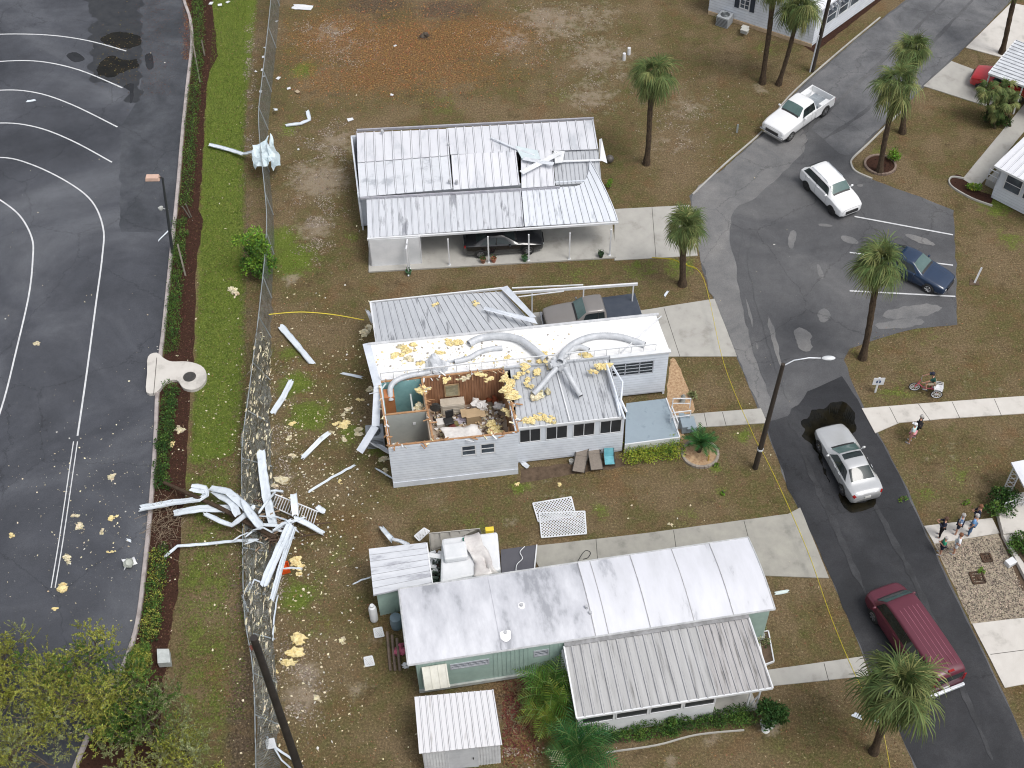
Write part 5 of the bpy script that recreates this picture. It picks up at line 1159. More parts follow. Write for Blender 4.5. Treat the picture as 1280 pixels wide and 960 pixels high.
# generic foliage: many small leaves in a volume of clumps
def leaves(mb, centers, n, size, rnd, mats=1, up=.4, shape='leaf'):
    """centers: (c, radius) clumps; leaf quads mostly on the outer shell of each clump"""
    tot = sum(r**2 for _, r in centers)
    for c, r in centers:
        k = max(6, int(n*r*r/tot)); sq = r if isinstance(r, (int, float)) else 1
        mi = rnd.randrange(mats)
        for _ in range(k):
            d = Vector((rnd.gauss(0, 1), rnd.gauss(0, 1), rnd.gauss(0, 1)+.15)).normalized(); rr = r*(.55+.5*rnd.random())
            p = Vector(c)+Vector((d.x*rr, d.y*rr, d.z*rr*.85)); 
            if p.z < .02: p.z = .02+rnd.random()*.05
            a = (d*.5+Vector((rnd.uniform(-1, 1), rnd.uniform(-1, 1), rnd.uniform(-.6, .9)))).normalized(); b = a.cross(Vector((rnd.uniform(-1, 1), rnd.uniform(-1, 1), rnd.uniform(.2, 1)))).normalized()
            s = size*rnd.uniform(.6, 1.35); mb.add([p, p+a*s*.5+b*s*.24, p+a*s, p+a*s*.5-b*s*.24], [(0, 1, 2, 3)], mi if rnd.random() < .75 else rnd.randrange(mats))
    return mb
def limbs(mb, base, tips, r0, rnd):
    for t in tips:
        t = Vector(t); b = Vector(base); m1 = b.lerp(t, .4)+Vector((rnd.uniform(-.1, .1), rnd.uniform(-.1, .1), .12)); mb.tube([b, m1, t], [r0, r0*.6, r0*.15], 5)
def bush(base, label, r=(.6, .6, .5), n=900, size=.10, mats_=None, clumps=9, seed=1, name='shrub', cat='shrub', group=None):
    rnd = random.Random(seed); base = Vector(base); root = thing(name, label, cat, tuple(base), 0, group); cs = []
    for i in range(clumps):
        a = rnd.uniform(0, 6.28); q = math.sqrt(rnd.random())*.75; cs.append((base+Vector((math.cos(a)*q*r[0], math.sin(a)*q*r[1], r[2]*rnd.uniform(.35, 1.05))), min(r)*rnd.uniform(.35, .55)))
    mb = MB(); limbs(mb, base+Vector((0, 0, 0)), [c for c, _ in cs], .03, rnd); mb.build('stem', bark_m, root)
    leaves(MB(), cs, n, size, rnd, len(mats_)).build('foliage', mats_, root)
    return root
def hedge(pts, w, h, label, n, size, mats_, seed=1, group=None, name='hedge', var=.2):
    rnd = random.Random(seed); l = smooth_line([P(*p) for p in pts], 6); root = thing(name, label, 'hedge', tuple(l[0]), 0, group); cs = []; L = 0; mb = MB()
    for a, b in zip(l[:-1], l[1:]):
        d = (b-a).length; m = max(1, int(d/.28)); nn = Vector((-(b-a).y, (b-a).x, 0)).normalized()
        for i in range(m):
            for s in (-.25, .25):
                c = a.lerp(b, (i+rnd.random())/m)+nn*(s*w+rnd.uniform(-.1, .1)*w); r = w*.36*rnd.uniform(.7, 1.2); cs.append((c+Vector((0, 0, max(r*.6, h-r+rnd.uniform(-var, var)*h))), r)); cs.append((c+Vector((0, 0, h*.35)), r))
            mb.tube([a.lerp(b, i/m), a.lerp(b, i/m)+Vector((rnd.uniform(-.1, .1), 0, h*.7))], [.02, .008], 4)
    mb.build('stem', bark_m, root); leaves(MB(), cs, n, size, rnd, len(mats_)).build('foliage', mats_, root); return root
kerbset = 'clipped hedges in the mulch bed'
hedge([(247, -20), (249, 30), (247, 90), (243, 130), (239, 190), (234, 262)], .75, .7, 'long clipped green hedge behind the kerb at the top left', 9000, .09, [leaf_dark, leaf_mid, leaf_mid], 3, kerbset)
hedge([(226, 280), (224, 320), (219, 380), (216, 440)], .75, .65, 'green hedge above the concrete drain slab', 6000, .09, [leaf_dark, leaf_mid, leaf_mid], 4, kerbset)
hedge([(216, 488), (211, 530), (205, 570), (204, 612)], .75, .8, 'tall green hedge just below the concrete drain slab', 5500, .10, [leaf_dark, leaf_mid, leaf_dark], 5, kerbset, var=.3)
hedge([(202, 690), (197, 730), (192, 770), (188, 800)], .75, .7, 'ragged hedge beside the kerb below the metal debris', 4500, .09, [leaf_mid, leaf_dark, leaf_olive], 6, kerbset)
hedge([(784, 568), (815, 566), (850, 561)], 1.25, .75, 'yellow green variegated hedge in front of the blue porch', 5200, .10, [leaf_lime, leaf_lime, leaf_mid], 7)
hedge([(752, 925), (800, 917), (850, 910)], .7, .8, 'low green hedge below the porch windows of the mint house', 4000, .10, [leaf_mid, leaf_dark], 8, None, var=.4)
hedge([(868, 906), (905, 901), (938, 897)], .8, .8, 'dense green hedge before the open end of the ribbed porch', 4200, .09, [leaf_mid, leaf_dark], 9)
bush(P(848, 914), 'round dark shrub between the two porch hedges', (.6, .5, .8), 1200, .11, [leaf_dark, leaf_mid], 9, 11)
bush(P(960, 905), 'tall dark glossy shrub at the porch corner of the mint house', (.75, .6, 1.5), 2400, .16, [leaf_dark], 16, 12)
bush(P(1275, 688), 'green shrub in the raised bed below the pale path at the right', (.7, .7, .7), 1500, .12, [leaf_mid, leaf_dark], 11, 13)
bush(P(1248, 640), 'leafy green shrub beside the white handrail at the right edge', (.85, .85, 1.2), 2200, .13, [leaf_mid, leaf_dark], 14, 14)
bush(P(1244, 153), 'dark low shrub under the fan palms by the red car', (1.1, .9, .7), 2200, .10, [leaf_dark], 14, 15)
bush(P(1117, 203), 'small light green shrub at the mulch ring of the junction palm', (.45, .45, .7), 700, .12, [leaf_bright], 8, 16)
bush(P(1218, 238), 'small yellow green plant in the kidney-shaped bed at the right', (.5, .4, .4), 500, .11, [leaf_lime, leaf_bright], 7, 17)
bush(P(762, 236), 'small green plant at the right end of the white-roofed house', (.25, .4, .5), 300, .10, [leaf_bright, leaf_mid], 6, 18)
bush(P(1262, 665), 'small creeping plant at the end of the pale path', (.3, .5, .25), 400, .08, [leaf_mid], 6, 19)
bush(P(900, 30), 'grey leggy shrub beside the air conditioner at the top', (.5, .4, .6), 300, .10, [leaf_dark], 8, 20)
for k, (x, y, s) in enumerate([(1128, 625, .3), (1208, 630, .28), (893, 582, .22), (905, 617, .2), (1227, 715, .25)]):
    lab = ['weed tuft left of the group of people', 'weed tuft right behind the group of people', 'weed tuft below the stone ring of the cycad', 'small weed on the lawn right of the lattice panels', 'weed patch beside the gravel bed'][k]
    bush(P(x, y), lab, (s, s, s*.5), 160, .08, [leaf_bright], 5, 30+k, 'weed', 'weed', 'weeds in the lawn')

# tree growing through the fence
rnd = random.Random(40); t = thing('young_tree', 'bright green young tree growing through the fence on the left', 'tree', tuple(P(328, 345)))
b = P(328, 345); cs = [(b+Vector((rnd.gauss(-.15, .42), rnd.gauss(0, .6), rnd.uniform(.7, 3.0))), rnd.uniform(.25, .5)) for _ in range(26)]
mb = MB(); limbs(mb, b, [c for c, _ in cs], .06, rnd); mb.build('trunk', bark_m, t); leaves(MB(), cs, 5200, .15, rnd, 2).build('crown', [leaf_mid, leaf_bright], t)

# feathery trees in the lower left corner
def feather_tree(b, h, R, label, n, mats_, seed, nc=46, group='feathery trees over the car park'):
    rnd = random.Random(seed); b = Vector(b); t = thing('feathery_tree', label, 'tree', tuple(b), 0, group); cs = []; wood = MB(); mains = []
    top = b+Vector((0, 0, h*.5)); wood.tube([b, b+Vector((.08, .05, h*.25)), top], [.16, .13, .10], 8)
    for i in range(9):
        a = i*2.4+rnd.random(); e = b+Vector((math.cos(a)*R*.7, math.sin(a)*R*.7, h*rnd.uniform(.65, .95))); m = top.lerp(e, .5)+Vector((0, 0, .15)); wood.tube([top, m, e], [.07, .05, .02], 5); mains.append((m, e))
    mb = MB()
    for i in range(nc):
        m, e = rnd.choice(mains); q = m.lerp(e, rnd.uniform(.2, 1.15)); c = q+Vector((rnd.gauss(0, R*.2), rnd.gauss(0, R*.2), rnd.gauss(.1, h*.10))); cs.append((c, R*rnd.uniform(.13, .24))); wood.tube([q, q.lerp(c, .6)+Vector((0, 0, .05)), c], [.025, .018, .008], 4)
    # twigs with fine upright sprays of narrow leaves
    tot = sum(r**2 for _, r in cs); k2 = len(mats_)
    for c, r in cs:
        mi = rnd.randrange(k2)
        for _ in range(int(n/30*r*r/tot)):
            d = Vector((rnd.gauss(0, 1), rnd.gauss(0, 1), rnd.gauss(.5, .8))).normalized(); p = c+d*r*rnd.uniform(.2, .9); dd = (d+Vector((rnd.gauss(0, .4), rnd.gauss(0, .4), .5))).normalized(); L = rnd.uniform(.35, .7)
            wood.tube([p, p+dd*L], [.006, .002], 3, cap=False)
            for j in range(30):
                f = rnd.random(); q = p+dd*L*f; a = (dd*.7+Vector((rnd.uniform(-1, 1), rnd.uniform(-1, 1), rnd.uniform(-.5, .8)))).normalized(); s = rnd.uniform(.07, .14); bb = a.cross(dd).normalized()*s*.16
                mb.add([q, q+a*s*.5+bb, q+a*s, q+a*s*.5-bb], [(0, 1, 2, 3)], mi if rnd.random() < .8 else rnd.randrange(k2))
    wood.build('trunk', bark_m, t); mb.build('crown', mats_, t); return t
feather_tree(P(30, 975), 4.6, 4.4, 'largest feathery olive green tree filling the lower left corner', 46000, [leaf_olive, leaf_olive, leaf_grey], 50, 90)
feather_tree(P(118, 905), 3.8, 3.0, 'feathery yellow green tree spreading over the lower end of the car park', 30000, [leaf_olive, leaf_olive, leaf_mid], 51, 70)
feather_tree(P(-5, 880), 3.6, 3.0, 'feathery tree cut by the left edge', 26000, [leaf_olive, leaf_olive], 52, 60)
feather_tree(P(188, 925), 3.4, 1.9, 'small grey green tree with bare branches showing behind the kerb', 15000, [leaf_grey, leaf_mid], 53, 36)
feather_tree(P(215, 985), 2.6, 2.0, 'pale grey green tree at the bottom edge beside the mulch strip', 15000, [leaf_grey, leaf_olive], 54, 34)
bush(P(160, 905), 'dense dark green shrub under the trees behind the kerb', (.9, 1.3, 1.0), 4500, .11, [leaf_mid, leaf_dark], 18, 55)
bush(P(178, 830), 'light green shrub at the end of the kerb hedge', (.6, 1.0, .9), 3600, .09, [leaf_olive, leaf_mid], 16, 56)
bush(P(268, 975), 'bright grass-like shrub at the bottom left', (.8, .7, .6), 2000, .10, [leaf_olive, leaf_grey], 12, 57)

# arching areca palms beside the mint house
def areca(b, h, R, label, n, seed, m, group='feather palms beside the mint house'):
    rnd = random.Random(seed); b = Vector(b); t = thing('feather_palm', label, 'palm', tuple(b), 0, group); st = MB(); mb = MB()
    for i in range(n):
        a = i*2.4+rnd.random()*.6; el = R_(rnd.uniform(35, 84)); d = Vector((math.cos(a)*math.cos(el), math.sin(a)*math.cos(el), math.sin(el))); p = b+Vector((rnd.uniform(-.2, .2), rnd.uniform(-.2, .2), h*rnd.uniform(.35, .7))); L = R*rnd.uniform(1.0, 1.5)
        st.tube([b+(p-b)*Vector((0.6,0.6,0)).length*0, p], [.03, .02], 5); k = 16; pts = [p.copy()]
        for j in range(k):
            d = (d+Vector((0, 0, -.10))).normalized(); p = p+d*L/k; pts.append(p.copy())
            if j > 1:
                sd = d.cross(Vector((0, 0, 1))).normalized(); up = sd.cross(d)
                for s in (1, -1):
                    f = j/k; ll = R*.42*math.sin(math.pi*min(f*1.05+.08, 1))+.06; ld = (sd*s+d*.7+up*.15).normalized(); e1_ = p+ld*ll*.55; e2_ = e1_+(ld+Vector((0, 0, -.55))).normalized()*ll*.5; w = d*.022
                    mb.add([p-w, p+w, e1_+w, e1_-w, e2_], [(0, 1, 2, 3), (3, 2, 4)])
        st.tube(pts, [.015]*(k)+[.004], 4, cap=False)
    st.build('stem', mat('palm_stem', (.12, .18, .05)), t); mb.build('frond', m, t)
    return t
areca(P(690, 880), 1.8, 1.5, 'arching feather palm in the corner by the mint wall', 30, 60, leaf_dark_palm := mat('areca_leaf', (.045, .11, .02), (.11, .20, .035), 1.0, .45, island=.5, trans=.2))
areca(P(693, 905), 1.5, 1.3, 'yellow-tipped feather palm in the middle of the cluster', 24, 61, mat('areca_yellow', (.10, .16, .025), (.18, .22, .04), 1.0, .45, island=.5, trans=.2))
areca(P(722, 948), 1.4, 1.6, 'dark green feather palm in front of the ribbed porch corner', 34, 62, mat('areca_dark', (.025, .09, .025), (.06, .15, .04), 1.0, .45, island=.5, trans=.2))

# cycad in the stone ring by the porch
cyc = P(873, 565); t = thing('cycad', 'dark green cycad in the stone ring beside the porch hedge', 'cycad', tuple(cyc)); MB().tube([cyc, cyc+Vector((.08, .05, .7))], [.14, .12], 8).build('trunk', trunk_m, t)
mb = MB(); rnd = random.Random(5)
for i in range(26):
    a = i*2.4; el = R_(rnd.uniform(10, 75)); d = Vector((math.cos(a)*math.cos(el), math.sin(a)*math.cos(el), math.sin(el))); p = cyc+Vector((.08, .05, .72)); L = rnd.uniform(.85, 1.1); k = 12
    for j in range(k):
        d = (d+Vector((0, 0, -.07))).normalized(); p2 = p+d*L/k; sd = d.cross(Vector((0, 0, 1))).normalized()
        for s in (1, -1): e = p2+(sd*s+d*.6).normalized()*(.24*math.sin(math.pi*(j+1.5)/(k+1.5))+.03); mb.add([p, p2, e], [(0, 1, 2)])
        p = p2
mb.build('frond', mat('areca_dark', (.025, .09, .025)), t)
# fan palms beside the red car
for k, (b, tp, R) in enumerate([((1232, 152), (1236, 112), 1.0), ((1252, 150), (1254, 110), .9), ((1262, 158), (1262, 125), 1.0), ((1243, 160), (1246, 135), .8)]):
    lab = ['leftmost small fan palm in front of the red car', 'thin fan palm right in front of the red car windshield', 'rightmost small fan palm before the red car', 'lowest fan palm of the clump before the red car'][k]
    palm_px(b, tp, lab, R=R, n=16, seed=70+k, tr=.07, group='small fan palms by the carport')
# small plants in the chips beside the porch and the long planter

bush(P(865, 497), 'pale tuft of ornamental grass on the wood chips by the porch', (.22, .22, .3), 160, .14, [leaf_grey], 4, 80, 'ornamental_grass', 'grass')
bush(P(955, 800), 'leggy plants in the planter at the right end of the mint house', (.35, .8, .4), 300, .09, [leaf_grey, leaf_dark], 8, 81)
# ================================================================== STREET FURNITURE, FENCE, SMALL STRUCTURES
galv = mat('galvanised', (.42, .46, .48), (.30, .34, .36), 3, .45, metal=.4)
def fence_mat():
    m, N, L = newmat('fence_mesh'); b = N['Principled BSDF']; b.inputs['Base Color'].default_value = (.27, .32, .33, 1); b.inputs['Roughness'].default_value = .6
    tc = N.new('ShaderNodeTexCoord'); n = N.new('ShaderNodeTexNoise'); n.inputs['Scale'].default_value = 3; n.inputs['Detail'].default_value = 6; L.new(tc.outputs['Object'], n.inputs[0])
    r = N.new('ShaderNodeValToRGB'); r.color_ramp.elements[0].color = (.09, .10, .095, 1); r.color_ramp.elements[1].color = (.22, .24, .235, 1); r.color_ramp.elements[0].position = .35; r.color_ramp.elements[1].position = .65
    L.new(n.outputs[0], r.inputs[0]); L.new(r.outputs[0], b.inputs['Base Color'])
    mp = N.new('ShaderNodeMapping'); mp.inputs['Rotation'].default_value = (0, R_(45), R_(0)); L.new(tc.outputs['UV'], mp.inputs[0])
    w1 = N.new('ShaderNodeTexWave'); w1.inputs['Scale'].default_value = 9; w1.bands_direction = 'DIAGONAL'; L.new(tc.outputs['Object'], w1.inputs[0])
    mp2 = N.new('ShaderNodeMapping'); mp2.inputs['Scale'].default_value = (1, -1, 1); L.new(tc.outputs['Object'], mp2.inputs[0])
    w2 = N.new('ShaderNodeTexWave'); w2.inputs['Scale'].default_value = 9; w2.bands_direction = 'DIAGONAL'; L.new(mp2.outputs[0], w2.inputs[0])
    mx = N.new('ShaderNodeMath'); mx.operation = 'MAXIMUM'; L.new(w1.outputs['Fac'], mx.inputs[0]); L.new(w2.outputs['Fac'], mx.inputs[1])
    gt = N.new('ShaderNodeMath'); gt.operation = 'GREATER_THAN'; gt.inputs[1].default_value = .86; L.new(mx.outputs[0], gt.inputs[0])
    t = N.new('ShaderNodeBsdfTransparent'); ms = N.new('ShaderNodeMixShader'); L.new(gt.outputs[0], ms.inputs[0]); L.new(t.outputs[0], ms.inputs[1]); L.new(b.outputs[0], ms.inputs[2]); L.new(ms.outputs[0], N['Material Output'].inputs[0])
    return m
fm = fence_mat(); MATS['fence_mesh'] = fm
# (base px, base py, lean to the left in metres, height)
FS = [(351, -30, .30, 1.8), (350, 0, .3, 1.8), (347, 40, .3, 1.8), (342, 90, .3, 1.8), (338, 130, .32, 1.8), (335, 170, .35, 1.8), (337, 215, .3, 1.8), (341, 260, .25, 1.8), (343, 300, .2, 1.8), (341, 345, .2, 1.8), (339, 390, .3, 1.8), (339, 430, .5, 1.75), (338, 475, .75, 1.5), (337, 520, 1.0, 1.25), (339, 565, 1.4, .85), (342, 610, 1.55, .7), (346, 655, 1.65, .6), (348, 700, 1.7, .5), (347, 745, 1.6, .5), (344, 790, 1.3, .7), (345, 835, 1.0, .9), (348, 880, .95, 1.0), (350, 925, .95, 1.1), (352, 985, .95, 1.1)]
fence = thing('chain_link_fence', 'grey chain-link fence leaning and then flattened, running beside the green strip', 'fence', tuple(P(340, 480)))
fb = [P(a, b) for a, b, _, _ in FS]; ft = [P(a, b)+Vector((-l, 0, h)) for a, b, l, h in FS]
fb = smooth_line(fb, 5); ft = smooth_line(ft, 5)
mb = MB(); n = len(fb); K = 6; rnd = random.Random(3); vs = []
for i in range(n):
    for k in range(K+1):
        t = k/K; p = fb[i].lerp(ft[i], t); q = 0 if i < 50 else .12
        vs.append(p+Vector((mnoise.noise(p*.9)*q*2, 0, abs(mnoise.noise(p*1.6+Vector((5, 0, 0))))*q*2)))
mb.add(vs, [(i*(K+1)+k, i*(K+1)+k+1, (i+1)*(K+1)+k+1, (i+1)*(K+1)+k) for i in range(n-1) for k in range(K)]); mb.build('mesh_panel', fm, fence, smooth=True, auto=0)
mb = MB(); mb.tube(ft, .028, 6); mb.build('top_rail', galv, fence)
for i in range(0, n, 6): mb = MB(); mb.tube([fb[i], ft[i]], .035, 6); mb.build('post', galv, fence)
# weathered plastic sheeting snagged on the fence at the top
def crumple(mb, quad, nx=8, ny=8, amp=.15, seed=0, mi=0):
    a, b, c, d = map(Vector, quad); vs = []
    for j in range(ny+1):
        for i in range(nx+1):
            s, t = i/nx, j/ny; p = (a*(1-s)+b*s)*(1-t)+(d*(1-s)+c*s)*t
            q = Vector((mnoise.noise(p*1.7+Vector((seed, 0, 0))), mnoise.noise(p*1.7+Vector((0, seed, 3))), mnoise.noise(p*2.3+Vector((0, 0, seed)))))
            p = p+q*amp; p.z = max(p.z, .02); vs.append(p)
    return mb.add(vs, [(j*(nx+1)+i, j*(nx+1)+i+1, (j+1)*(nx+1)+i+1, (j+1)*(nx+1)+i) for j in range(ny) for i in range(nx)], mi)
def solid(o, t=.012):
    m = o.modifiers.new('thickness', 'SOLIDIFY'); m.thickness = t; m.offset = 0; return o
bluish = mat('plastic_sheet', (.62, .70, .74), (.42, .52, .56), 1.8, .35)
mb = MB(); crumple(mb, [P(315, 184, 1.9), P(334, 168, 2.0), P(346, 200, 1.7), P(318, 212, 1.2)], 10, 8, .35, 2); crumple(mb, [P(336, 168, 2.0), P(341, 175, 1.8), P(352, 205, 1.0), P(343, 212, .8)], 5, 9, .25, 5)
solid(tag(mb.build('plastic_sheet', bluish), 'crumpled bluish white sheet snagged over the fence at the top left', 'sheet'))

# ---------------------------------------------------------------- bent metal panels of the ruined roofs
sheet_metal = mat('sheet_metal', (.64, .69, .74), (.34, .36, .38), 1.6, .4, bump=.3, bscale=7, c3=(.58, .63, .68), lo=.36, hi=.74)
def panel(pts, wd, label, lip=.07, m=None, name='bent_sheet', cat='metal sheet', group='metal roof panels strewn on the ground', twist=None, ribs=0):
    """folded aluminium pan: path of world points, width across, upturned lips"""
    src = [Vector(p) for p in pts]; pts = []; sd_ = sum(ord(ch) for ch in label); pr = random.Random(sd_)
    for a_, b_ in zip(src[:-1], src[1:]):
        k = max(2, int((b_-a_).length/.28))
        for j in range(k): pts.append(a_.lerp(b_, j/k)+Vector((pr.gauss(0, .008), pr.gauss(0, .008), pr.gauss(0, .010))))
    pts.append(src[-1]); n = len(pts); prof = [(-.5, lip), (-.485, 0), (-.18, .012), (.16, -.008)]
    if ribs: prof = [(-.5, lip), (-.485, 0), (-.06, 0), (0, lip*.8), (.06, 0)]
    prof += [(.485, 0), (.5, lip)]; mb = MB(); vs = []; c = len(prof)
    for i, p in enumerate(pts):
        t = (pts[min(i+1, n-1)]-pts[max(i-1, 0)]).normalized(); a = (twist[0]+(twist[1]-twist[0])*i/(n-1)) if twist else 0
        sd = t.cross(Vector((0, 0, 1))).normalized(); up = sd.cross(t); s2 = sd*math.cos(a)+up*math.sin(a); u2 = -sd*math.sin(a)+up*math.cos(a)
        kk = pr.uniform(.93, 1.04) if 0 < i < n-1 else pr.uniform(.75, 1.0)
        for u, z in prof: q = p+s2*u*wd*.86*kk+u2*z*pr.uniform(.5, 1.2)+t*(pr.uniform(-.09, .09) if i in (0, n-1) else pr.uniform(-.01, .01))+Vector((0, 0, pr.gauss(0, .006))); q.z = max(q.z, .012); vs.append(q)
    mb.add(vs, [(i*c+k, i*c+k+1, (i+1)*c+k+1, (i+1)*c+k) for i in range(n-1) for k in range(c-1)])
    return solid(tag(mb.build(name, m or sheet_metal), label, cat, group), .006)
def pp(*l): return [P(x, y, z) for x, y, z in l]
panel(pp((262, 181, .25), (285, 187, .2), (303, 193, .4), (318, 190, 1.0)), .34, 'long white strip trailing across the green strip from the snagged sheet')
panel(pp((358, 157, .05), (376, 155, .08), (387, 150, .05), (384, 138, .05)), .30, 'white panel bent into a hook on the bare ground at the top')
panel(pp((350, 407, .1), (368, 428, .2), (390, 455, .06)), .48, 'white panel lying right of the fence below the yellow cord', twist=(.1, .5))
panel(pp((365, 475, .15), (355, 495, .1), (341, 517, .08)), .38, 'straight white panel in the bright green patch right of the fence')
panel(pp((412, 540, .45), (400, 550, .25), (378, 573, .06)), .30, 'white wedge-shaped panel between the fence and the opened house', twist=(.6, .0))
panel(pp((444, 581, .10), (415, 597, .06), (386, 615, .06)), .16, 'narrow white board slanting on the lawn left of the front wall', lip=.03)
panel(pp((427, 466, .05), (440, 469, .05), (453, 472, .05)), .20, 'short white scrap left of the opened house', lip=.02)
panel(pp((326, 563, 1.0), (329, 590, .95), (333, 620, .9), (342, 656, .9)), .52, 'upright white panel lying along the flattened fence', twist=(.2, -.2))
panel(pp((175, 636, .45), (215, 629, .6), (250, 624, .9), (258, 619, 1.0), (256, 612, 1.1), (238, 609, 1.1)), .52, 'leftmost white panel of the heap, folded over a dark pole', twist=(.2, .5), ribs=1)
panel(pp((216, 642, .5), (250, 636, .7), (298, 636, 1.0)), .48, 'white panel under the folded one, pointing at the kerb', twist=(.1, -.3), ribs=1)
panel(pp((262, 610, 1.0), (285, 615, 1.25), (305, 632, 1.3), (328, 660, 1.2)), .48, 'curved white panel arching over the heap', twist=(.3, -.5))
panel(pp((268, 615, 1.0), (278, 622, 1.1), (290, 628, 1.2), (298, 645, 1.2)), .50, 'short buckled white panel at the top of the heap', twist=(.6, -.3))
panel(pp((255, 642, .8), (275, 652, .8), (290, 657, .8), (305, 645, 1.1), (318, 633, 1.2)), .30, 'V-shaped white strip below the heap', twist=(.4, -.4))
panel(pp((302, 625, 1.3), (312, 645, 1.3), (326, 660, 1.1)), .42, 'grey-white panel in the middle of the heap', twist=(.9, .1))
panel(pp((205, 697, .15), (222, 683, .35), (260, 680, .3), (290, 677, .5), (322, 675, .6)), .18, 'thin wavy metal strip below the heap', lip=.05)
panel(pp((363, 655, 1.15), (350, 685, .9), (338, 712, .7), (330, 732, .6)), .50, 'large ribbed white panel sloping down from the heap', ribs=1, twist=(.1, -.1))
panel(pp((368, 660, 1.1), (356, 695, .8), (340, 750, .4)), .34, 'narrow white panel lying against the large ribbed one', twist=(-.5, -.3), ribs=1)
panel(pp((368, 648, .8), (385, 656, .5), (405, 667, .2)), .36, 'white panel sticking out right of the heap', ribs=0, twist=(0, .4))
panel(pp((367, 617, 1.4), (368, 630, 1.3), (369, 645, 1.0)), .40, 'short upright white panel at the right of the heap', twist=(.1, .2))
panel(pp((395, 633, .5), (400, 637, .4), (406, 640, .2)), .36, 'small crumpled white piece right of the white railing', twist=(.3, -.3))
panel(pp((313, 729, .5), (303, 745, .3), (312, 768, .2)), .10, 'kinked thin strip hanging over the left side of the fence', lip=.03)
panel(pp((333, 731, .5), (318, 725, .5), (310, 742, .4)), .10, 'thin kinked strip over the flattened fence', lip=.03)
panel(pp((347, 745, .3), (343, 770, .2), (341, 800, .15)), .08, 'slim white rod along the right side of the fence', lip=.03)
panel(pp((334, 922, .5), (345, 935, .4), (360, 945, .2), (378, 958, .1)), .12, 'curled white strip at the bottom of the fence', lip=.03)
panel(pp((340, 930, .4), (352, 950, .3), (368, 965, .1)), .08, 'second curled strip at the bottom of the fence', lip=.03)
panel(pp((476, 659, .3), (484, 668, .6), (492, 677, .6)), .30, 'curved pale panel leaning behind the small mint shed', twist=(.5, -.2))
panel(pp((488, 674, .8), (500, 677, .9), (512, 682, 1.0)), .26, 'grey panel lying behind the small mint shed', twist=(.4, 0), m=alu)
panel(pp((441, 730, .06), (452, 725, .10), (462, 722, .3)), .09, 'thin white rod against the small mint shed', lip=.02)
panel(pp((198, 301, .06), (206, 293, .1), (214, 285, .2)), .09, 'thin bent rod on the kerb beside the lamp post', lip=.02)
panel(pp((370, 113, .05), (374, 116, .15)), .30, 'small tan board lying at the top beside the fence', m=mat('tan_board', (.5, .4, .27)), lip=.01)
panel(pp((456, 547, .7), (470, 556, .5), (488, 566, .4)), .34, 'grey bent flashing below the air conditioner', m=alu, twist=(.6, .2))
panel(pp((469, 585, .15), (480, 592, .12), (492, 599, .1)), .10, 'thin white rod beside the corner of the opened house', lip=.03)
panel(pp((458, 388, 1.2), (462, 395, 1.3), (466, 404, 1.0)), .25, 'bent scrap at the left corner of the rear carport sheet', m=alu, twist=(.8, .1))
panel(pp((652, 577, .05), (660, 584, .12)), .35, 'grey flap on the ground below the screened room', m=alu, lip=.02)
panel(pp((968, 742, .05), (985, 739, .05)), .26, 'pale board on the lawn at the right end of the mint house', m=mat('pale_green_board', (.6, .68, .66)), lip=.02)
panel(pp((1066, 892, .05), (1076, 897, .05)), .30, 'white scrap on the grass left of the bottom palm', lip=.02)
panel(pp((1095, 903, .05), (1104, 896, .25)), .26, 'white scrap against the trunk of the bottom palm', lip=.02)
panel(pp((33, 127, .02), (44, 125, .05)), .26, 'small white scrap on the car park between two painted lines', lip=.02)
panel(pp((158, 674, .03), (164, 677, .05)), .16, 'small white scrap on the car park left of the heap', lip=.02)
panel(pp((366, 8, .03), (390, 10, .06)), .75, 'flat white square sheet lying at the top right of the fence', lip=.02, m=white_paint)
panel(pp((342, 137, .5), (347, 137, .4)), .3, 'small white card beside the fence below the top', lip=.01)

panel(pp((830, 371, .05), (835, 364, .12)), .16, 'small white scrap on the lawn left of the short palm', lip=.02)
for k, (x, y, sz) in enumerate([(346, 27, .2), (348, 98, .3), (361, 111, .25), (494, 58, .22), (490, 119, .2), (438, 150, .4), (373, 187, .16), (330, 96, .2), (328, 88, .22), (329, 72, .2), (331, 60, .16), (326, 115, .22), (320, 90, .16), (264, 5, .35), (275, 7, .3), (285, 3, .3)]):
    mb = MB(); c = P(x, y, .03); rz = random.random()*3; q = [c+Matrix.Rotation(rz, 3, 'Z') @ Vector((sx*sz*.5, sy*sz*.4, .02+.08*random.random())) for sx, sy in ((-1, -1), (1, -1), (1, 1), (-1, 1))]; mb.slab(q, .015)
    tag(mb.build('white_scrap', white_paint), 'small white scrap scattered on the ground near the top of the picture', 'scrap', 'small white scraps at the top')

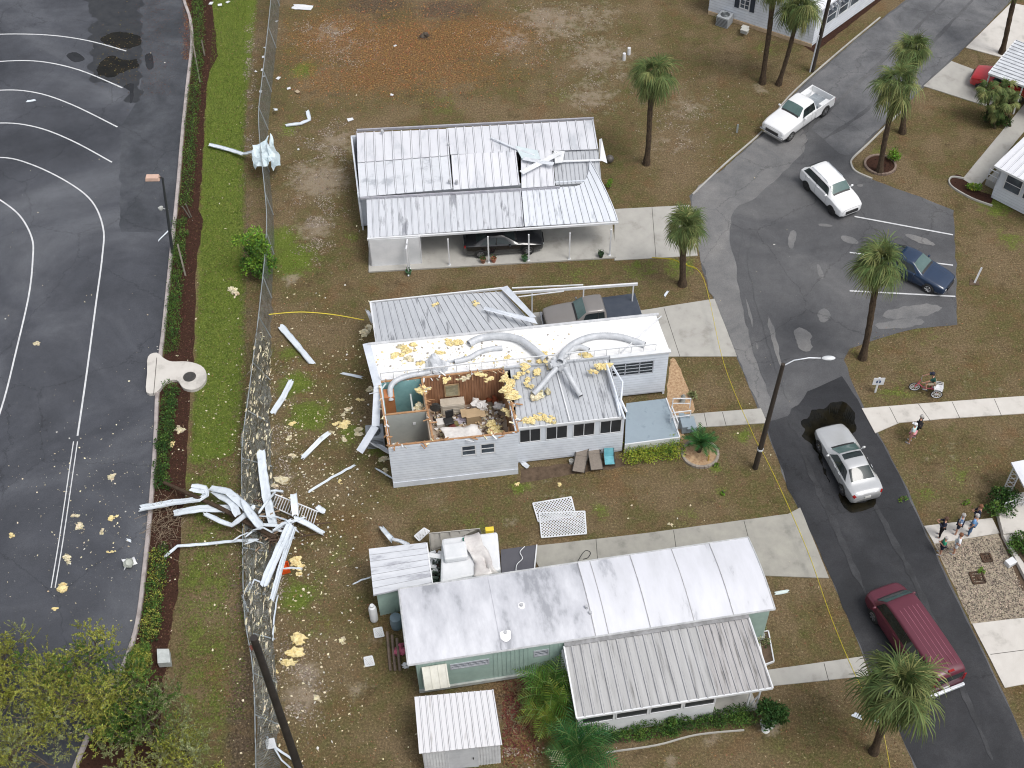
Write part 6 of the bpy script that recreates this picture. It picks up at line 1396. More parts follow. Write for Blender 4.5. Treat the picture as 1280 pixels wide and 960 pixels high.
# yellow insulation
ins_rnd = random.Random(9)
def wool(x, y, z, r, label, group='insulation clumps', m=None, flat=.45, n=5):
    m = m or (insul if ins_rnd.random() < .55 else insul_pale)
    c = P(x, y, z); mb = MB()
    if z == 0: r *= .85
    rz = ins_rnd.random()*3.14; dx = Vector((math.cos(rz), math.sin(rz), 0)); dy = Vector((-dx.y, dx.x, 0))
    for k in range(n+4):
        o = dx*ins_rnd.gauss(0, r*.55)+dy*ins_rnd.gauss(0, r*.28)+Vector((0, 0, ins_rnd.random()*r*flat*.4)); q = r*ins_rnd.uniform(.16, .5)
        i0 = len(mb.v); mb.blob(c+o+Vector((0, 0, q*flat*.4)), (q*ins_rnd.uniform(.7, 1.7), q*ins_rnd.uniform(.5, 1.1), q*flat*1.4), 14, .5, 0, ins_rnd.random()*50)
        for i in range(i0, len(mb.v)):
            v = Vector(mb.v[i]); nz = Vector((mnoise.noise(v*9), mnoise.noise(v*9+Vector((7, 0, 0))), mnoise.noise(v*9+Vector((0, 7, 0)))))*q*.45; v += nz; mb.v[i] = (v.x, v.y, max(v.z, .01))
    return tag(mb.build('insulation_clump', m), label, 'insulation', group)
for x, y, r, lab in [(78, 737, .42, 'bright yellow insulation clump at the end of the painted double line'), (100, 660, .35, 'yellow insulation clump right of the painted double line'), (140, 648, .25, 'pale insulation clump left of the kerb'), (85, 700, .3, 'ragged insulation above the bright yellow clump'), (128, 665, .2, 'round insulation clump on the car park'), (96, 645, .2, 'small insulation bit near the painted double line'), (68, 762, .2, 'insulation bit just above the tree crowns'),
                     (48, 430, .2, 'insulation scrap on the left part of the car park'), (140, 597, .25, 'yellow insulation clump on the car park level with the heap'), (15, 670, .25, 'insulation scrap at the left edge'), (140, 690, .18, 'insulation bit left of the wavy strip'), (225, 538, .3, 'insulation draped on the mulch above the heap'), (215, 555, .3, 'insulation hanging on the tall hedge'),
                     (293, 366, .42, 'pale insulation clump alone on the green strip'), (348, 603, .5, 'large pale insulation clump above the heap'), (335, 665, .4, 'insulation clump inside the heap'), (372, 812, .55, 'long yellow insulation rag on the lawn below the mint shed'), (428, 802, .2, 'round insulation clump left of the log pile'), (397, 873, .2, 'small insulation clump low on the lawn'), (347, 908, .35, 'insulation clump right of the fence near the bottom'), (345, 840, .14, 'small insulation ball right of the fence'),
                     (372, 705, .45, 'insulation beside the orange crate'), (425, 600+2, .15, 'insulation bit right of the slanting board'), (430, 532, .35, 'insulation clump left of the air conditioner'), (448, 540, .4, 'largest insulation clump beside the air conditioner'), (420, 530, .22, 'insulation bit further left of the air conditioner'), (433, 515, .25, 'insulation scrap above the air conditioner'), (465, 488, .3, 'insulation tuft against the left wall of the opened house'), (450, 500, .2, 'insulation scrap left of the opened house'), (430, 550, .2, 'low insulation scrap near the wedge panel'), (455, 418, .4, 'insulation wad at the back left corner of the opened house'),
                     (415, 541, .2, 'insulation stuck on the wedge panel'), (365, 530, .25, 'insulation scrap right of the fence'), (362, 547, .2, 'insulation scrap below the straight panel'), (368, 571, .25, 'insulation scrap at the tip of the wedge panel'), (478, 575, .35, 'insulation below the bent flashing'), (482, 590, .25, 'insulation at the corner of the opened house'), (699, 606, .16, 'insulation scrap above the lattice panels'), (840, 657, .16, 'yellow foam lump on the edge of the dirty driveway'), (700, 948, .5, 'yellow insulation piece at the bottom beside the dark feather palm'), (648, 605, .15, 'x2')]:
    if lab == 'x2': lab = 'white insulation tuft on the lawn under the house corner'
    wool(x, y, .0, r, lab)
# wool on the house roof
for x, y, z, r, lab in [(510, 437, ZT+.05, .38, 'yellow wool at the left of the white ceiling deck'), (500, 434, ZT+.05, .25, 'brownish wool at the far left of the ceiling deck'), (572, 429, ZT+.1, .34, 'brightest yellow wool under the left duct bend'), (560, 428, ZT+.05, .22, 'small wool left of the brightest yellow piece'), (525, 455, ZT+.05, .30, 'wool curled left of the crumpled duct'), (535, 462, ZT+.05, .25, 'wool below the crumpled duct'), (678, 447, ZT+.2, .45, 'orange-brown wool wrapped on the duct hub'), (560, 476, ZT+.1, .25, 'wool along the top of the panelled wall, left piece'), (580, 474, ZT+.1, .25, 'wool along the top of the panelled wall, right piece'), (530, 488, ZT-.1, .38, 'wool spilling over the bathroom wall'), (525, 510, ZT-.8, .30, 'wool hanging down between the two small rooms'), (633, 478, ZT+.1, .42, 'wool at the top corner of the torn wall'), (640, 492, ZT+.1, .50, 'thick wool over the left edge of the porch roof'), (648, 470, ZT+.1, .30, 'wool in front of the leftover truss, left'), (670, 466, ZT+.1, .30, 'wool in front of the leftover truss, middle'), (690, 460, ZT+.1, .30, 'wool in front of the leftover truss, right'), (671, 495, 3.35, .50, 'yellow wool under the fallen left duct on the metal roof'), (662, 527, 3.1, .35, 'pale wool at the front edge of the metal roof, left'), (685, 524, 3.1, .40, 'pale wool at the front edge of the metal roof, right'), (751, 460, ZT+.35, .38, 'brown and yellow roll at the right end of the truss'), (733, 445, ZT+.05, .34, 'wool strip behind the duct hub on the right'), (638, 515, ZT-.6, .35, 'wool on the studs of the torn right wall'), (618, 540, ZF+.5, .50, 'yellow wool over the furniture at the right'), (595, 560-6, ZF+.8, .2, 'wool scrap just behind the front wall'), (545, 380, 2.8, .15, 'tiny wool bit on the rear carport sheet'), (594, 379, 2.8, .17, 'wool bit by the seam of the rear carport sheet'), (635, 447, ZT+.05, .2, 'faint wool patch in the middle of the deck'), (492, 447, ZT+.05, .35, 'brown wool heap at the left end of the ceiling deck'), (512, 449, ZT+.05, .28, 'torn wool right of the left end heap'), (545, 440, ZT+.05, .25, 'flat wool piece below the brightest yellow wool'), (655, 458, ZT+.1, .3, 'wool left of the orange-brown wool'), (600, 468, ZT+.1, .22, 'wool tuft above the arched mirror'), (612, 474, ZT+.1, .2, 'wool tuft above the right part of the panelled wall'), (660, 480, ZT+.05, .3, 'wool at the upper left of the metal porch roof')]:
    wool(x, y, z, r, lab, 'wool on the opened house', m=insul if ins_rnd.random() < .7 else insul_pale)
mb = MB()    # wool smeared over the flattened fence, and the countless crumbs
fr = random.Random(77)
for k in range(1500):
    y = fr.uniform(440, 800) if fr.random() < .85 else fr.uniform(800, 950); i = min(int(np.interp(y, [b for _, b, _, _ in FS], range(len(FS)))*5), n-1)
    t = fr.random(); p = fb[i].lerp(ft[i], t)+Vector((0, fr.uniform(-.3, .3), .05)); q = fr.random()
    if q < .26: r = fr.uniform(.03, .10); mb.blob(p, (r*fr.uniform(.4, .8), r*fr.uniform(1, 2.6), r*.4), 6, .4, 0 if fr.random() < .7 else 1, k)
    else: d = Vector((fr.gauss(0, .12), fr.gauss(0, .45), fr.uniform(-.05, .1))); mb.tube([p, p+d*.5+Vector((fr.gauss(0, .04), 0, .03)), p+d], [.012, .02, .008], 3, fr.choice([1, 1, 2, 2, 0]), cap=False)
tag(mb.build('insulation_shreds', [insul_pale, mat('debris_grey', (.20, .19, .16), (.09, .085, .065), 4, .9, island=.3), mat('debris_dark', (.05, .045, .03), (.10, .085, .05), 4, .9, island=.3)]), kind='stuff')
mb = MB(); pale = insul_pale
def fleck(x, y, s, mi):
    c = P(x, y, .02); a = fr.random()*3.14; b_ = s*fr.uniform(.3, .8); q = []
    for k in range(5):
        t = k*1.2566+fr.uniform(-.3, .3); q.append(c+Matrix.Rotation(a, 3, 'Z') @ Vector((math.cos(t)*s*fr.uniform(.6, 1.2), math.sin(t)*b_, fr.uniform(0, .04))))
    mb.add(q+[c+Vector((0, 0, s*.3))], [(i, (i+1) % 5, 5) for i in range(5)], mi)
for k in range(4200):
    q = fr.random()
    if q < .42: x, y = fr.gauss(375, 45), fr.gauss(590, 110)
    elif q < .56: x, y = fr.gauss(120, 65), fr.gauss(640, 75)
    elif q < .72: x, y = fr.gauss(400, 60), fr.gauss(830, 90)
    elif q < .80: x, y = fr.gauss(260, 40), fr.gauss(560, 90)
    elif q < .86: x, y = fr.gauss(440, 25), fr.gauss(530, 70)
    else: x, y = fr.uniform(0, 1000), fr.uniform(60, 960)
    if 480 < x < 850 and y < 620: continue
    if 460 < x < 970 and 665 < y < 900: continue
    if x > 1000 or x < 0 or y > 960 or y < 0: continue
    fleck(x, y, fr.choice([.015, .02, .02, .025, .03, .045, .08]) * (1 if x > 240 else .8), 0 if fr.random() < .85 else 1)
tag(mb.build('insulation_flecks', [insul_pale, mat('fleck_white', (.62, .61, .57))]), kind='stuff')
# dead leaves and grass tufts: the roughness of the lawn
def scatter_mesh(name, n, area, size, mats_, fn=None, h=.05, seed=1, flat=False):
    r = random.Random(seed); mb = MB()
    for _ in range(n):
        x, y = area(r)
        if x is None: continue
        c = P(x, y, .0); s = size*r.uniform(.6, 1.5); a = r.random()*6.28; d = Vector((math.cos(a), math.sin(a), 0)); e = Vector((-d.y, d.x, 0)); mi = r.randrange(len(mats_))
        if flat: mb.add([c+d*s+Vector((0, 0, .03)), c+e*s*.5+Vector((0, 0, .012)), c-d*s+Vector((0, 0, .03+.02*r.random())), c-e*s*.5+Vector((0, 0, .012))], [(0, 1, 2, 3)], mi)
        else:
            for k in range(4):
                a2 = a+k*1.57+r.random(); t = Vector((math.cos(a2)*s*.6, math.sin(a2)*s*.6, h*r.uniform(.6, 1.3))); w = Vector((-t.y, t.x, 0))*.22; mb.add([c-w, c+w, c+t], [(0, 1, 2)], mi)
    return tag(mb.build(name, mats_), kind='stuff')
drylf = mat('dead_leaf', (.24, .13, .065), (.15, .085, .045), 3, .9, island=.5); palelf = mat('straw', (.34, .28, .17), (.26, .20, .12), 3, .9, island=.4)
tuft_g = mat('tuft_green', (.075, .115, .022), (.12, .15, .035), 2, .8, island=.5); tuft_b = mat('tuft_brown', (.16, .115, .055), (.10, .085, .035), 2, .9, island=.5)
BLK = [(455, 140, 790, 345), (460, 350, 850, 612), (495, 660, 972, 935), (515, 860, 632, 990)]
LOTX = [226, 238, 240, 222, 205, 194, 180, 158, 98]; LOTY = [-25, 25, 110, 240, 410, 560, 720, 825, 950]
def lawn(r):
    y = r.uniform(-10, 970); x = r.uniform(245, 1290)
    if any(a < x < c and b < y < d for a, b, c, d in BLK): return None, None
    if y > 240 and np.interp(y, [240, 345, 440, 530, 610, 690, 820, 960], [858, 876, 912, 950, 980, 1020, 1076, 1140]) < x < np.interp(y, [240, 262, 263, 405, 406, 436, 470, 545, 670, 862, 960], [1130, 1192, 1198, 1198, 1110, 1060, 1065, 1102, 1162, 1255, 1302]): return None, None
    if y <= 240 and np.interp(y, [0, 100, 165, 240], [1128, 1005, 950, 858]) < x < np.interp(y, [0, 100, 190, 205, 240], [1262, 1168, 1070, 1062, 1130]): return None, None
    if 775 < x < 925 and (255 < y < 325 or 373 < y < 448 or 508 < y < 540): return None, None
    if 920 <= x < 960 and 508 < y < 540: return None, None
    if (650 < x < 1040 and 634 < y < 725) or (960 < x < 1090 and 818 < y < 862) or (x > 1075 and 493 < y < 545) or (x > 1150 and 645 < y < 865) or (x > 1150 and y < 240) or (x > 1230 and 150 < y < 290) or (x > 880 and y < 65): return None, None
    return x, y
scatter_mesh('lawn_tufts', 15000, lawn, .075, [tuft_b, tuft_b, tuft_g, palelf], seed=5, h=.06)
scatter_mesh('dead_leaves', 9000, lawn, .045, [drylf, palelf, drylf], seed=6, flat=True)
def orange_area(r): 
    x, y = r.gauss(500, 90), r.gauss(55, 38); return (x, y) if x > 350 and y < 140 else (None, None)
scatter_mesh('fallen_leaves', 7000, orange_area, .055, [mat('orange_leaf', (.38, .19, .07), (.26, .12, .045), 2, .9, island=.5), drylf], seed=7, flat=True)
def green_area(r):
    y = r.uniform(0, 900); x = r.uniform(np.interp(y, [0, 100, 240, 450, 600, 760, 900], [268, 262, 255, 246, 238, 225, 212]), 308 if r.random() < .9 else 330); return (x, y) if r.random() < (1 if y < 560 else .6) else (None, None)
scatter_mesh('green_grass', 16000, green_area, .075, [mat('grass_blade', (.08, .15, .02), (.15, .21, .04), 1.5, .8, island=.5), tuft_g, mat('grass_blade_pale', (.20, .24, .07), (.14, .17, .05), 1.5, .8, island=.4)], seed=8, h=.08)
def mulch_area(r):
    y = r.uniform(0, 850); x = r.uniform(np.interp(y, LOTY, LOTX)+6, np.interp(y, [0, 100, 240, 450, 600, 760, 900], [266, 260, 252, 240, 230, 218, 205])); return x, y
scatter_mesh('bark_chips', 6000, mulch_area, .05, [mat('bark_chip', (.10, .05, .032), (.045, .025, .018), 3, .9, island=.5)], seed=9, flat=True)
def reddish(r):
    x, y = r.gauss(638, 25), r.gauss(900, 30); return (x, y) if 628 < x < 690 and y > 850 else (None, None)
scatter_mesh('leaf_litter', 1500, reddish, .06, [mat('red_leaf', (.16, .06, .04), (.09, .04, .03), 3, .9, island=.5)], seed=12, flat=True)
def lotleaf(r):
    x, y = r.gauss(150, 22), r.gauss(70, 22); return (x, y) if 115 < x < 178 else (None, None)
scatter_mesh('wet_leaves', 260, lotleaf, .045, [mat('wet_leaf', (.22, .17, .07), (.12, .09, .04), 3, .7, island=.5)], seed=13, flat=True)
def lotred(r):
    x, y = r.gauss(196, 12), r.uniform(0, 120); return (x, y)
scatter_mesh('blown_leaves', 700, lotred, .035, [mat('red_brown_leaf', (.16, .085, .06), (.1, .06, .045), 3, .9, island=.5)], seed=14, flat=True)
def sandy(r):
    x0, y0, sx, sy = r.choice([(400, 215, 22, 38), (395, 285, 14, 20), (420, 180, 22, 14), (700, 30, 40, 16), (745, 95, 35, 30), (640, 50, 30, 14), (410, 40, 25, 8), (375, 860, 16, 26), (352, 590, 9, 60), (430, 60, 30, 20), (860, 150, 35, 28), (640, 905, 15, 30), (312, 95, 4, 60), (345, 740, 6, 60)])
    for _ in range(6):
        x, y = r.gauss(x0, sx), r.gauss(y0, sy)
        if mnoise.noise(P(x, y)*.9) > .0: break
    if any(a < x < c and b < y < d for a, b, c, d in BLK[:3]): return None, None
    return x, y
scatter_mesh('sand_crumbs', 9000, sandy, .05, [mat('sand_pale', (.40, .35, .29), (.28, .235, .19), 3, .95, island=.4), mat('sand_dull', (.24, .20, .16), (.17, .14, .11), 3, .95, island=.4)], seed=33, flat=True)
def gravel(r):
    for _ in range(9):
        x, y = r.uniform(1165, 1280), r.uniform(672, 776); a = 1167+(y-680)*.46
        if x > a+2 and x < np.interp(y, [667, 698, 768], [1249, 1262, 1300])-3 and y > 680-(x-1167)*.155+2: return x, y
    return None, None
scatter_mesh('gravel_stones', 5000, gravel, .04, [mat('stone_tan', (.46, .38, .29), (.3, .25, .2), 3, .9, island=.5), mat('stone_dark', (.16, .13, .11), (.1, .09, .08), 3, .9, island=.5)], seed=15, flat=True)

# ---------------------------------------------------------------- poles
dark_pole = mat('dark_pole', (.022, .016, .012), (.05, .038, .028), 2, .8, bump=.5, stretch=(6, 6, .4))
b = P(944, 585); t = topat(b, 979, 455)
lp = thing('street_lamp', 'dark wooden pole with curved arm and lamp over the street', 'street lamp', tuple(b)); MB().tube([b, t], [.15, .10], 12).build('pole', dark_pole, lp, smooth=True)
arm0 = t-Vector((0, 0, .15)); lamp = Vector((P(1020, 455, 8.6).x, b.y+.0, t.z-.0)); lamp = Vector((t.x+2.0, t.y+.2, t.z+.15))
MB().tube([arm0, arm0+Vector((.5, .05, .35)), arm0+Vector((1.2, .1, .45)), lamp-Vector((.2, 0, 0))], .03, 8).build('arm', alu, lp, smooth=True)
mb = MB(); mb.blob(lamp+Vector((.18, 0, 0)), (.34, .14, .09), 12, 0); h = mb.build('lamp_head', mat('lamp_grey', (.62, .64, .66), rough=.4), lp, smooth=True); mb = MB(); mb.blob(lamp+Vector((.25, 0, -.06)), (.16, .10, .08), 10, 0); mb.build('lens', clear_lens, h, smooth=True)
mb = MB(); mb.tube([b.lerp(t, .19), b.lerp(t, .205)], .16, 12); mb.build('band', alu, lp)
b = P(1015, 89); t = topat(b, 1044, -30)
up = thing('utility_pole', 'black utility pole with pale conduit at the road edge near the top', 'pole', tuple(b)); MB().tube([b, t], [.16, .12], 12).build('pole', dark_pole, up, smooth=True); MB().tube([b+Vector((-.17, -.1, 0)), b.lerp(t, .4)+Vector((-.16, -.1, 0))], .05, 6).build('conduit', alu, up)
b = P(382, 985); t = Vector((P(317, 797, 8.0).x, b.y+1.2, 0)); t = topat(b, 317, 797)
mb = MB(); mb.tube([b, t], [.19, .14], 12); up2 = thing('utility_pole', 'black utility pole rising from the bottom edge across the fence', 'pole', tuple(b)); mb.build('pole', mat('black_pole', (.012, .010, .009), (.03, .025, .022), 2, .7, bump=.4), up2, smooth=True)
mb = MB(); mb.lathe(t+Vector((-.2, 0, -.9)), [(.03, 0), (.06, .05), (.03, .1), (.07, .16), (.03, .22), (.07, .28), (.02, .34)], 8); mb.build('insulator', mat('porcelain_brown', (.22, .08, .06), rough=.3), up2)
mb = MB(); mb.tube([P(326, 832, 5), P(345, 890, 3.2), P(362, 940, 1.4)], .03, 5); mb.build('guard_rail', galv, up2)
b = P(216, 318); t = topat(b, 203, 222)
ll = thing('street_lamp', 'slim dark lamp post with boxy orange-tinted head over the car park', 'street lamp', tuple(b)); MB().tube([b, t], [.10, .06], 10).build('pole', mat('lamp_post_dark', (.04, .045, .05), rough=.5), ll, smooth=True)
hd = t+Vector((-.55, -.05, .05)); mb = MB(); mb.box(hd, (.85, .42, .26), taper=.85); mb.build('lamp_head', mat('lamp_head_tan', (.62, .42, .33), (.5, .34, .27), 2, .5), ll, bevel=.04); mb = MB(); mb.bar(t, hd, .07, .07); mb.build('arm', blackp, ll)
mb = MB(); mb.blob(P(201, 260, 1.2), (.16, .14, .16), 10, .2); mb.bar(P(201, 260, 1.2), P(210, 262, 1.3), .04, .04); 
tag(mb.build('flood_lamp', mat('flood_grey', (.45, .46, .44), rough=.5), smooth=True), 'small grey round lamp beside the slim lamp post', 'lamp')
mb = MB(); a = P(205, 603, .6); c = P(346, 673, .7); mb.tube([a, a.lerp(c, .5)+Vector((0, 0, .25)), c], [.09, .12, .14], 10); tag(mb.build('fallen_pole', wood_pole, smooth=True), 'dark brown fallen pole lying under the heap of white panels', 'pole')
mb = MB(); r = random.Random(14)
for k in range(120):
    c = P(r.gauss(338, 16), r.gauss(655, 14), r.uniform(.1, .8)); d = Vector((r.gauss(0, .4), r.gauss(0, .3), r.gauss(0, .12))); mb.bar(c, c+d, r.uniform(.03, .09), .03, r.randrange(3))
tag(mb.build('broken_wood', [wood_pole, mat('dark_scrap', (.06, .04, .03), (.12, .08, .06), 4, .9), mat('scrap_tan', (.34, .24, .16))]), kind='stuff')
_sr = random.Random(88)
for k in range(16):
    x, y = _sr.gauss(330, 26), _sr.gauss(655, 20); z = _sr.uniform(.5, 1.2); a = _sr.uniform(-.9, .5); L = _sr.uniform(14, 34)
    panel([P(x, y, z), P(x+L*math.cos(a)*.5, y+L*math.sin(a)*.5-3, z+_sr.uniform(-.1, .3)), P(x+L*math.cos(a), y+L*math.sin(a)+_sr.uniform(-5, 5), max(.05, z-_sr.uniform(0, .5)))], _sr.uniform(.08, .24), 'thin torn metal strip tangled in the heap of white panels', lip=.04, name='metal_strip', cat='metal strip', group='torn strips in the heap', twist=(_sr.uniform(-1, 1), _sr.uniform(-1, 1)))
def lotred2(r):
    x, y = r.gauss(233, 3), r.uniform(-5, 75); return x, y
scatter_mesh('kerb_leaves', 900, lotred2, .045, [mat('red_leaf', (.16, .06, .04)), drylf], seed=41, flat=True)
# wooden tree props in the mulch
for k, (x0, y0, x1, y1, l) in enumerate([(237, 30, 250, 103, 'long grey timber prop leaning by the upper hedge'), (252, 50, 256, 70, 'short grey prop beside the long one in the mulch'), (238, 250, 235, 268, 'x'), (228, 258, 237, 272, 'left of two short props at the bare gap of the hedge'), (232, 255, 239, 271, 'right of two short props at the bare gap of the hedge'), (222, 305, 232, 345, 'thin grey prop leaning on the middle hedge')]):
    if l == 'x': continue
    mb = MB(); mb.bar(P(x0, y0, 1.2), P(x1, y1, .05), .10, .06); tag(mb.build('timber_prop', mat('grey_timber', (.20, .18, .15), (.12, .11, .09), 3, .9)), l, 'timber', 'timber props in the mulch bed')
# bare brushwood by the heap
mb = MB(); r = random.Random(4); c0 = P(208, 655)
for k in range(170):
    a = c0+Vector((r.gauss(0, .55), r.gauss(0, .8), r.uniform(.05, .5))); d = Vector((r.gauss(0, 1), r.gauss(0, 1), r.uniform(-.1, .5))).normalized()*r.uniform(.3, .9); mb.tube([a, a+d*.5+Vector((0, 0, .05)), a+d], [.012, .009, .003], 3, cap=False)
tag(mb.build('brushwood', mat('dry_twig', (.30, .24, .17), (.18, .14, .10), 3, .9)), kind='stuff')
mb = MB(); mb.blob(P(161, 704, .2), (.28, .25, .2), 12, .25); mb.tube([P(161, 703, .36), P(161, 703, .42)], .16, 12); tag(mb.build('crushed_drum', mat('drum_grey', (.40, .42, .38), (.25, .27, .24), 3, .6), smooth=True), 'crushed pale grey drum on the car park beside the kerb', 'drum')
mb = MB(); crumple(mb, [P(152, 700, .15), P(166, 696, .1), P(172, 703, .1), P(156, 712, .1)], 5, 5, .2, 3); solid(tag(mb.build('torn_paper', white_paint), 'torn white sheet around the crushed drum', 'sheet'))
mb = MB(); mb.slab([P(196, 811, .5), P(211, 811, .5), P(213, 828, .5), P(197, 829, .5)], .4); tag(mb.build('utility_box', mat('box_pale', (.50, .53, .52), (.36, .39, .38), 3, .6)), 'pale square utility box in the mulch at the lower left', 'box')
# drain slab with manhole
dz = .22; out = [P(x, y) for x, y in smooth_poly([(186, 449), (197, 444), (206, 451), (216, 455), (235, 455), (252, 460), (259, 470), (256, 482), (244, 490), (230, 488), (222, 478), (208, 481), (197, 493), (184, 493), (185, 470)], 3)]
dr = thing('storm_drain', 'pale concrete storm drain slab with a round dark manhole bulging out of the kerb', 'drain', tuple(P(222, 470)))
mb = MB(); mb.prism([p.xy for p in out], .0, dz); mb.build('slab', concrete_pale, dr)
mb = MB(); mc = P(237, 471, dz); mb.lathe(mc, [(.36, 0), (.36, .02), (.33, .03)], 24); mb.build('manhole_cover', mat('cast_iron', (.03, .03, .03), (.06, .055, .05), 6, .6, bump=.5), dr)
mb = MB(); mb.bar(P(196, 447, dz+.01), P(192, 493, dz+.01), .03, .01); mb.build('joint', jm, dr)
# thin concrete edge strip of the H1 slab region is in the slab; tape lines
def cord(pts, label, r=.02, m=yellow_tape, name='caution_tape', cat='tape', group=None, flat=None):
    l = smooth_line([Vector(p) for p in pts], 6); mb = MB()
    if flat:
        for a, b in zip(l[:-1], l[1:]): mb.bar(a, b, .012, flat)
    else: mb.tube(l, r, 5)
    return tag(mb.build(name, m), label, cat, group)
cord([P(815, 322, .1), P(840, 324, .6), P(853, 330, 1.0), P(858, 330, 1.0)], 'yellow tape end reaching the short palm from the left', flat=.07, group='yellow caution tape along the houses')
cord([P(858, 331, 1.0), P(880, 350, .9), P(905, 455, .5), P(940, 540, .8), P(952, 563, 1.2)], 'yellow tape from the short palm to the dark lamp pole', flat=.07, group='yellow caution tape along the houses')
cord([P(952, 563, 1.2), P(975, 610, .8), P(1010, 690, .7), P(1040, 775, .6), P(1072, 850, .8), P(1102, 905, 1.2)], 'long yellow tape from the dark lamp pole to the bottom palm', flat=.075, group='yellow caution tape along the houses')
cord([P(1102, 905, 1.2), P(1108, 935, .8), P(1115, 975, .6)], 'yellow tape leaving the bottom palm at the lower edge', flat=.075, group='yellow caution tape along the houses')
cord([P(336, 393, 1.4), P(375, 390, 1.3), P(415, 393, .9), P(455, 400, 1.0)], 'yellow cord stretched from the fence to the opened house', .025, name='boundary_tape', cat='cord')
# signs
def signpost(x, y, label, w=.42, h=.42, H=1.1, blue=True):
    b = P(x, y); r = thing('sign', label, 'sign', tuple(b)); mb = MB(); mb.box(b+Vector((0, .03, H/2)), (.10, .05, H)); mb.build('post', white_paint, r)
    mb = MB(); q = b+Vector((0, 0, H-.28)); mb.box(q, (w, .03, h)); bd = mb.build('board', white_paint, r)
    if blue:
        mb = MB()
        for s in (-.09, .07): mb.box(q+Vector((s, -.02, -.02)), (.085, .012, .20)); 
        mb.box(q+Vector((0, -.02, .14)), (.10, .012, .03)); mb.build('marking', mat('sign_blue', (.03, .07, .16)), bd)
    return r
signpost(1094, 491, 'small white square sign with blue marks on the lawn beside the walkway', .62, .55, 1.25)
b = P(1218, 354); r = thing('marker_post', 'slanting white marker post on the lawn right of the parking bay', 'post', tuple(b)); MB().bar(b, b+Vector((.25, .3, 1.0)), .10, .05).build('post', white_paint, r)
mb = MB(); mb.prism([(b+Vector((x, y, 0))).xy for x, y in ((-.35, -.15), (.25, -.2), (.3, .15), (-.2, .3))], .0, .03); mb.build('footing', soil_m, r)
b = P(921, 166); r = thing('marker_post', 'thin grey marker on the lawn left of the white pickup truck', 'post', tuple(b)); MB().box(b+Vector((0, 0, .35)), (.12, .04, .7)).build('post', galv, r)
for x, y, l in [(780, 75, 'left of two white pipe stubs beside the lone palm'), (786, 68, 'right of two white pipe stubs beside the lone palm')]:
    b = P(x, y); mb = MB(); mb.tube([b, b+Vector((0, 0, .55))], .12, 10); tag(mb.build('pipe_stub', white_paint), l, 'pipe', 'white pipe stubs on the lawn')
mb = MB(); c = P(531, 46, 0); mb.blob(c+Vector((0, 0, .1)), (.35, .28, .28), 9, .4); tag(mb.build('rock', mat('dark_rock', (.12, .10, .08), (.07, .06, .05), 4, .9)), 'dark stump-like rock on the orange leaves at the top', 'rock')
mb = MB(); c = P(762, 203, .0); mb.blob(c+Vector((0, 0, .3)), (.27, .27, .26), 12, 0); tag(mb.build('garden_ball', mat('ball_dark', (.10, .09, .085), rough=.4), smooth=True), 'dark round garden ball beside the white-roofed house', 'garden ball')
# ring beds
def ring(x, y, rx, ry, label, fill, m, h=.15, name='ring_bed', n=26):
    c = P(x, y); r = thing(name, label, 'planting bed', tuple(c)); mb = MB(); pts = [c+Vector((math.cos(i*2*math.pi/n)*rx, math.sin(i*2*math.pi/n)*ry, 0)) for i in range(n)]
    mb.prism([p.xy for p in pts], 0, h*.5); mb.build('bed_fill', fill, r); mb = MB()
    for i in range(n): a = pts[i]; b = pts[(i+1) % n]; mb.box(((a+b)/2+Vector((0, 0, h/2))), ((b-a).length*.94, .14, h), ang(a, b))
    mb.build('edging', m, r); return r
ring(1100, 207, .98, .95, 'round mulch ring around the junction palm', mulch_m, mat('edge_brown', (.26, .20, .16), (.17, .13, .11), 4, .9))
ring(875, 568, .95, .90, 'round stone ring filled with wood chips around the cycad', chips_m, mat('edge_stone', (.34, .30, .26), (.24, .21, .18), 4, .9))
sheet('wood_chip_bed', smooth_poly([(838, 450), (848, 455), (858, 480), (868, 512), (858, 518), (848, 522), (856, 545), (880, 552), (868, 582), (850, 572), (843, 545), (836, 520), (834, 490)], 3), .02, chips_m, .05, .3)
sheet('mulch_bed', smooth_poly([(1190, 222), (1200, 219), (1222, 238), (1240, 245), (1236, 256), (1212, 248), (1190, 234)], 3), .02, mulch_m, .03, .3)
tag(edging([(1240, 258), (1215, 249), (1192, 236), (1186, 228), (1190, 222), (1205, 224)], 'bed_edging', .10, .12, concrete), 'curved concrete edging of the small bed at the right', 'edging')
sheet('mulch_bed', [(1005, 58), (1095, -10), (1110, -6), (1018, 66)], .02, mulch_m, .04, .3)
sheet('bare_bed', [(740, 938), (750, 920), (945, 890), (950, 898), (860, 912), (745, 934)], .02, soil_m, .04, .3)
tag(edging([(757, 941), (820, 932), (870, 919), (930, 913)], 'bed_edging', .07, .08, concrete), 'white edging in front of the porch hedges of the mint house', 'edging')
sheet('bare_bed', [(650, 585), (780, 572), (784, 582), (650, 604)], .008, soil_m, .08, .3)
sheet('flower_bed', [(1180+72, 640), (1262, 640), (1300, 800), (1262, 698), (1246, 664)], .012, soil_m, .05, .3)
r = thing('raised_bed', 'raised concrete-edged bed at the right edge behind the people', 'planting bed', tuple(P(1275, 700))); mb = MB()
mb.prism([P(x, y).xy for x, y in ((1241, 628), (1300, 615), (1300, 668), (1252, 672))], 0, .35); mb.prism([P(x, y).xy for x, y in ((1252, 672), (1300, 668), (1300, 760), (1288, 740))], 0, .25); mb.build('edging', concrete_pale, r)
mb = MB(); mb.prism([P(x, y, .35).xy for x, y in ((1262, 676), (1297, 672), (1297, 725))], .25, .30); mb.build('bed_fill', soil_m, r)
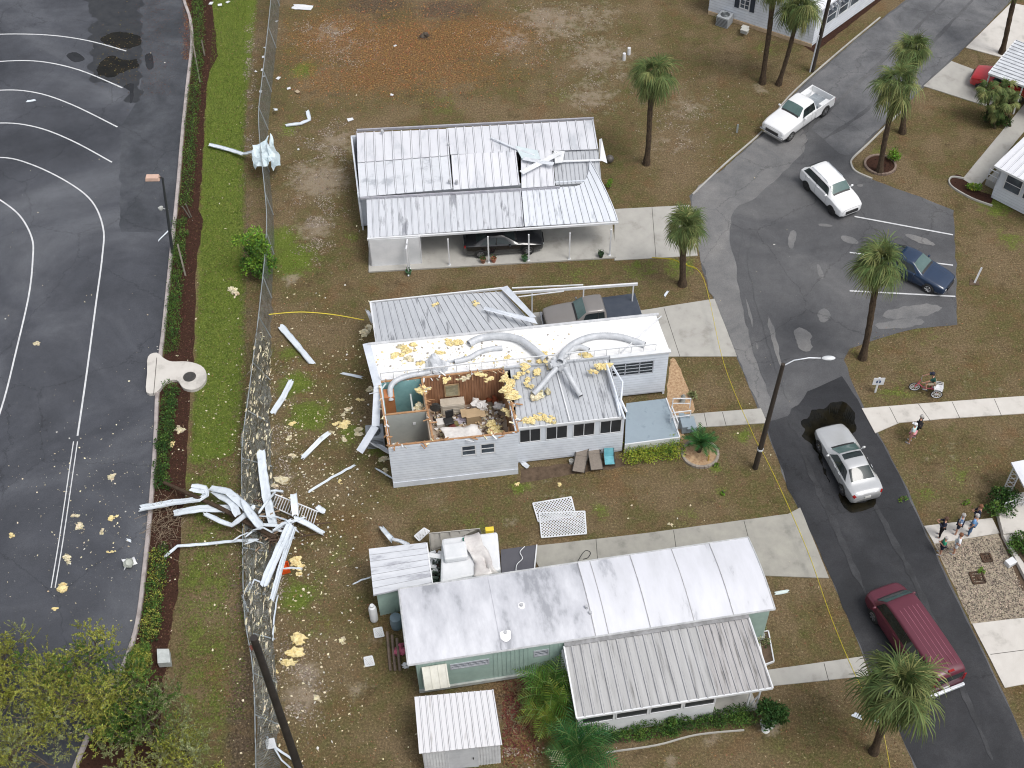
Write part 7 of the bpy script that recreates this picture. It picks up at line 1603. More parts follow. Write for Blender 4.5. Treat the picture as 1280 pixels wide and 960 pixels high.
hr = thing('handrail', 'white metal handrail on the steps at the right edge behind the people', 'handrail', tuple(P(1250, 645))); rail(P(1252, 640, .35), P(1278, 632, .35), .8, 3, parent=hr, bal=6)
mb = MB(); mb.box(P(1263, 703, .14), (.50, .36, .28), .5); tag(mb.build('white_box', white_paint, bevel=.03), 'white box with a grey lid line beside the gravel bed', 'box')
for x, y, l, s in [(1222, 722, 'square brown grate plate lying in the gravel bed', .62), (1233, 697, 'dark ragged plant pot tray in the gravel bed', .45)]:
    c = P(x, y, .05); mb = MB()
    for k in range(4): a = k*math.pi/2+.1; mb.bar(c+Vector((math.cos(a)*s*.5-math.sin(a)*s*.5, math.sin(a)*s*.5+math.cos(a)*s*.5, 0)), c+Vector((math.cos(a)*s*.5+math.sin(a)*s*.5, math.sin(a)*s*.5-math.cos(a)*s*.5, 0)), .08, .08)
    for k in range(3): mb.bar(c+Vector((-s*.45, (k-1)*s*.25, -.02)), c+Vector((s*.45, (k-1)*s*.25, -.02)), .07, .05)
    mb.blob(c, (s*.28, s*.28, .08), 8, .5, 0); tag(mb.build('grate', mat('rust_brown', (.10, .06, .04), (.06, .045, .035), 4, .9)), l, 'grate')
# planter at the right end of the mint house
r = thing('planter', 'long white-edged planter with bricks at the right end of the mint house', 'planter', tuple(P(958, 805))); q = [P(947, 792), P(960, 790), P(967, 828), P(954, 833)]
mb = MB(); mb.prism([p.xy for p in q], 0, .12); mb.build('soil', soil_m, r); mb = MB()
for i in range(4): a, b = q[i], q[(i+1) % 4]; mb.bar(a+Vector((0, 0, .08)), b+Vector((0, 0, .08)), .06, .14)
mb.build('frame', white_paint, r)
# lattice panels on the lawn
def lattice(q, n1, n2, label, z=.1, wd=.042, group='white lattice panels'):
    a, b, c, d = [Vector(p) for p in q]; root = thing('lattice_panel', label, 'lattice', tuple((a+b+c+d)/4), 0, group); mb = MB()
    for i in range(-n2, n1+1):      # diagonals in both directions
        for s in (0, 1):
            def pt(u, v):
                if s: u = 1-u
                return (a*(1-u)+b*u)*(1-v)+(d*(1-u)+c*u)*v+Vector((0, 0, .012*s))
            u0 = i/n1; v0 = 0; u1 = u0+n2/n1; v1 = 1
            if u0 < 0: v0 = -u0*(n1/n2); u0 = 0
            if u1 > 1: v1 = 1-(u1-1)*(n1/n2); u1 = 1
            if v1-v0 > .02: mb.bar(pt(u0, v0), pt(u1, v1), wd, .012)
    mb.build('slats', white_paint, root); mb = MB()
    for s, e in ((a, b), (b, c), (c, d), (d, a)): mb.bar(s, e, .06, .03)
    mb.build('frame', white_paint, root); return root
lattice([P(666, 629, .12), P(714, 621, .14), P(720, 645, .12), P(673, 652, .1)], 13, 7, 'upper white lattice panel lying on the lawn below the lounge chairs')
lattice([P(674, 641, .2), P(731, 639, .2), P(733, 667, .14), P(677, 672, .12)], 15, 9, 'lower white lattice panel overlapping the upper one')
lattice([P(518, 670, .4), P(530, 660, .6), P(537, 664, .6), P(524, 676, .3)], 6, 4, 'small grey-white lattice piece behind the small mint shed')
for k, (x, y, l) in enumerate([(473, 791, 'broken lattice scrap below the propane tank'), (461, 827, 'broken lattice scrap left of the log pile'), (338, 930, 'broken lattice scrap on the fence near the bottom')]):
    z = .05 if k < 2 else .6; lattice([P(x-6, y-5, z), P(x+4, y-7, z), P(x+7, y+4, z), P(x-4, y+6, z+.1)], 4, 4, l, wd=.055)
# white railing in the heap
r = thing('broken_railing', 'broken white baluster railing lying right of the heap', 'railing', tuple(P(365, 640))); a0, a1, b0, b1 = P(344, 618, .9), P(398, 640, .5), P(338, 632, .35), P(393, 657, .2)
MB().bar(a0, a1, .06, .05).build('top_rail', white_paint, r); MB().bar(b0, b1, .06, .05).build('bottom_rail', white_paint, r)
for k in range(17): MB().bar(a0.lerp(a1, (k+.5)/17), b0.lerp(b1, (k+.5)/17), .035, .035).build('baluster', white_paint, r)
r = thing('crate', 'bright orange plastic crate beside the heap', 'crate', tuple(P(357, 713)), .3); mb = MB(); c = P(357, 712)
Mx = Matrix.Rotation(.3, 3, 'Z')
for k in range(4):
    a = k*math.pi/2; o = Mx @ Vector((math.cos(a)*.2, math.sin(a)*.26, 0)); 
    for z in (.06, .17, .28): mb.box(c+o+Vector((0, 0, z)), (.03 if k % 2 == 0 else .40, .52 if k % 2 == 0 else .03, .06), .3)
orange_m = mat('orange_plastic', (.75, .10, .015), (.6, .08, .01), 3, .4); mb.build('sides', orange_m, r); MB().box(c+Vector((0, 0, .03)), (.4, .52, .03), .3).build('base', orange_m, r)

# ---------------------------------------------------------------- ducts on the opened house
duct_m = mat('duct_foil', (.56, .58, .61), (.40, .42, .45), 2.2, .45, bump=.3, bscale=6)
def duct(pts, r, label, name='air_duct', open_end=True, m=duct_m):
    l = smooth_line([Vector(p) for p in pts], 10); L = 0; rs = []; q = [l[0]]
    for a, b in zip(l[:-1], l[1:]):
        k = max(1, int((b-a).length/.05))
        for j in range(1, k+1): q.append(a.lerp(b, j/k))
    rs = [r*(1+.07*(i % 2)) for i in range(len(q))]
    root = thing(name, label, 'duct', tuple(q[0]), 0, 'foil air ducts on the ceiling deck'); MB().tube(q, rs, 10, cap=False).build('hose', m, root, smooth=True, auto=0)
    if open_end:
        t = (q[-1]-q[-3]).normalized(); MB().tube([q[-1]-t*.01, q[-1]-t*.03], [r*.92, r*.92], 10).build('opening', blackp, root)
    return root
Z = ZT
duct(pp((700, 452, Z+.7), (705, 440, Z+.6), (722, 427, Z+.35), (745, 420, Z+.25), (775, 421, Z+.25), (806, 431, Z+.2)), .17, 'long arched air duct sweeping right over the white deck')
duct(pp((703, 447, Z+.5), (715, 437, Z+.35), (725, 434, Z+.25), (736, 438, Z+.2)), .15, 'short air duct stub beside the long arched one')
duct(pp((682, 450, Z+.4), (665, 435, Z+.35), (648, 424, Z+.3), (625, 420, Z+.25), (600, 423, Z+.2), (586, 430, Z+.2)), .19, 'arched air duct sweeping left over the white deck', open_end=False)
duct(pp((628, 435, Z+.2), (615, 436, Z+.2), (600, 440, Z+.2), (585, 448, Z+.2), (568, 452, Z+.2)), .13, 'thinner duct in the middle of the white deck')
duct(pp((555, 458, Z+.2), (535, 465, Z+.2), (510, 470, Z+.2), (495, 476, Z+.2), (488, 485, Z+.1), (489, 500, Z-.4)), .14, 'air duct bending down into the bathroom', open_end=False)
duct(pp((696, 460, Z+.7), (685, 472, Z+.55), (675, 484, Z+.35), (667, 492, Z+.15)), .14, 'left air duct drooping onto the metal roof')
duct(pp((706, 460, Z+.7), (713, 473, Z+.5), (720, 485, Z+.25), (726, 495, Z+.1)), .14, 'right air duct drooping onto the metal roof')
r = thing('duct_hub', 'battered sheet metal duct hub where the air ducts meet', 'duct', tuple(P(697, 452, Z))); mb = MB(); c = P(697, 456, Z+.35); mb.box(c, (.65, .5, .45), .3); mb.build('box', duct_m, r, bevel=.04)
for k in range(4): mb = MB(); a = k*1.57+.4; mb.tube([c+Vector((math.cos(a)*.25, math.sin(a)*.2, .05)), c+Vector((math.cos(a)*.48, math.sin(a)*.42, .12))], .16, 10); mb.build('collar', duct_m, r, smooth=True)
mb = MB(); crumple(mb, [P(530, 450, Z+.3), P(560, 446, Z+.4), P(566, 460, Z+.1), P(536, 468, Z+.1)], 8, 6, .4, 8); solid(tag(mb.build('crumpled_foil', duct_m), 'crumpled foil sheet between the two left ducts', 'foil'))

for k, (x0, y0, x1, y1) in enumerate([(560, 452, 580, 446), (545, 461, 556, 455)]):
    mb = MB(); crumple(mb, [P(x0, y0-3, Z+.2), P(x1, y1-3, Z+.3), P(x1, y1+3, Z+.1), P(x0, y0+4, Z+.1)], 6, 4, .25, 20+k); solid(tag(mb.build('torn_foil', duct_m), ['right torn piece of dull foil on the ceiling deck', 'left torn piece of dull foil on the ceiling deck'][k], 'foil', 'torn foil on the deck'))

# ---------------------------------------------------------------- things inside the opened rooms
fr2 = random.Random(21); cloth_w = mat('white_cloth', (.74, .73, .72), (.58, .56, .55), 3, .8); 
def heap(x, y, z, r, m, label, name, cat, seed=0, n=4, flat=.6):
    c = P(x, y, z); mb = MB(); rr = random.Random(seed)
    for k in range(n): mb.blob(c+Vector((rr.gauss(0, r*.4), rr.gauss(0, r*.35), r*flat*.4)), (r*rr.uniform(.4, .8), r*rr.uniform(.35, .6), r*flat*rr.uniform(.4, .8)), 9, .5, 0, rr.random()*40)
    return tag(mb.build(name, m, smooth=True, auto=40), label, cat)
F_ = ZF
b = h2(3.9, 1.6, F_); r = thing('bed', 'double bed with rumpled white covers in the opened big room', 'bed', tuple(b), A2); 
MB().box(b+Vector((0, 0, .25)), (1.9, 1.5, .3), A2).build('base', mat('bed_base', (.45, .35, .25)), r, bevel=.02); mb = MB(); 
q = [h2(2.95, .85, F_+.55), h2(4.85, .85, F_+.55), h2(4.85, 2.35, F_+.6), h2(2.95, 2.35, F_+.6)]; crumple(mb, q, 14, 10, .22, 4); solid(mb.build('cover', cloth_w, r, smooth=True, auto=60), .05)
heap(560, 533, F_, .5, mat('olive_cloth', (.20, .17, .08), (.12, .11, .05), 3, .9), 'olive clothes heap on the floor of the big room', 'clothes_heap', 'clothes', 3)
heap(565, 542, F_, .6, mat('dark_red_cloth', (.16, .05, .04), (.09, .03, .03), 3, .9), 'dark red cloth heap at the front of the big room', 'clothes_heap', 'clothes', 4)
heap(577, 526, F_+.1, .3, mat('mauve_cloth', (.40, .36, .42)), 'small grey mauve heap beside the bed', 'clothes_heap', 'clothes', 5)
heap(601, 505, F_+.6, .45, cloth_w, 'white linen heap on the dresser', 'linen_heap', 'linen', 6)
heap(626, 509, F_+.6, .35, cloth_w, 'white linen heap at the right of the dresser', 'linen_heap', 'linen', 7)
heap(617, 503, F_+.5, .3, mat('red_brown_cloth', (.24, .07, .03), (.15, .05, .03), 3, .9), 'red brown heap in the back right corner of the big room', 'clothes_heap', 'clothes', 8)
b = h2(3.7, V1-.35, F_); r = thing('dresser', 'pale dresser with an arched mirror against the panelled wall', 'dresser', tuple(b), A2)
MB().box(b+Vector((0, 0, .42)), (1.3, .5, .84), A2).build('cabinet', mat('dresser_pale', (.52, .47, .40), (.42, .37, .3), 2, .6), r, bevel=.01)
for k in range(3): MB().box(h2(3.7, V1-.62, F_+.18+.26*k), (1.15, .03, .2), A2).build('drawer', mat('drawer_pale', (.6, .55, .47)), r)
mb = MB(); cc = h2(3.75, V1-.10, F_+1.45); mb.box(cc, (.80, .05, .95), A2); mf = mb.build('mirror_frame', mat('mirror_wood', (.45, .32, .18)), r); mb = MB(); mb.box(cc+Vector((0, -.03, 0)), (.66, .02, .82), A2); mb.build('mirror_glass', mat('mirror_glass', (.45, .42, .28), (.2, .18, .12), 2, .15), mf)
b = h2(2.75, V1-.75, F_); r = thing('fan', 'round black pedestal fan by the panelled wall', 'fan', tuple(b)); MB().lathe(b, [(.2, 0), (.2, .03), (.03, .05), (.025, .75)], 14).build('stand', blackp, r)
mb = MB(); mb.tube([b+Vector((0, .05, 1.0)), b+Vector((0, -.1, 1.0))], .28, 18); mb.build('cage', mat('fan_black', (.02, .022, .022), (.05, .05, .05), 9, .5), r)
b = h2(3.35, V1-1.4, F_); r = thing('office_chair', 'black office chair turned toward the bed', 'chair', tuple(b)); MB().box(b+Vector((0, 0, .5)), (.5, .5, .09), .3).build('seat', blackp, r, bevel=.03); MB().box(b+Vector((.05, .22, .85)), (.45, .08, .55), .3).build('backrest', blackp, r, bevel=.03); MB().tube([b+Vector((0, 0, .08)), b+Vector((0, 0, .46))], .035, 8).build('column', chrome, r)
for k in range(5): a = k*1.256; MB().bar(b+Vector((0, 0, .08)), b+Vector((math.cos(a)*.3, math.sin(a)*.3, .05)), .04, .04).build('leg', blackp, r)
b = h2(4.7, 3.2, F_); r = thing('cardboard_box', 'tan cardboard box at the right of the big room', 'box', tuple(b)); MB().box(b+Vector((0, 0, .3)), (.8, .6, .6), .2).build('carton', mat('cardboard', (.46, .34, .21), (.38, .28, .17), 2, .8), r)
for s in (-1, 1): MB().box(b+Vector((s*.5, 0, .58)), (.3, .58, .015), .2).build('flap', mat('cardboard', (.4, .3, .2)), r)
for k, (u, v, l) in enumerate([(3.0, 3.0, 'white storage box on the left of the dresser'), (5.1, 3.8, 'white storage box in the back right corner'), (2.7, .6, 'pale board propped at the front left of the big room'), (5.2, 1.0, 'tan box near the torn right wall')]):
    b = h2(u, v, F_); MB().box
    o_ = MB().box(b+Vector((0, 0, .22)), (.6, .45, .44), fr2.random()).build('storage_box', mat('box_white', (.66, .65, .63)) if k != 3 else mat('cardboard', (.4, .3, .2)), bevel=.02); tag(o_, l, 'box')
# small rubble on the floor
mb = MB()
for k in range(900):
    u, v = fr2.uniform(UA+.3, U1-.3), fr2.uniform(.3, V1-.3); c = h2(u, v, F_+.03+fr2.random()*.1); s = fr2.uniform(.04, .16); mb.box(c, (s, s*fr2.uniform(.4, 1), s*.3), fr2.random()*3, fr2.randrange(4))
tag(mb.build('rubble', [cloth_w, mat('cardboard', (.4, .3, .2)), insul_pale, mat('rub_dark', (.12, .08, .06))]), kind='stuff')
mb = MB()
for k in range(420):
    u = 3+random.gauss(0, 2.6) if k % 3 else fr2.uniform(0, 11); v = fr2.uniform(V1+.3, VB-.1)
    if not -.1 < u < UR-.2: continue
    c = h2(u, v, ZT+.06); s = fr2.choice([.02, .03, .05, .09]); a = fr2.random()*3; d = Vector((math.cos(a), math.sin(a), 0))*s; e = Vector((-d.y, d.x, 0))*fr2.uniform(.3, .9); mb.add([c+d, c+e, c-d, c-e, c+Vector((0, 0, s*.4))], [(0, 1, 4), (1, 2, 4), (2, 3, 4), (3, 0, 4)], fr2.randrange(3))
tag(mb.build('roof_litter', [insul, insul_pale, mat('litter_grey', (.35, .32, .28), (.22, .19, .16))]), kind='stuff')
# bathroom and store room
b = h2(.75, 3.0, F_); r = thing('bathtub', 'pale blue bathtub in the opened bathroom', 'bathtub', tuple(b)); tq = mat('tub_blue', (.40, .66, .68), (.34, .58, .60), 2, .3)
mb = MB(); 
for s in (-1, 1): mb.box(b+Vector((s*.36, 0, .27)), (.09, 1.5, .54), A2); mb.box(b+Vector((0, s*.72, .27)), (.75, .09, .54), A2)
mb.build('rim_wall', tq, r, bevel=.03); MB().box(b+Vector((0, 0, .12)), (.64, 1.4, .1), A2).build('basin', tq, r)
b = h2(1.95, 3.5, F_); r = thing('washer', 'white washing machine in the narrow closet by the bathroom', 'appliance', tuple(b)); MB().box(b+Vector((0, 0, .45)), (.5, .6, .9), A2).build('body', white_paint, r, bevel=.02); MB().tube([b+Vector((0, 0, .9)), b+Vector((0, 0, .92))], .18, 14).build('lid', win_glass, r)
b = h2(.35, 3.7, F_); tag(MB().box(b+Vector((.05, 0, 1.2)), (.55, .6, 2.3), A2).build('wall_cabinet', mat('orange_wood', (.50, .19, .07), (.4, .15, .06), 2, .5), bevel=.01), 'orange wooden cabinet in the corner of the bathroom', 'cabinet')
b = h2(.4, .5, F_); r = thing('refrigerator', 'white upright freezer in the grey walled front room', 'appliance', tuple(b)); MB().box(b+Vector((0, 0, .9)), (.35, .5, 1.9), A2).build('body', white_paint, r, bevel=.02); MB().box(b+Vector((0, -.27, .9)), (.33, .03, 1.85), A2).build('door', white_paint, r)
b = h2(.85, .45, F_); tag(MB().box(b+Vector((0, 0, .7)), (.4, .4, 1.4), A2).box(b+Vector((.03, 0, 1.45)), (.2, .2, .1), A2).build('grey_unit', galv, bevel=.02), 'small grey metal unit beside the white freezer', 'appliance')
b = h2(1.5, 2.0, F_+1.7); MB().box(b, (.14, .03, .14), A2).build('switch_plate', white_paint, house2)
# air conditioners
def aircon(b, rz, label, s=.8, h=.75):
    b = Vector(b); r = thing('air_conditioner', label, 'air conditioner', tuple(b), rz, 'outdoor air conditioners'); MB().box(b+Vector((0, 0, h/2)), (s, s, h), rz).build('casing', mat('ac_grey', (.36, .38, .40), (.28, .30, .32), 2, .5), r, bevel=.03)
    MB().tube([b+Vector((0, 0, h)), b+Vector((0, 0, h+.02))], s*.36, 18).build('fan_grille', blackp, r)
    mb = MB()
    for k in range(4): mb.tube([b+Vector((math.cos(i*.5236)*s*.085*(k+1), math.sin(i*.5236)*s*.085*(k+1), h+.03)) for i in range(13)], .008, 4)
    mb.build('guard', galv, r)
    for k in range(6):
        MB().box(b+Matrix.Rotation(rz, 3, 'Z') @ Vector((0, -s/2-.004, .12+k*h*.13)), (s*.86, .02, .025), rz).build('louvre', blackp, r)
    return r
aircon(P(470, 552), A2, 'grey outdoor air conditioner at the left wall of the opened house', .95, .9)
aircon(P(905, 30), ang(tA, tB), 'grey outdoor air conditioner against the white house at the top', .95, .8)

tag(MB().box(P(931, 37, .25), (.5, .35, .5), ang(tA, tB)).box(P(931, 37, .53), (.54, .39, .06), ang(tA, tB)).build('meter_box', mat('box_tan', (.5, .5, .47))), 'pale small cabinet beside the air conditioner at the top', 'box')
# lounge chairs
def lounge(b, rz, label, m, L=1.75, W_=.6, name='lounge_chair', group='lounge chairs below the screened room'):
    b = Vector(b); r = thing(name, label, 'chair', tuple(b), rz, group); Mz = Matrix.Rotation(rz, 3, 'Z'); f = lambda x, y, z: b+Mz @ Vector((x, y, z))
    MB().slab([f(-W_/2, .15, .36), f(W_/2, .15, .36), f(W_/2, -L*.5, .34), f(-W_/2, -L*.5, .34)], .03).build('seat', m, r); MB().slab([f(-W_/2, .15, .37), f(-W_/2, L*.45, .80), f(W_/2, L*.45, .80), f(W_/2, .15, .37)], .03).build('backrest', m, r)
    fr_m = mat('frame_dark', (.05, .045, .04)); mb = MB()
    for s in (-1, 1): mb.tube([f(s*W_*.53, L*.45, .8), f(s*W_*.53, .15, .36), f(s*W_*.53, -L*.5, .33)], .018, 6)
    mb.build('frame', fr_m, r)
    for s in (-1, 1):
        for y in (-L*.42, .25): MB().tube([f(s*W_*.53, y, .34), f(s*W_*.55, y+.05, 0)], .018, 6).build('leg', fr_m, r)
        MB().tube([f(s*W_*.55, .22, .45), f(s*W_*.58, .2, .58), f(s*W_*.58, -.25, .56), f(s*W_*.55, -.28, .35)], .018, 6).build('armrest', fr_m, r)
    return r
sling = mat('sling_taupe', (.23, .195, .165), (.18, .155, .13), 8, .8)
lounge(P(726, 578), R_(-12), 'left taupe lounge chair standing below the screened room', sling); lounge(P(743, 575), R_(5), 'right taupe lounge chair standing below the screened room', sling)
lounge(P(761, 578), R_(3), 'turquoise folding chair beside the taupe lounge chairs', mat('turquoise_sling', (.16, .42, .48), (.10, .32, .38), 4, .6), .75, .5, 'folding_chair', None)
tag(MB().lathe(P(714, 579, 0), [(.10, 0), (.13, .25), (.11, .25), (.09, .05)], 10).build('flower_pot', mat('white_pot', (.5, .5, .48))), 'small pot left of the taupe lounge chairs', 'pot')
# carport pots at the white-roofed house
for x, y, m, l in [(604, 328, mat('pot_brown', (.22, .10, .06)), 'brown pot by the carport post, left of the black sedan wheel'), (617, 327, mat('pot_terracotta', (.36, .13, .08)), 'terracotta pot beside the brown pot at the carport edge'), (656, 326, mat('pot_green', (.06, .14, .07)), 'green pot at the carport edge under the black sedan'), (751, 321, mat('pot_dark', (.03, .05, .03)), 'dark green pot at the right end of the carport edge'), (511, 343, mat('pot_green', (.06, .14, .07)), 'small green pot at the foot of the downspout')]:
    b = P(x, y, .1 if y < 340 else 0); r = thing('plant_pot', l, 'pot', tuple(b), 0, 'pots along the carport edge'); MB().lathe(b, [(.12, 0), (.18, .28), (.20, .30), (.17, .30), (.15, .22)], 12).build('pot', m, r); rr = random.Random(int(x)); leaves(MB(), [(b+Vector((0, 0, .38)), .16)], 50, .10, rr).build('plant', leaf_dark, r)
# garden things at the mint house
b = P(468, 775); r = thing('propane_tank', 'upright white propane tank at the corner of the small mint shed', 'tank', tuple(b)); MB().lathe(b, [(.16, 0), (.19, .06), (.20, .15), (.20, 1.05), (.16, 1.2), (.06, 1.27)], 16).build('cylinder', white_paint, r, smooth=True); MB().lathe(b+Vector((0, 0, 1.27)), [(.10, 0), (.10, .1), (.09, .1)], 12).build('collar', white_paint, r)
b = P(496, 775+8); r = thing('water_barrel', 'blue-grey barrel between the small shed and the long roof', 'barrel', tuple(b)); MB().lathe(b, [(.26, 0), (.30, .4), (.27, .85), (.24, .87)], 16).build('barrel', mat('barrel_blue', (.16, .22, .26), (.12, .17, .2), 2, .5), r, smooth=True)
for k in range(3): mb = MB(); mb.tube([P(484+6*k, 790+k*4, .12+.05*k), P(488+6*k, 838, .12)], .07, 7); tag(mb.build('timber_log', mat('log_grey', (.24, .18, .14), (.14, .11, .09), 3, .9)), ['left log of the three beside the mint house', 'middle log of the three beside the mint house', 'right log of the three beside the mint house'][k], 'log', 'logs beside the mint house')
heap(500, 815, 0, .4, mat('pink_cloth', (.48, .12, .18), (.36, .08, .14), 3, .8), 'pink red cloth heap beside the logs at the mint wall', 'cloth_heap', 'cloth', 31); heap(505, 832, 0, .18, white_paint, 'small white bag at the left corner of the mint wall', 'bag', 'bag', 32)
# big white tarp-covered thing behind the long roof
b = P(588, 700); r = thing('covered_trailer', 'white camper top with a translucent tarp behind the mint house', 'trailer', tuple(b), A3)
c = [P(550, 728, 1.9), P(552, 673, 1.9), P(622, 664, 1.95), P(626, 712, 1.9)]; mb = MB(); base = [Vector((p.x, p.y, .4)) for p in c]; mb.add(base+c, [(0, 1, 2, 3), (7, 6, 5, 4), (0, 4, 5, 1), (1, 5, 6, 2), (2, 6, 7, 3), (3, 7, 4, 0)]); mb.build('body', white_paint, r, bevel=.12)
cc = P(569, 690, 2.1); mb = MB(); mb.box(cc+Vector((0, 0, 0)), (1.15, .95, .36), A3); mb.build('roof_unit', white_paint, r, bevel=.10)
mb = MB(); crumple(mb, [P(584, 672, 2.15), P(595, 668, 2.2), P(624, 716, 2.0), P(594, 722, 2.0)], 9, 10, .3, 12); solid(mb.build('tarp', mat('tarp_clear', (.50, .47, .46), (.66, .64, .62), 2, .35), r, smooth=True, auto=60))
MB().slab([P(578, 672, 2.02), P(584, 672, 2.02), P(585, 679, 2.02), P(579, 679, 2.02)], .02).build('green_tag', mat('green_tag', (.03, .28, .18)), r)
q = [P(536, 667, 1.2), P(600, 661, 1.2), P(602, 668, .1), P(538, 690, .1)]
mb = MB(); mb.slab(q, .06); 
for k in range(6): mb.bar(q[0].lerp(q[1], .03+k*.19)+Vector((0, -.02, .03)), q[3].lerp(q[2], .03+k*.19)+Vector((0, -.02, .03)), .04, .04)
tag(mb.build('leaning_panel', mat('panel_beige', (.50, .48, .44), (.40, .38, .35), 2, .6)), 'ribbed beige panel leaning behind the white camper top', 'panel')
tag(MB().slab([P(626, 687, .6), P(671, 681, .6), P(668, 712, .5), P(627, 718, .5)], .05).build('dark_board', mat('slate_board', (.085, .085, .10), (.07, .07, .085), 1, .6)), 'dark slate board with a white rim right of the camper top', 'board')
tag(MB().bar(P(671, 681, .63), P(668, 712, .53), .06, .06).build('white_batten', white_paint), 'white batten along the right side of the dark slate board', 'batten')
cord([P(656, 683, .66), P(650, 690, .68), P(653, 698, .68), P(646, 706, .66), P(645, 716, .7)], 'white cord lying loose across the dark slate board', .022, white_paint, 'loose_cord', 'cord')
tag(MB().box(P(612, 663, 1.5), (.42, .25, .3), .1).build('yellow_box', mat('yellow_box', (.78, .58, .05)), bevel=.02), 'small yellow box behind the white camper top', 'box')
mb = MB(); r_ = random.Random(8)
for k in range(70): c = P(r_.uniform(537, 551), r_.uniform(690, 728), r_.uniform(.05, .7)); mb.box(c, (r_.uniform(.1, .4), r_.uniform(.05, .2), r_.uniform(.03, .2)), r_.random()*3, r_.randrange(3))
tag(mb.build('junk_pile', [mat('rub_dark', (.12, .08, .06)), mat('junk_green', (.07, .10, .08)), white_paint]), kind='stuff')

tag(MB().bar(P(536, 694, 1.6), P(552, 696, 1.6), .25, .05).build('white_board', white_paint), 'white board bridging the small shed and the camper top', 'board')
cord([P(729, 699, .06), P(735, 697, .06), P(738, 691, .06), P(733, 688, .06), P(728, 692, .06), P(722, 702, .06)], 'dark looped hose on the dirty driveway', .02, blackp, 'garden_hose', 'hose')

# birdbath-like pot at the porch corner and the little statue on the chips
tag(MB().lathe(P(957, 912), [(.2, 0), (.1, .1), (.1, .5), (.32, .6), (.34, .65), (.2, .6)], 16).build('bird_bath', mat('bath_white', (.6, .62, .6)), smooth=True), 'pale round bird bath at the foot of the dark corner shrub', 'bird bath')
tag(MB().lathe(P(853, 503), [(.14, 0), (.16, .2), (.08, .35), (.14, .5), (.05, .65)], 10).build('garden_statue', mat('statue', (.35, .36, .33), (.12, .12, .11), 6, .8), smooth=True), 'small grey statue on the wood chips beside the porch', 'statue')
tag(MB().tube([P(885, 577), P(885, 577)+Vector((0, 0, .55))], .04, 6).build('stake', mat('stake_yellow', (.5, .33, .08))), 'yellow-brown stake in the stone ring', 'stake')
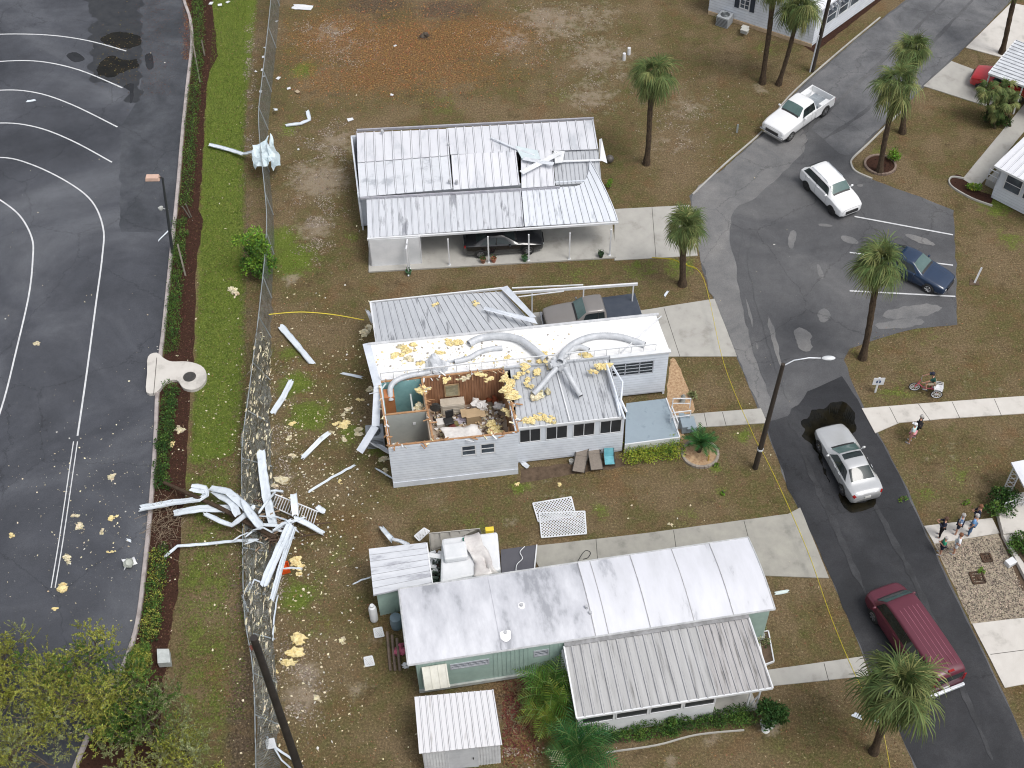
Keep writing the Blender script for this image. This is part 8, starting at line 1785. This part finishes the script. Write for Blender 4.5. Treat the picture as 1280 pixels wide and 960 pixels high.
# ================================================================== PEOPLE
def skinmesh(name, verts, edges, radii, m, parent, root=0, sub=2):
    me = bpy.data.meshes.new(name); me.from_pydata([tuple(v) for v in verts], edges, []); me.materials.append(m); o = bpy.data.objects.new(name, me); C.objects.link(o); o.parent = parent
    sk = o.modifiers.new('skin', 'SKIN'); sk.use_smooth_shade = True
    for i, r in enumerate(radii): me.skin_vertices[0].data[i].radius = (r, r) if not isinstance(r, tuple) else r
    me.skin_vertices[0].data[root].use_root = True
    s = o.modifiers.new('sub', 'SUBSURF'); s.levels = sub; s.render_levels = sub
    return o
def V(*a): return Vector(a)
skin_m = mat('skin', (.46, .25, .17), (.42, .22, .15), 3, .6)
skin_t = mat('skin_tan', (.36, .19, .12), (.32, .16, .10), 3, .6)
def person(base, rz, label, top, bottom, hair, H=1.72, sleeve='short', legs='long', pose=None, shoes=None, sk=None, group=None, cap=None, stocky=1.0, arms='down', loc=None):
    b = Vector(loc or base); root = thing('person', label, 'person', tuple(b), rz, group); s = H/1.72; sk = sk or skin_m
    J = dict(pel=V(0, 0, .94), sp=V(0, .01, 1.12), ch=V(0, .0, 1.32), nk=V(0, .0, 1.47), h0=V(0, .015, 1.54), h1=V(0, .025, 1.62), h2=V(0, .01, 1.70))
    for k, sx in (('l', -1), ('r', 1)):
        J['sh'+k] = V(sx*.175, 0, 1.39); J['el'+k] = V(sx*.235, -.03, 1.12); J['wr'+k] = V(sx*.25, .05, .88)
        J['hp'+k] = V(sx*.09, 0, .90); J['kn'+k] = V(sx*.11, .03, .49); J['an'+k] = V(sx*.12, 0, .08); J['to'+k] = V(sx*.14, .16, .035)
        if arms == 'folded': J['el'+k] = V(sx*.24, .04, 1.14); J['wr'+k] = V(-sx*.02+sx*.06, .24, 1.16)
        if arms == 'hips': J['el'+k] = V(sx*.36, -.06, 1.17); J['wr'+k] = V(sx*.19, .04, 1.00)
        if arms == 'phone': J['el'+k] = V(sx*.24, .06, 1.15); J['wr'+k] = V(sx*.10, .30, 1.28)
    if arms == 'point': J['elr'] = V(.30, .2, 1.30); J['wrr'] = V(.34, .46, 1.36)
    if pose: J.update(pose)
    for k in J: J[k] = J[k]*s
    names = ['pel', 'sp', 'ch', 'nk', 'h0', 'h1', 'h2']; rad = [.125, .115, .135, .052, .072, .095, .068]; vs = [J[x] for x in names]; es = [(i, i+1) for i in range(6)]
    d = stocky
    for i in range(3): rad[i] = (rad[i]*1.15*d, rad[i]*.82*d)
    for k in 'lr':
        n0 = len(vs); vs += [J['sh'+k], J['el'+k], J['wr'+k]]; rad += [.058, .040, .027]; es += [(2, n0), (n0, n0+1), (n0+1, n0+2)]
        dr = (J['wr'+k]-J['el'+k]).normalized(); palm_ = J['wr'+k]+dr*.07*s; sx = -1 if k == 'l' else 1
        lat = dr.cross(V(1, 0, 0)*sx); lat = lat.normalized() if lat.length > .1 else V(0, 1, 0); inn = lat.cross(dr).normalized()
        p0 = len(vs); vs.append(palm_); rad.append((.036, .016)); es.append((n0+2, p0))
        for f in range(4):      # four fingers, slightly curled
            o = palm_+lat*(f-1.5)*.021*s+dr*.02*s; ln = (.06, .075, .07, .055)[f]*s; i0 = len(vs)
            vs += [o, o+dr*ln*.5-inn*.004*sx, o+dr*ln*.85-inn*.022*s*sx]; rad += [.010, .0085, .007]; es += [(p0, i0), (i0, i0+1), (i0+1, i0+2)]
        i0 = len(vs); vs += [palm_-dr*.03*s+lat*.035*s, palm_+dr*.015*s+lat*.058*s]; rad += [.012, .009]; es += [(p0, i0), (i0, i0+1)]      # thumb
        n1 = len(vs); vs += [J['hp'+k], J['kn'+k], J['an'+k], J['to'+k]]; rad += [.082*d, .055, .038, .034]; es += [(0, n1), (n1, n1+1), (n1+1, n1+2), (n1+2, n1+3)]
    skinmesh('body', vs, es, [r if isinstance(r, tuple) else r for r in rad], sk, root)
    hd = J['h1']; up = (J['h2']-J['h0']).normalized(); fw = V(0, 1, 0)
    mb = MB()   # face: nose, eyes, mouth, ears
    mb.blob(hd+fw*.098*s-up*.012, (.014, .022, .02), 6, 0); 
    for sx in (-1, 1): mb.blob(hd+V(sx*.092, -.0, -.01)*s, (.014, .022, .03), 6, 0)
    mb.build('face', sk, root, local=True, smooth=True); mb = MB()
    for sx in (-1, 1): mb.blob(hd+V(sx*.032, .088, .012)*s, (.011, .008, .007), 6, 0)
    mb.box(hd+V(0, .088, -.045)*s, (.04, .01, .008)); mb.build('eyes', blackp, root, local=True)
    mb = MB(); mb.blob(hd+up*.028*s-fw*.018*s, (.103*s, .112*s, .098*s), 12, .12, 0, 3); mb.blob(hd-fw*.045*s-up*.01, (.093*s, .075*s, .105*s), 10, .1); mb.build('hair', hair, root, local=True, smooth=True)
    if cap: mb = MB(); mb.blob(hd+up*.045*s, (.108*s, .118*s, .085*s), 12, 0); mb.box(hd+up*.035*s+fw*.13*s, (.15, .10, .012)); mb.build('cap', cap, root, local=True, smooth=True)
    tv = [J['pel']+V(0, 0, .03), J['sp'], J['ch'], J['nk']-V(0, 0, .05)]; tr_ = [(.165*d, .115*d), (.155*d, .108*d), (.168*d, .112*d), .062]; te = [(0, 1), (1, 2), (2, 3)]
    for k in 'lr':
        i0 = len(tv); tv.append(J['sh'+k]); tr_.append(.074); te.append((2, i0)); e = J['sh'+k].lerp(J['el'+k], .72) if sleeve == 'short' else J['el'+k]; tv.append(e); tr_.append(.060); te.append((i0, i0+1))
        if sleeve == 'long': tv.append(J['el'+k].lerp(J['wr'+k], .92)); tr_.append(.040); te.append((i0+1, i0+2))
    skinmesh('shirt', tv, te, tr_, top, root)
    bv = [J['pel']+V(0, 0, -.0)]; br = [(.155*d, .112*d)]; be = []
    for k in 'lr':
        i0 = len(bv); bv.append(J['hp'+k]); br.append(.098*d); be.append((0, i0)); bv.append(J['kn'+k] if legs == 'long' else J['hp'+k].lerp(J['kn'+k], .85)); br.append(.068 if legs == 'long' else .080); be.append((i0, i0+1))
        if legs == 'long': bv.append(J['an'+k]+V(0, 0, .03)); br.append(.053); be.append((i0+1, i0+2))
    skinmesh('trousers' if legs == 'long' else 'shorts', bv, be, br, bottom, root)
    for k in 'lr':
        a = J['an'+k]; t_ = J['to'+k]; mb = MB(); mb.blob(a.lerp(t_, .5)-V(0, 0, .012), (.048, .145, .045), 10, 0); mb.build('shoe', shoes or mat('shoe_grey', (.25, .25, .26)), root, local=True, smooth=True)
    return root
hair_b = mat('hair_brown', (.10, .05, .025), (.06, .03, .02), 8, .7); hair_g = mat('hair_grey', (.42, .40, .38), (.3, .29, .28), 8, .7); hair_k = mat('hair_dark', (.03, .022, .018), (.02, .015, .012), 8, .7); hair_a = mat('hair_auburn', (.20, .08, .035), (.14, .06, .03), 8, .7)
navy = mat('cloth_navy', (.020, .024, .045), (.035, .04, .06), 6, .85); blk = mat('cloth_black', (.014, .014, .017), (.025, .025, .028), 6, .85); jean = mat('cloth_denim', (.08, .15, .26), (.06, .11, .20), 6, .85); blue = mat('cloth_blue', (.18, .36, .62), (.15, .30, .54), 6, .85)
wht = mat('cloth_white', (.72, .74, .78), (.6, .62, .66), 6, .8); grn = mat('cloth_green', (.02, .30, .17), (.02, .25, .14), 6, .8); pnk = mat('cloth_pink', (.62, .28, .31), (.52, .23, .26), 6, .8); teal = mat('cloth_teal', (.50, .72, .72), (.66, .76, .76), 7, .8, lo=.48, hi=.52); patt = mat('cloth_pattern', (.72, .76, .80), (.04, .10, .22), 3.2, .8, lo=.50, hi=.53); khaki = mat('cloth_khaki', (.38, .32, .24), (.33, .28, .2), 6, .85); dkg = mat('cloth_dark_green', (.012, .05, .04), (.02, .07, .055), 6, .85)
gp = 'onlookers on the pale path'
person(P(1174, 671), R_(70), 'person in navy top and black trousers, leftmost on the pale path', navy, blk, hair_b, arms='phone', group=gp, sleeve='long', H=1.7)
person(P(1195, 667), R_(60), 'person in white shirt with dark blue pattern and dark shorts', patt, navy, hair_g, legs='short', arms='hips', group=gp, stocky=1.12, H=1.72)
person(P(1211, 669), R_(50), 'person in light blue shirt and jeans with grey hair', blue, jean, hair_g, group=gp, sleeve='short', H=1.82, arms='down')
person(P(1216, 657), R_(70), 'person in dark navy jacket half hidden behind the light blue shirt', navy, navy, hair_a, group=gp, sleeve='long', H=1.78, arms='folded')
person(P(1175, 692), R_(75), 'person in bright green shirt standing on the gravel', grn, navy, hair_g, group=gp, legs='short', H=1.45, arms='folded')
person(P(1192, 691), R_(70), 'person in white shirt and shorts with brown hair on the gravel', wht, wht, hair_a, group=gp, legs='short', H=1.7, arms='hips')
person(P(1137, 553), R_(55), 'person in pale teal shirt and pink shorts on the lawn below the walkway', teal, pnk, hair_g, legs='short', arms='down', group='two people beside the walkway', stocky=1.15, cap=wht, H=1.62)
person(P(1144, 545), R_(60), 'person in black long-sleeved top standing behind the pink shorts', blk, blk, hair_g, sleeve='long', arms='hips', group='two people beside the walkway', H=1.75, stocky=1.15)
# adult tricycle with its rider
tc_ = P(1157, 490); trz = ang(P(1169, 491), P(1142, 487)); tr = thing('tricycle', 'pink-red adult tricycle with white spoked wheels on the lawn', 'tricycle', tuple(tc_), trz)
pinkm = mat('trike_pink', (.55, .12, .16), rough=.35)
def bikewheel(x, y, r=.30):
    mb = MB(); mb.tube([(x+r*math.cos(i*math.pi/12), y, r+r*math.sin(i*math.pi/12)) for i in range(25)], .028, 6, cap=False); t = mb.build('wheel', rubber, tr, local=True, smooth=True); mb = MB()
    mb.tube([(x+(r-.04)*math.cos(i*math.pi/12), y, r+(r-.04)*math.sin(i*math.pi/12)) for i in range(25)], .022, 5, cap=False)
    for k in range(9): a = k*math.pi/4.5; mb.bar((x, y, r), (x+(r-.04)*math.cos(a), y, r+(r-.04)*math.sin(a)), .018, .018, up=(0, 1, 0))
    mb.build('rim', white_paint, t, local=True)
bikewheel(.66, 0); bikewheel(-.52, .33); bikewheel(-.52, -.33)
mb = MB()
for a, b in (((.66, .03, .3), (.52, .0, .72)), ((.66, -.03, .3), (.52, 0, .72)), ((.53, 0, .62), (.15, 0, .30)), ((.15, 0, .30), (-.2, 0, .34)), ((-.2, 0, .34), (-.52, 0, .30)), ((-.2, 0, .34), (-.26, 0, .72)), ((-.52, -.33, .3), (-.52, .33, .3)), ((.52, 0, .72), (.46, 0, .95))): mb.bar(a, b, .045, .045, up=(0, 1, 0.01))
mb.build('frame', pinkm, tr, local=True); MB().tube([(.20, .28, 1.0), (.38, .25, 1.02), (.46, 0, .96), (.38, -.25, 1.02), (.20, -.28, 1.0)], .016, 6).build('handlebar', chrome, tr, local=True)
MB().blob((-.27, 0, .76), (.16, .12, .05), 10, 0).build('saddle', blackp, tr, local=True, smooth=True)
mb = MB()
for z in (.48, .60, .72):
    for s in (-1, 1): mb.bar((-.78, s*.24, z), (-.36, s*.24, z), .02, .02); mb.bar((-.57+s*.21, -.24, z), (-.57+s*.21, .24, z), .02, .02)
mb.box((-.57, 0, .47), (.42, .48, .02)); mb.build('basket', white_paint, tr, local=True)
for s in (1, -1): MB().bar((.02, s*.12, .26+s*.08), (.02, s*.24, .26+s*.08), .09, .03).build('pedal', blackp, tr, local=True)
rid = dict(pel=V(0, 0, .94-.07), sp=V(0, .06, 1.06), ch=V(0, .14, 1.25), nk=V(0, .17, 1.40), h0=V(0, .20, 1.46), h1=V(0, .22, 1.54), h2=V(0, .21, 1.62), hpl=V(-.10, .03, .86), hpr=V(.10, .03, .86), knl=V(-.15, .42, .78), knr=V(.15, .36, .66), anl=V(-.15, .33, .40), anr=V(.15, .30, .24), tol=V(-.16, .48, .37), tor=V(.16, .45, .21), shl=V(-.18, .15, 1.31), shr=V(.18, .15, 1.31), ell=V(-.27, .38, 1.16), elr=V(.27, .38, 1.16), wrl=V(-.26, .56, 1.05), wrr=V(.26, .56, 1.05))
Mt = Matrix.Rotation(trz, 3, 'Z'); person(tc_+Mt @ V(-.27, 0, 0), trz-math.pi/2, 'person in dark green shirt and beige shorts riding the adult tricycle', dkg, khaki, hair_k, legs='short', pose=rid, cap=navy)
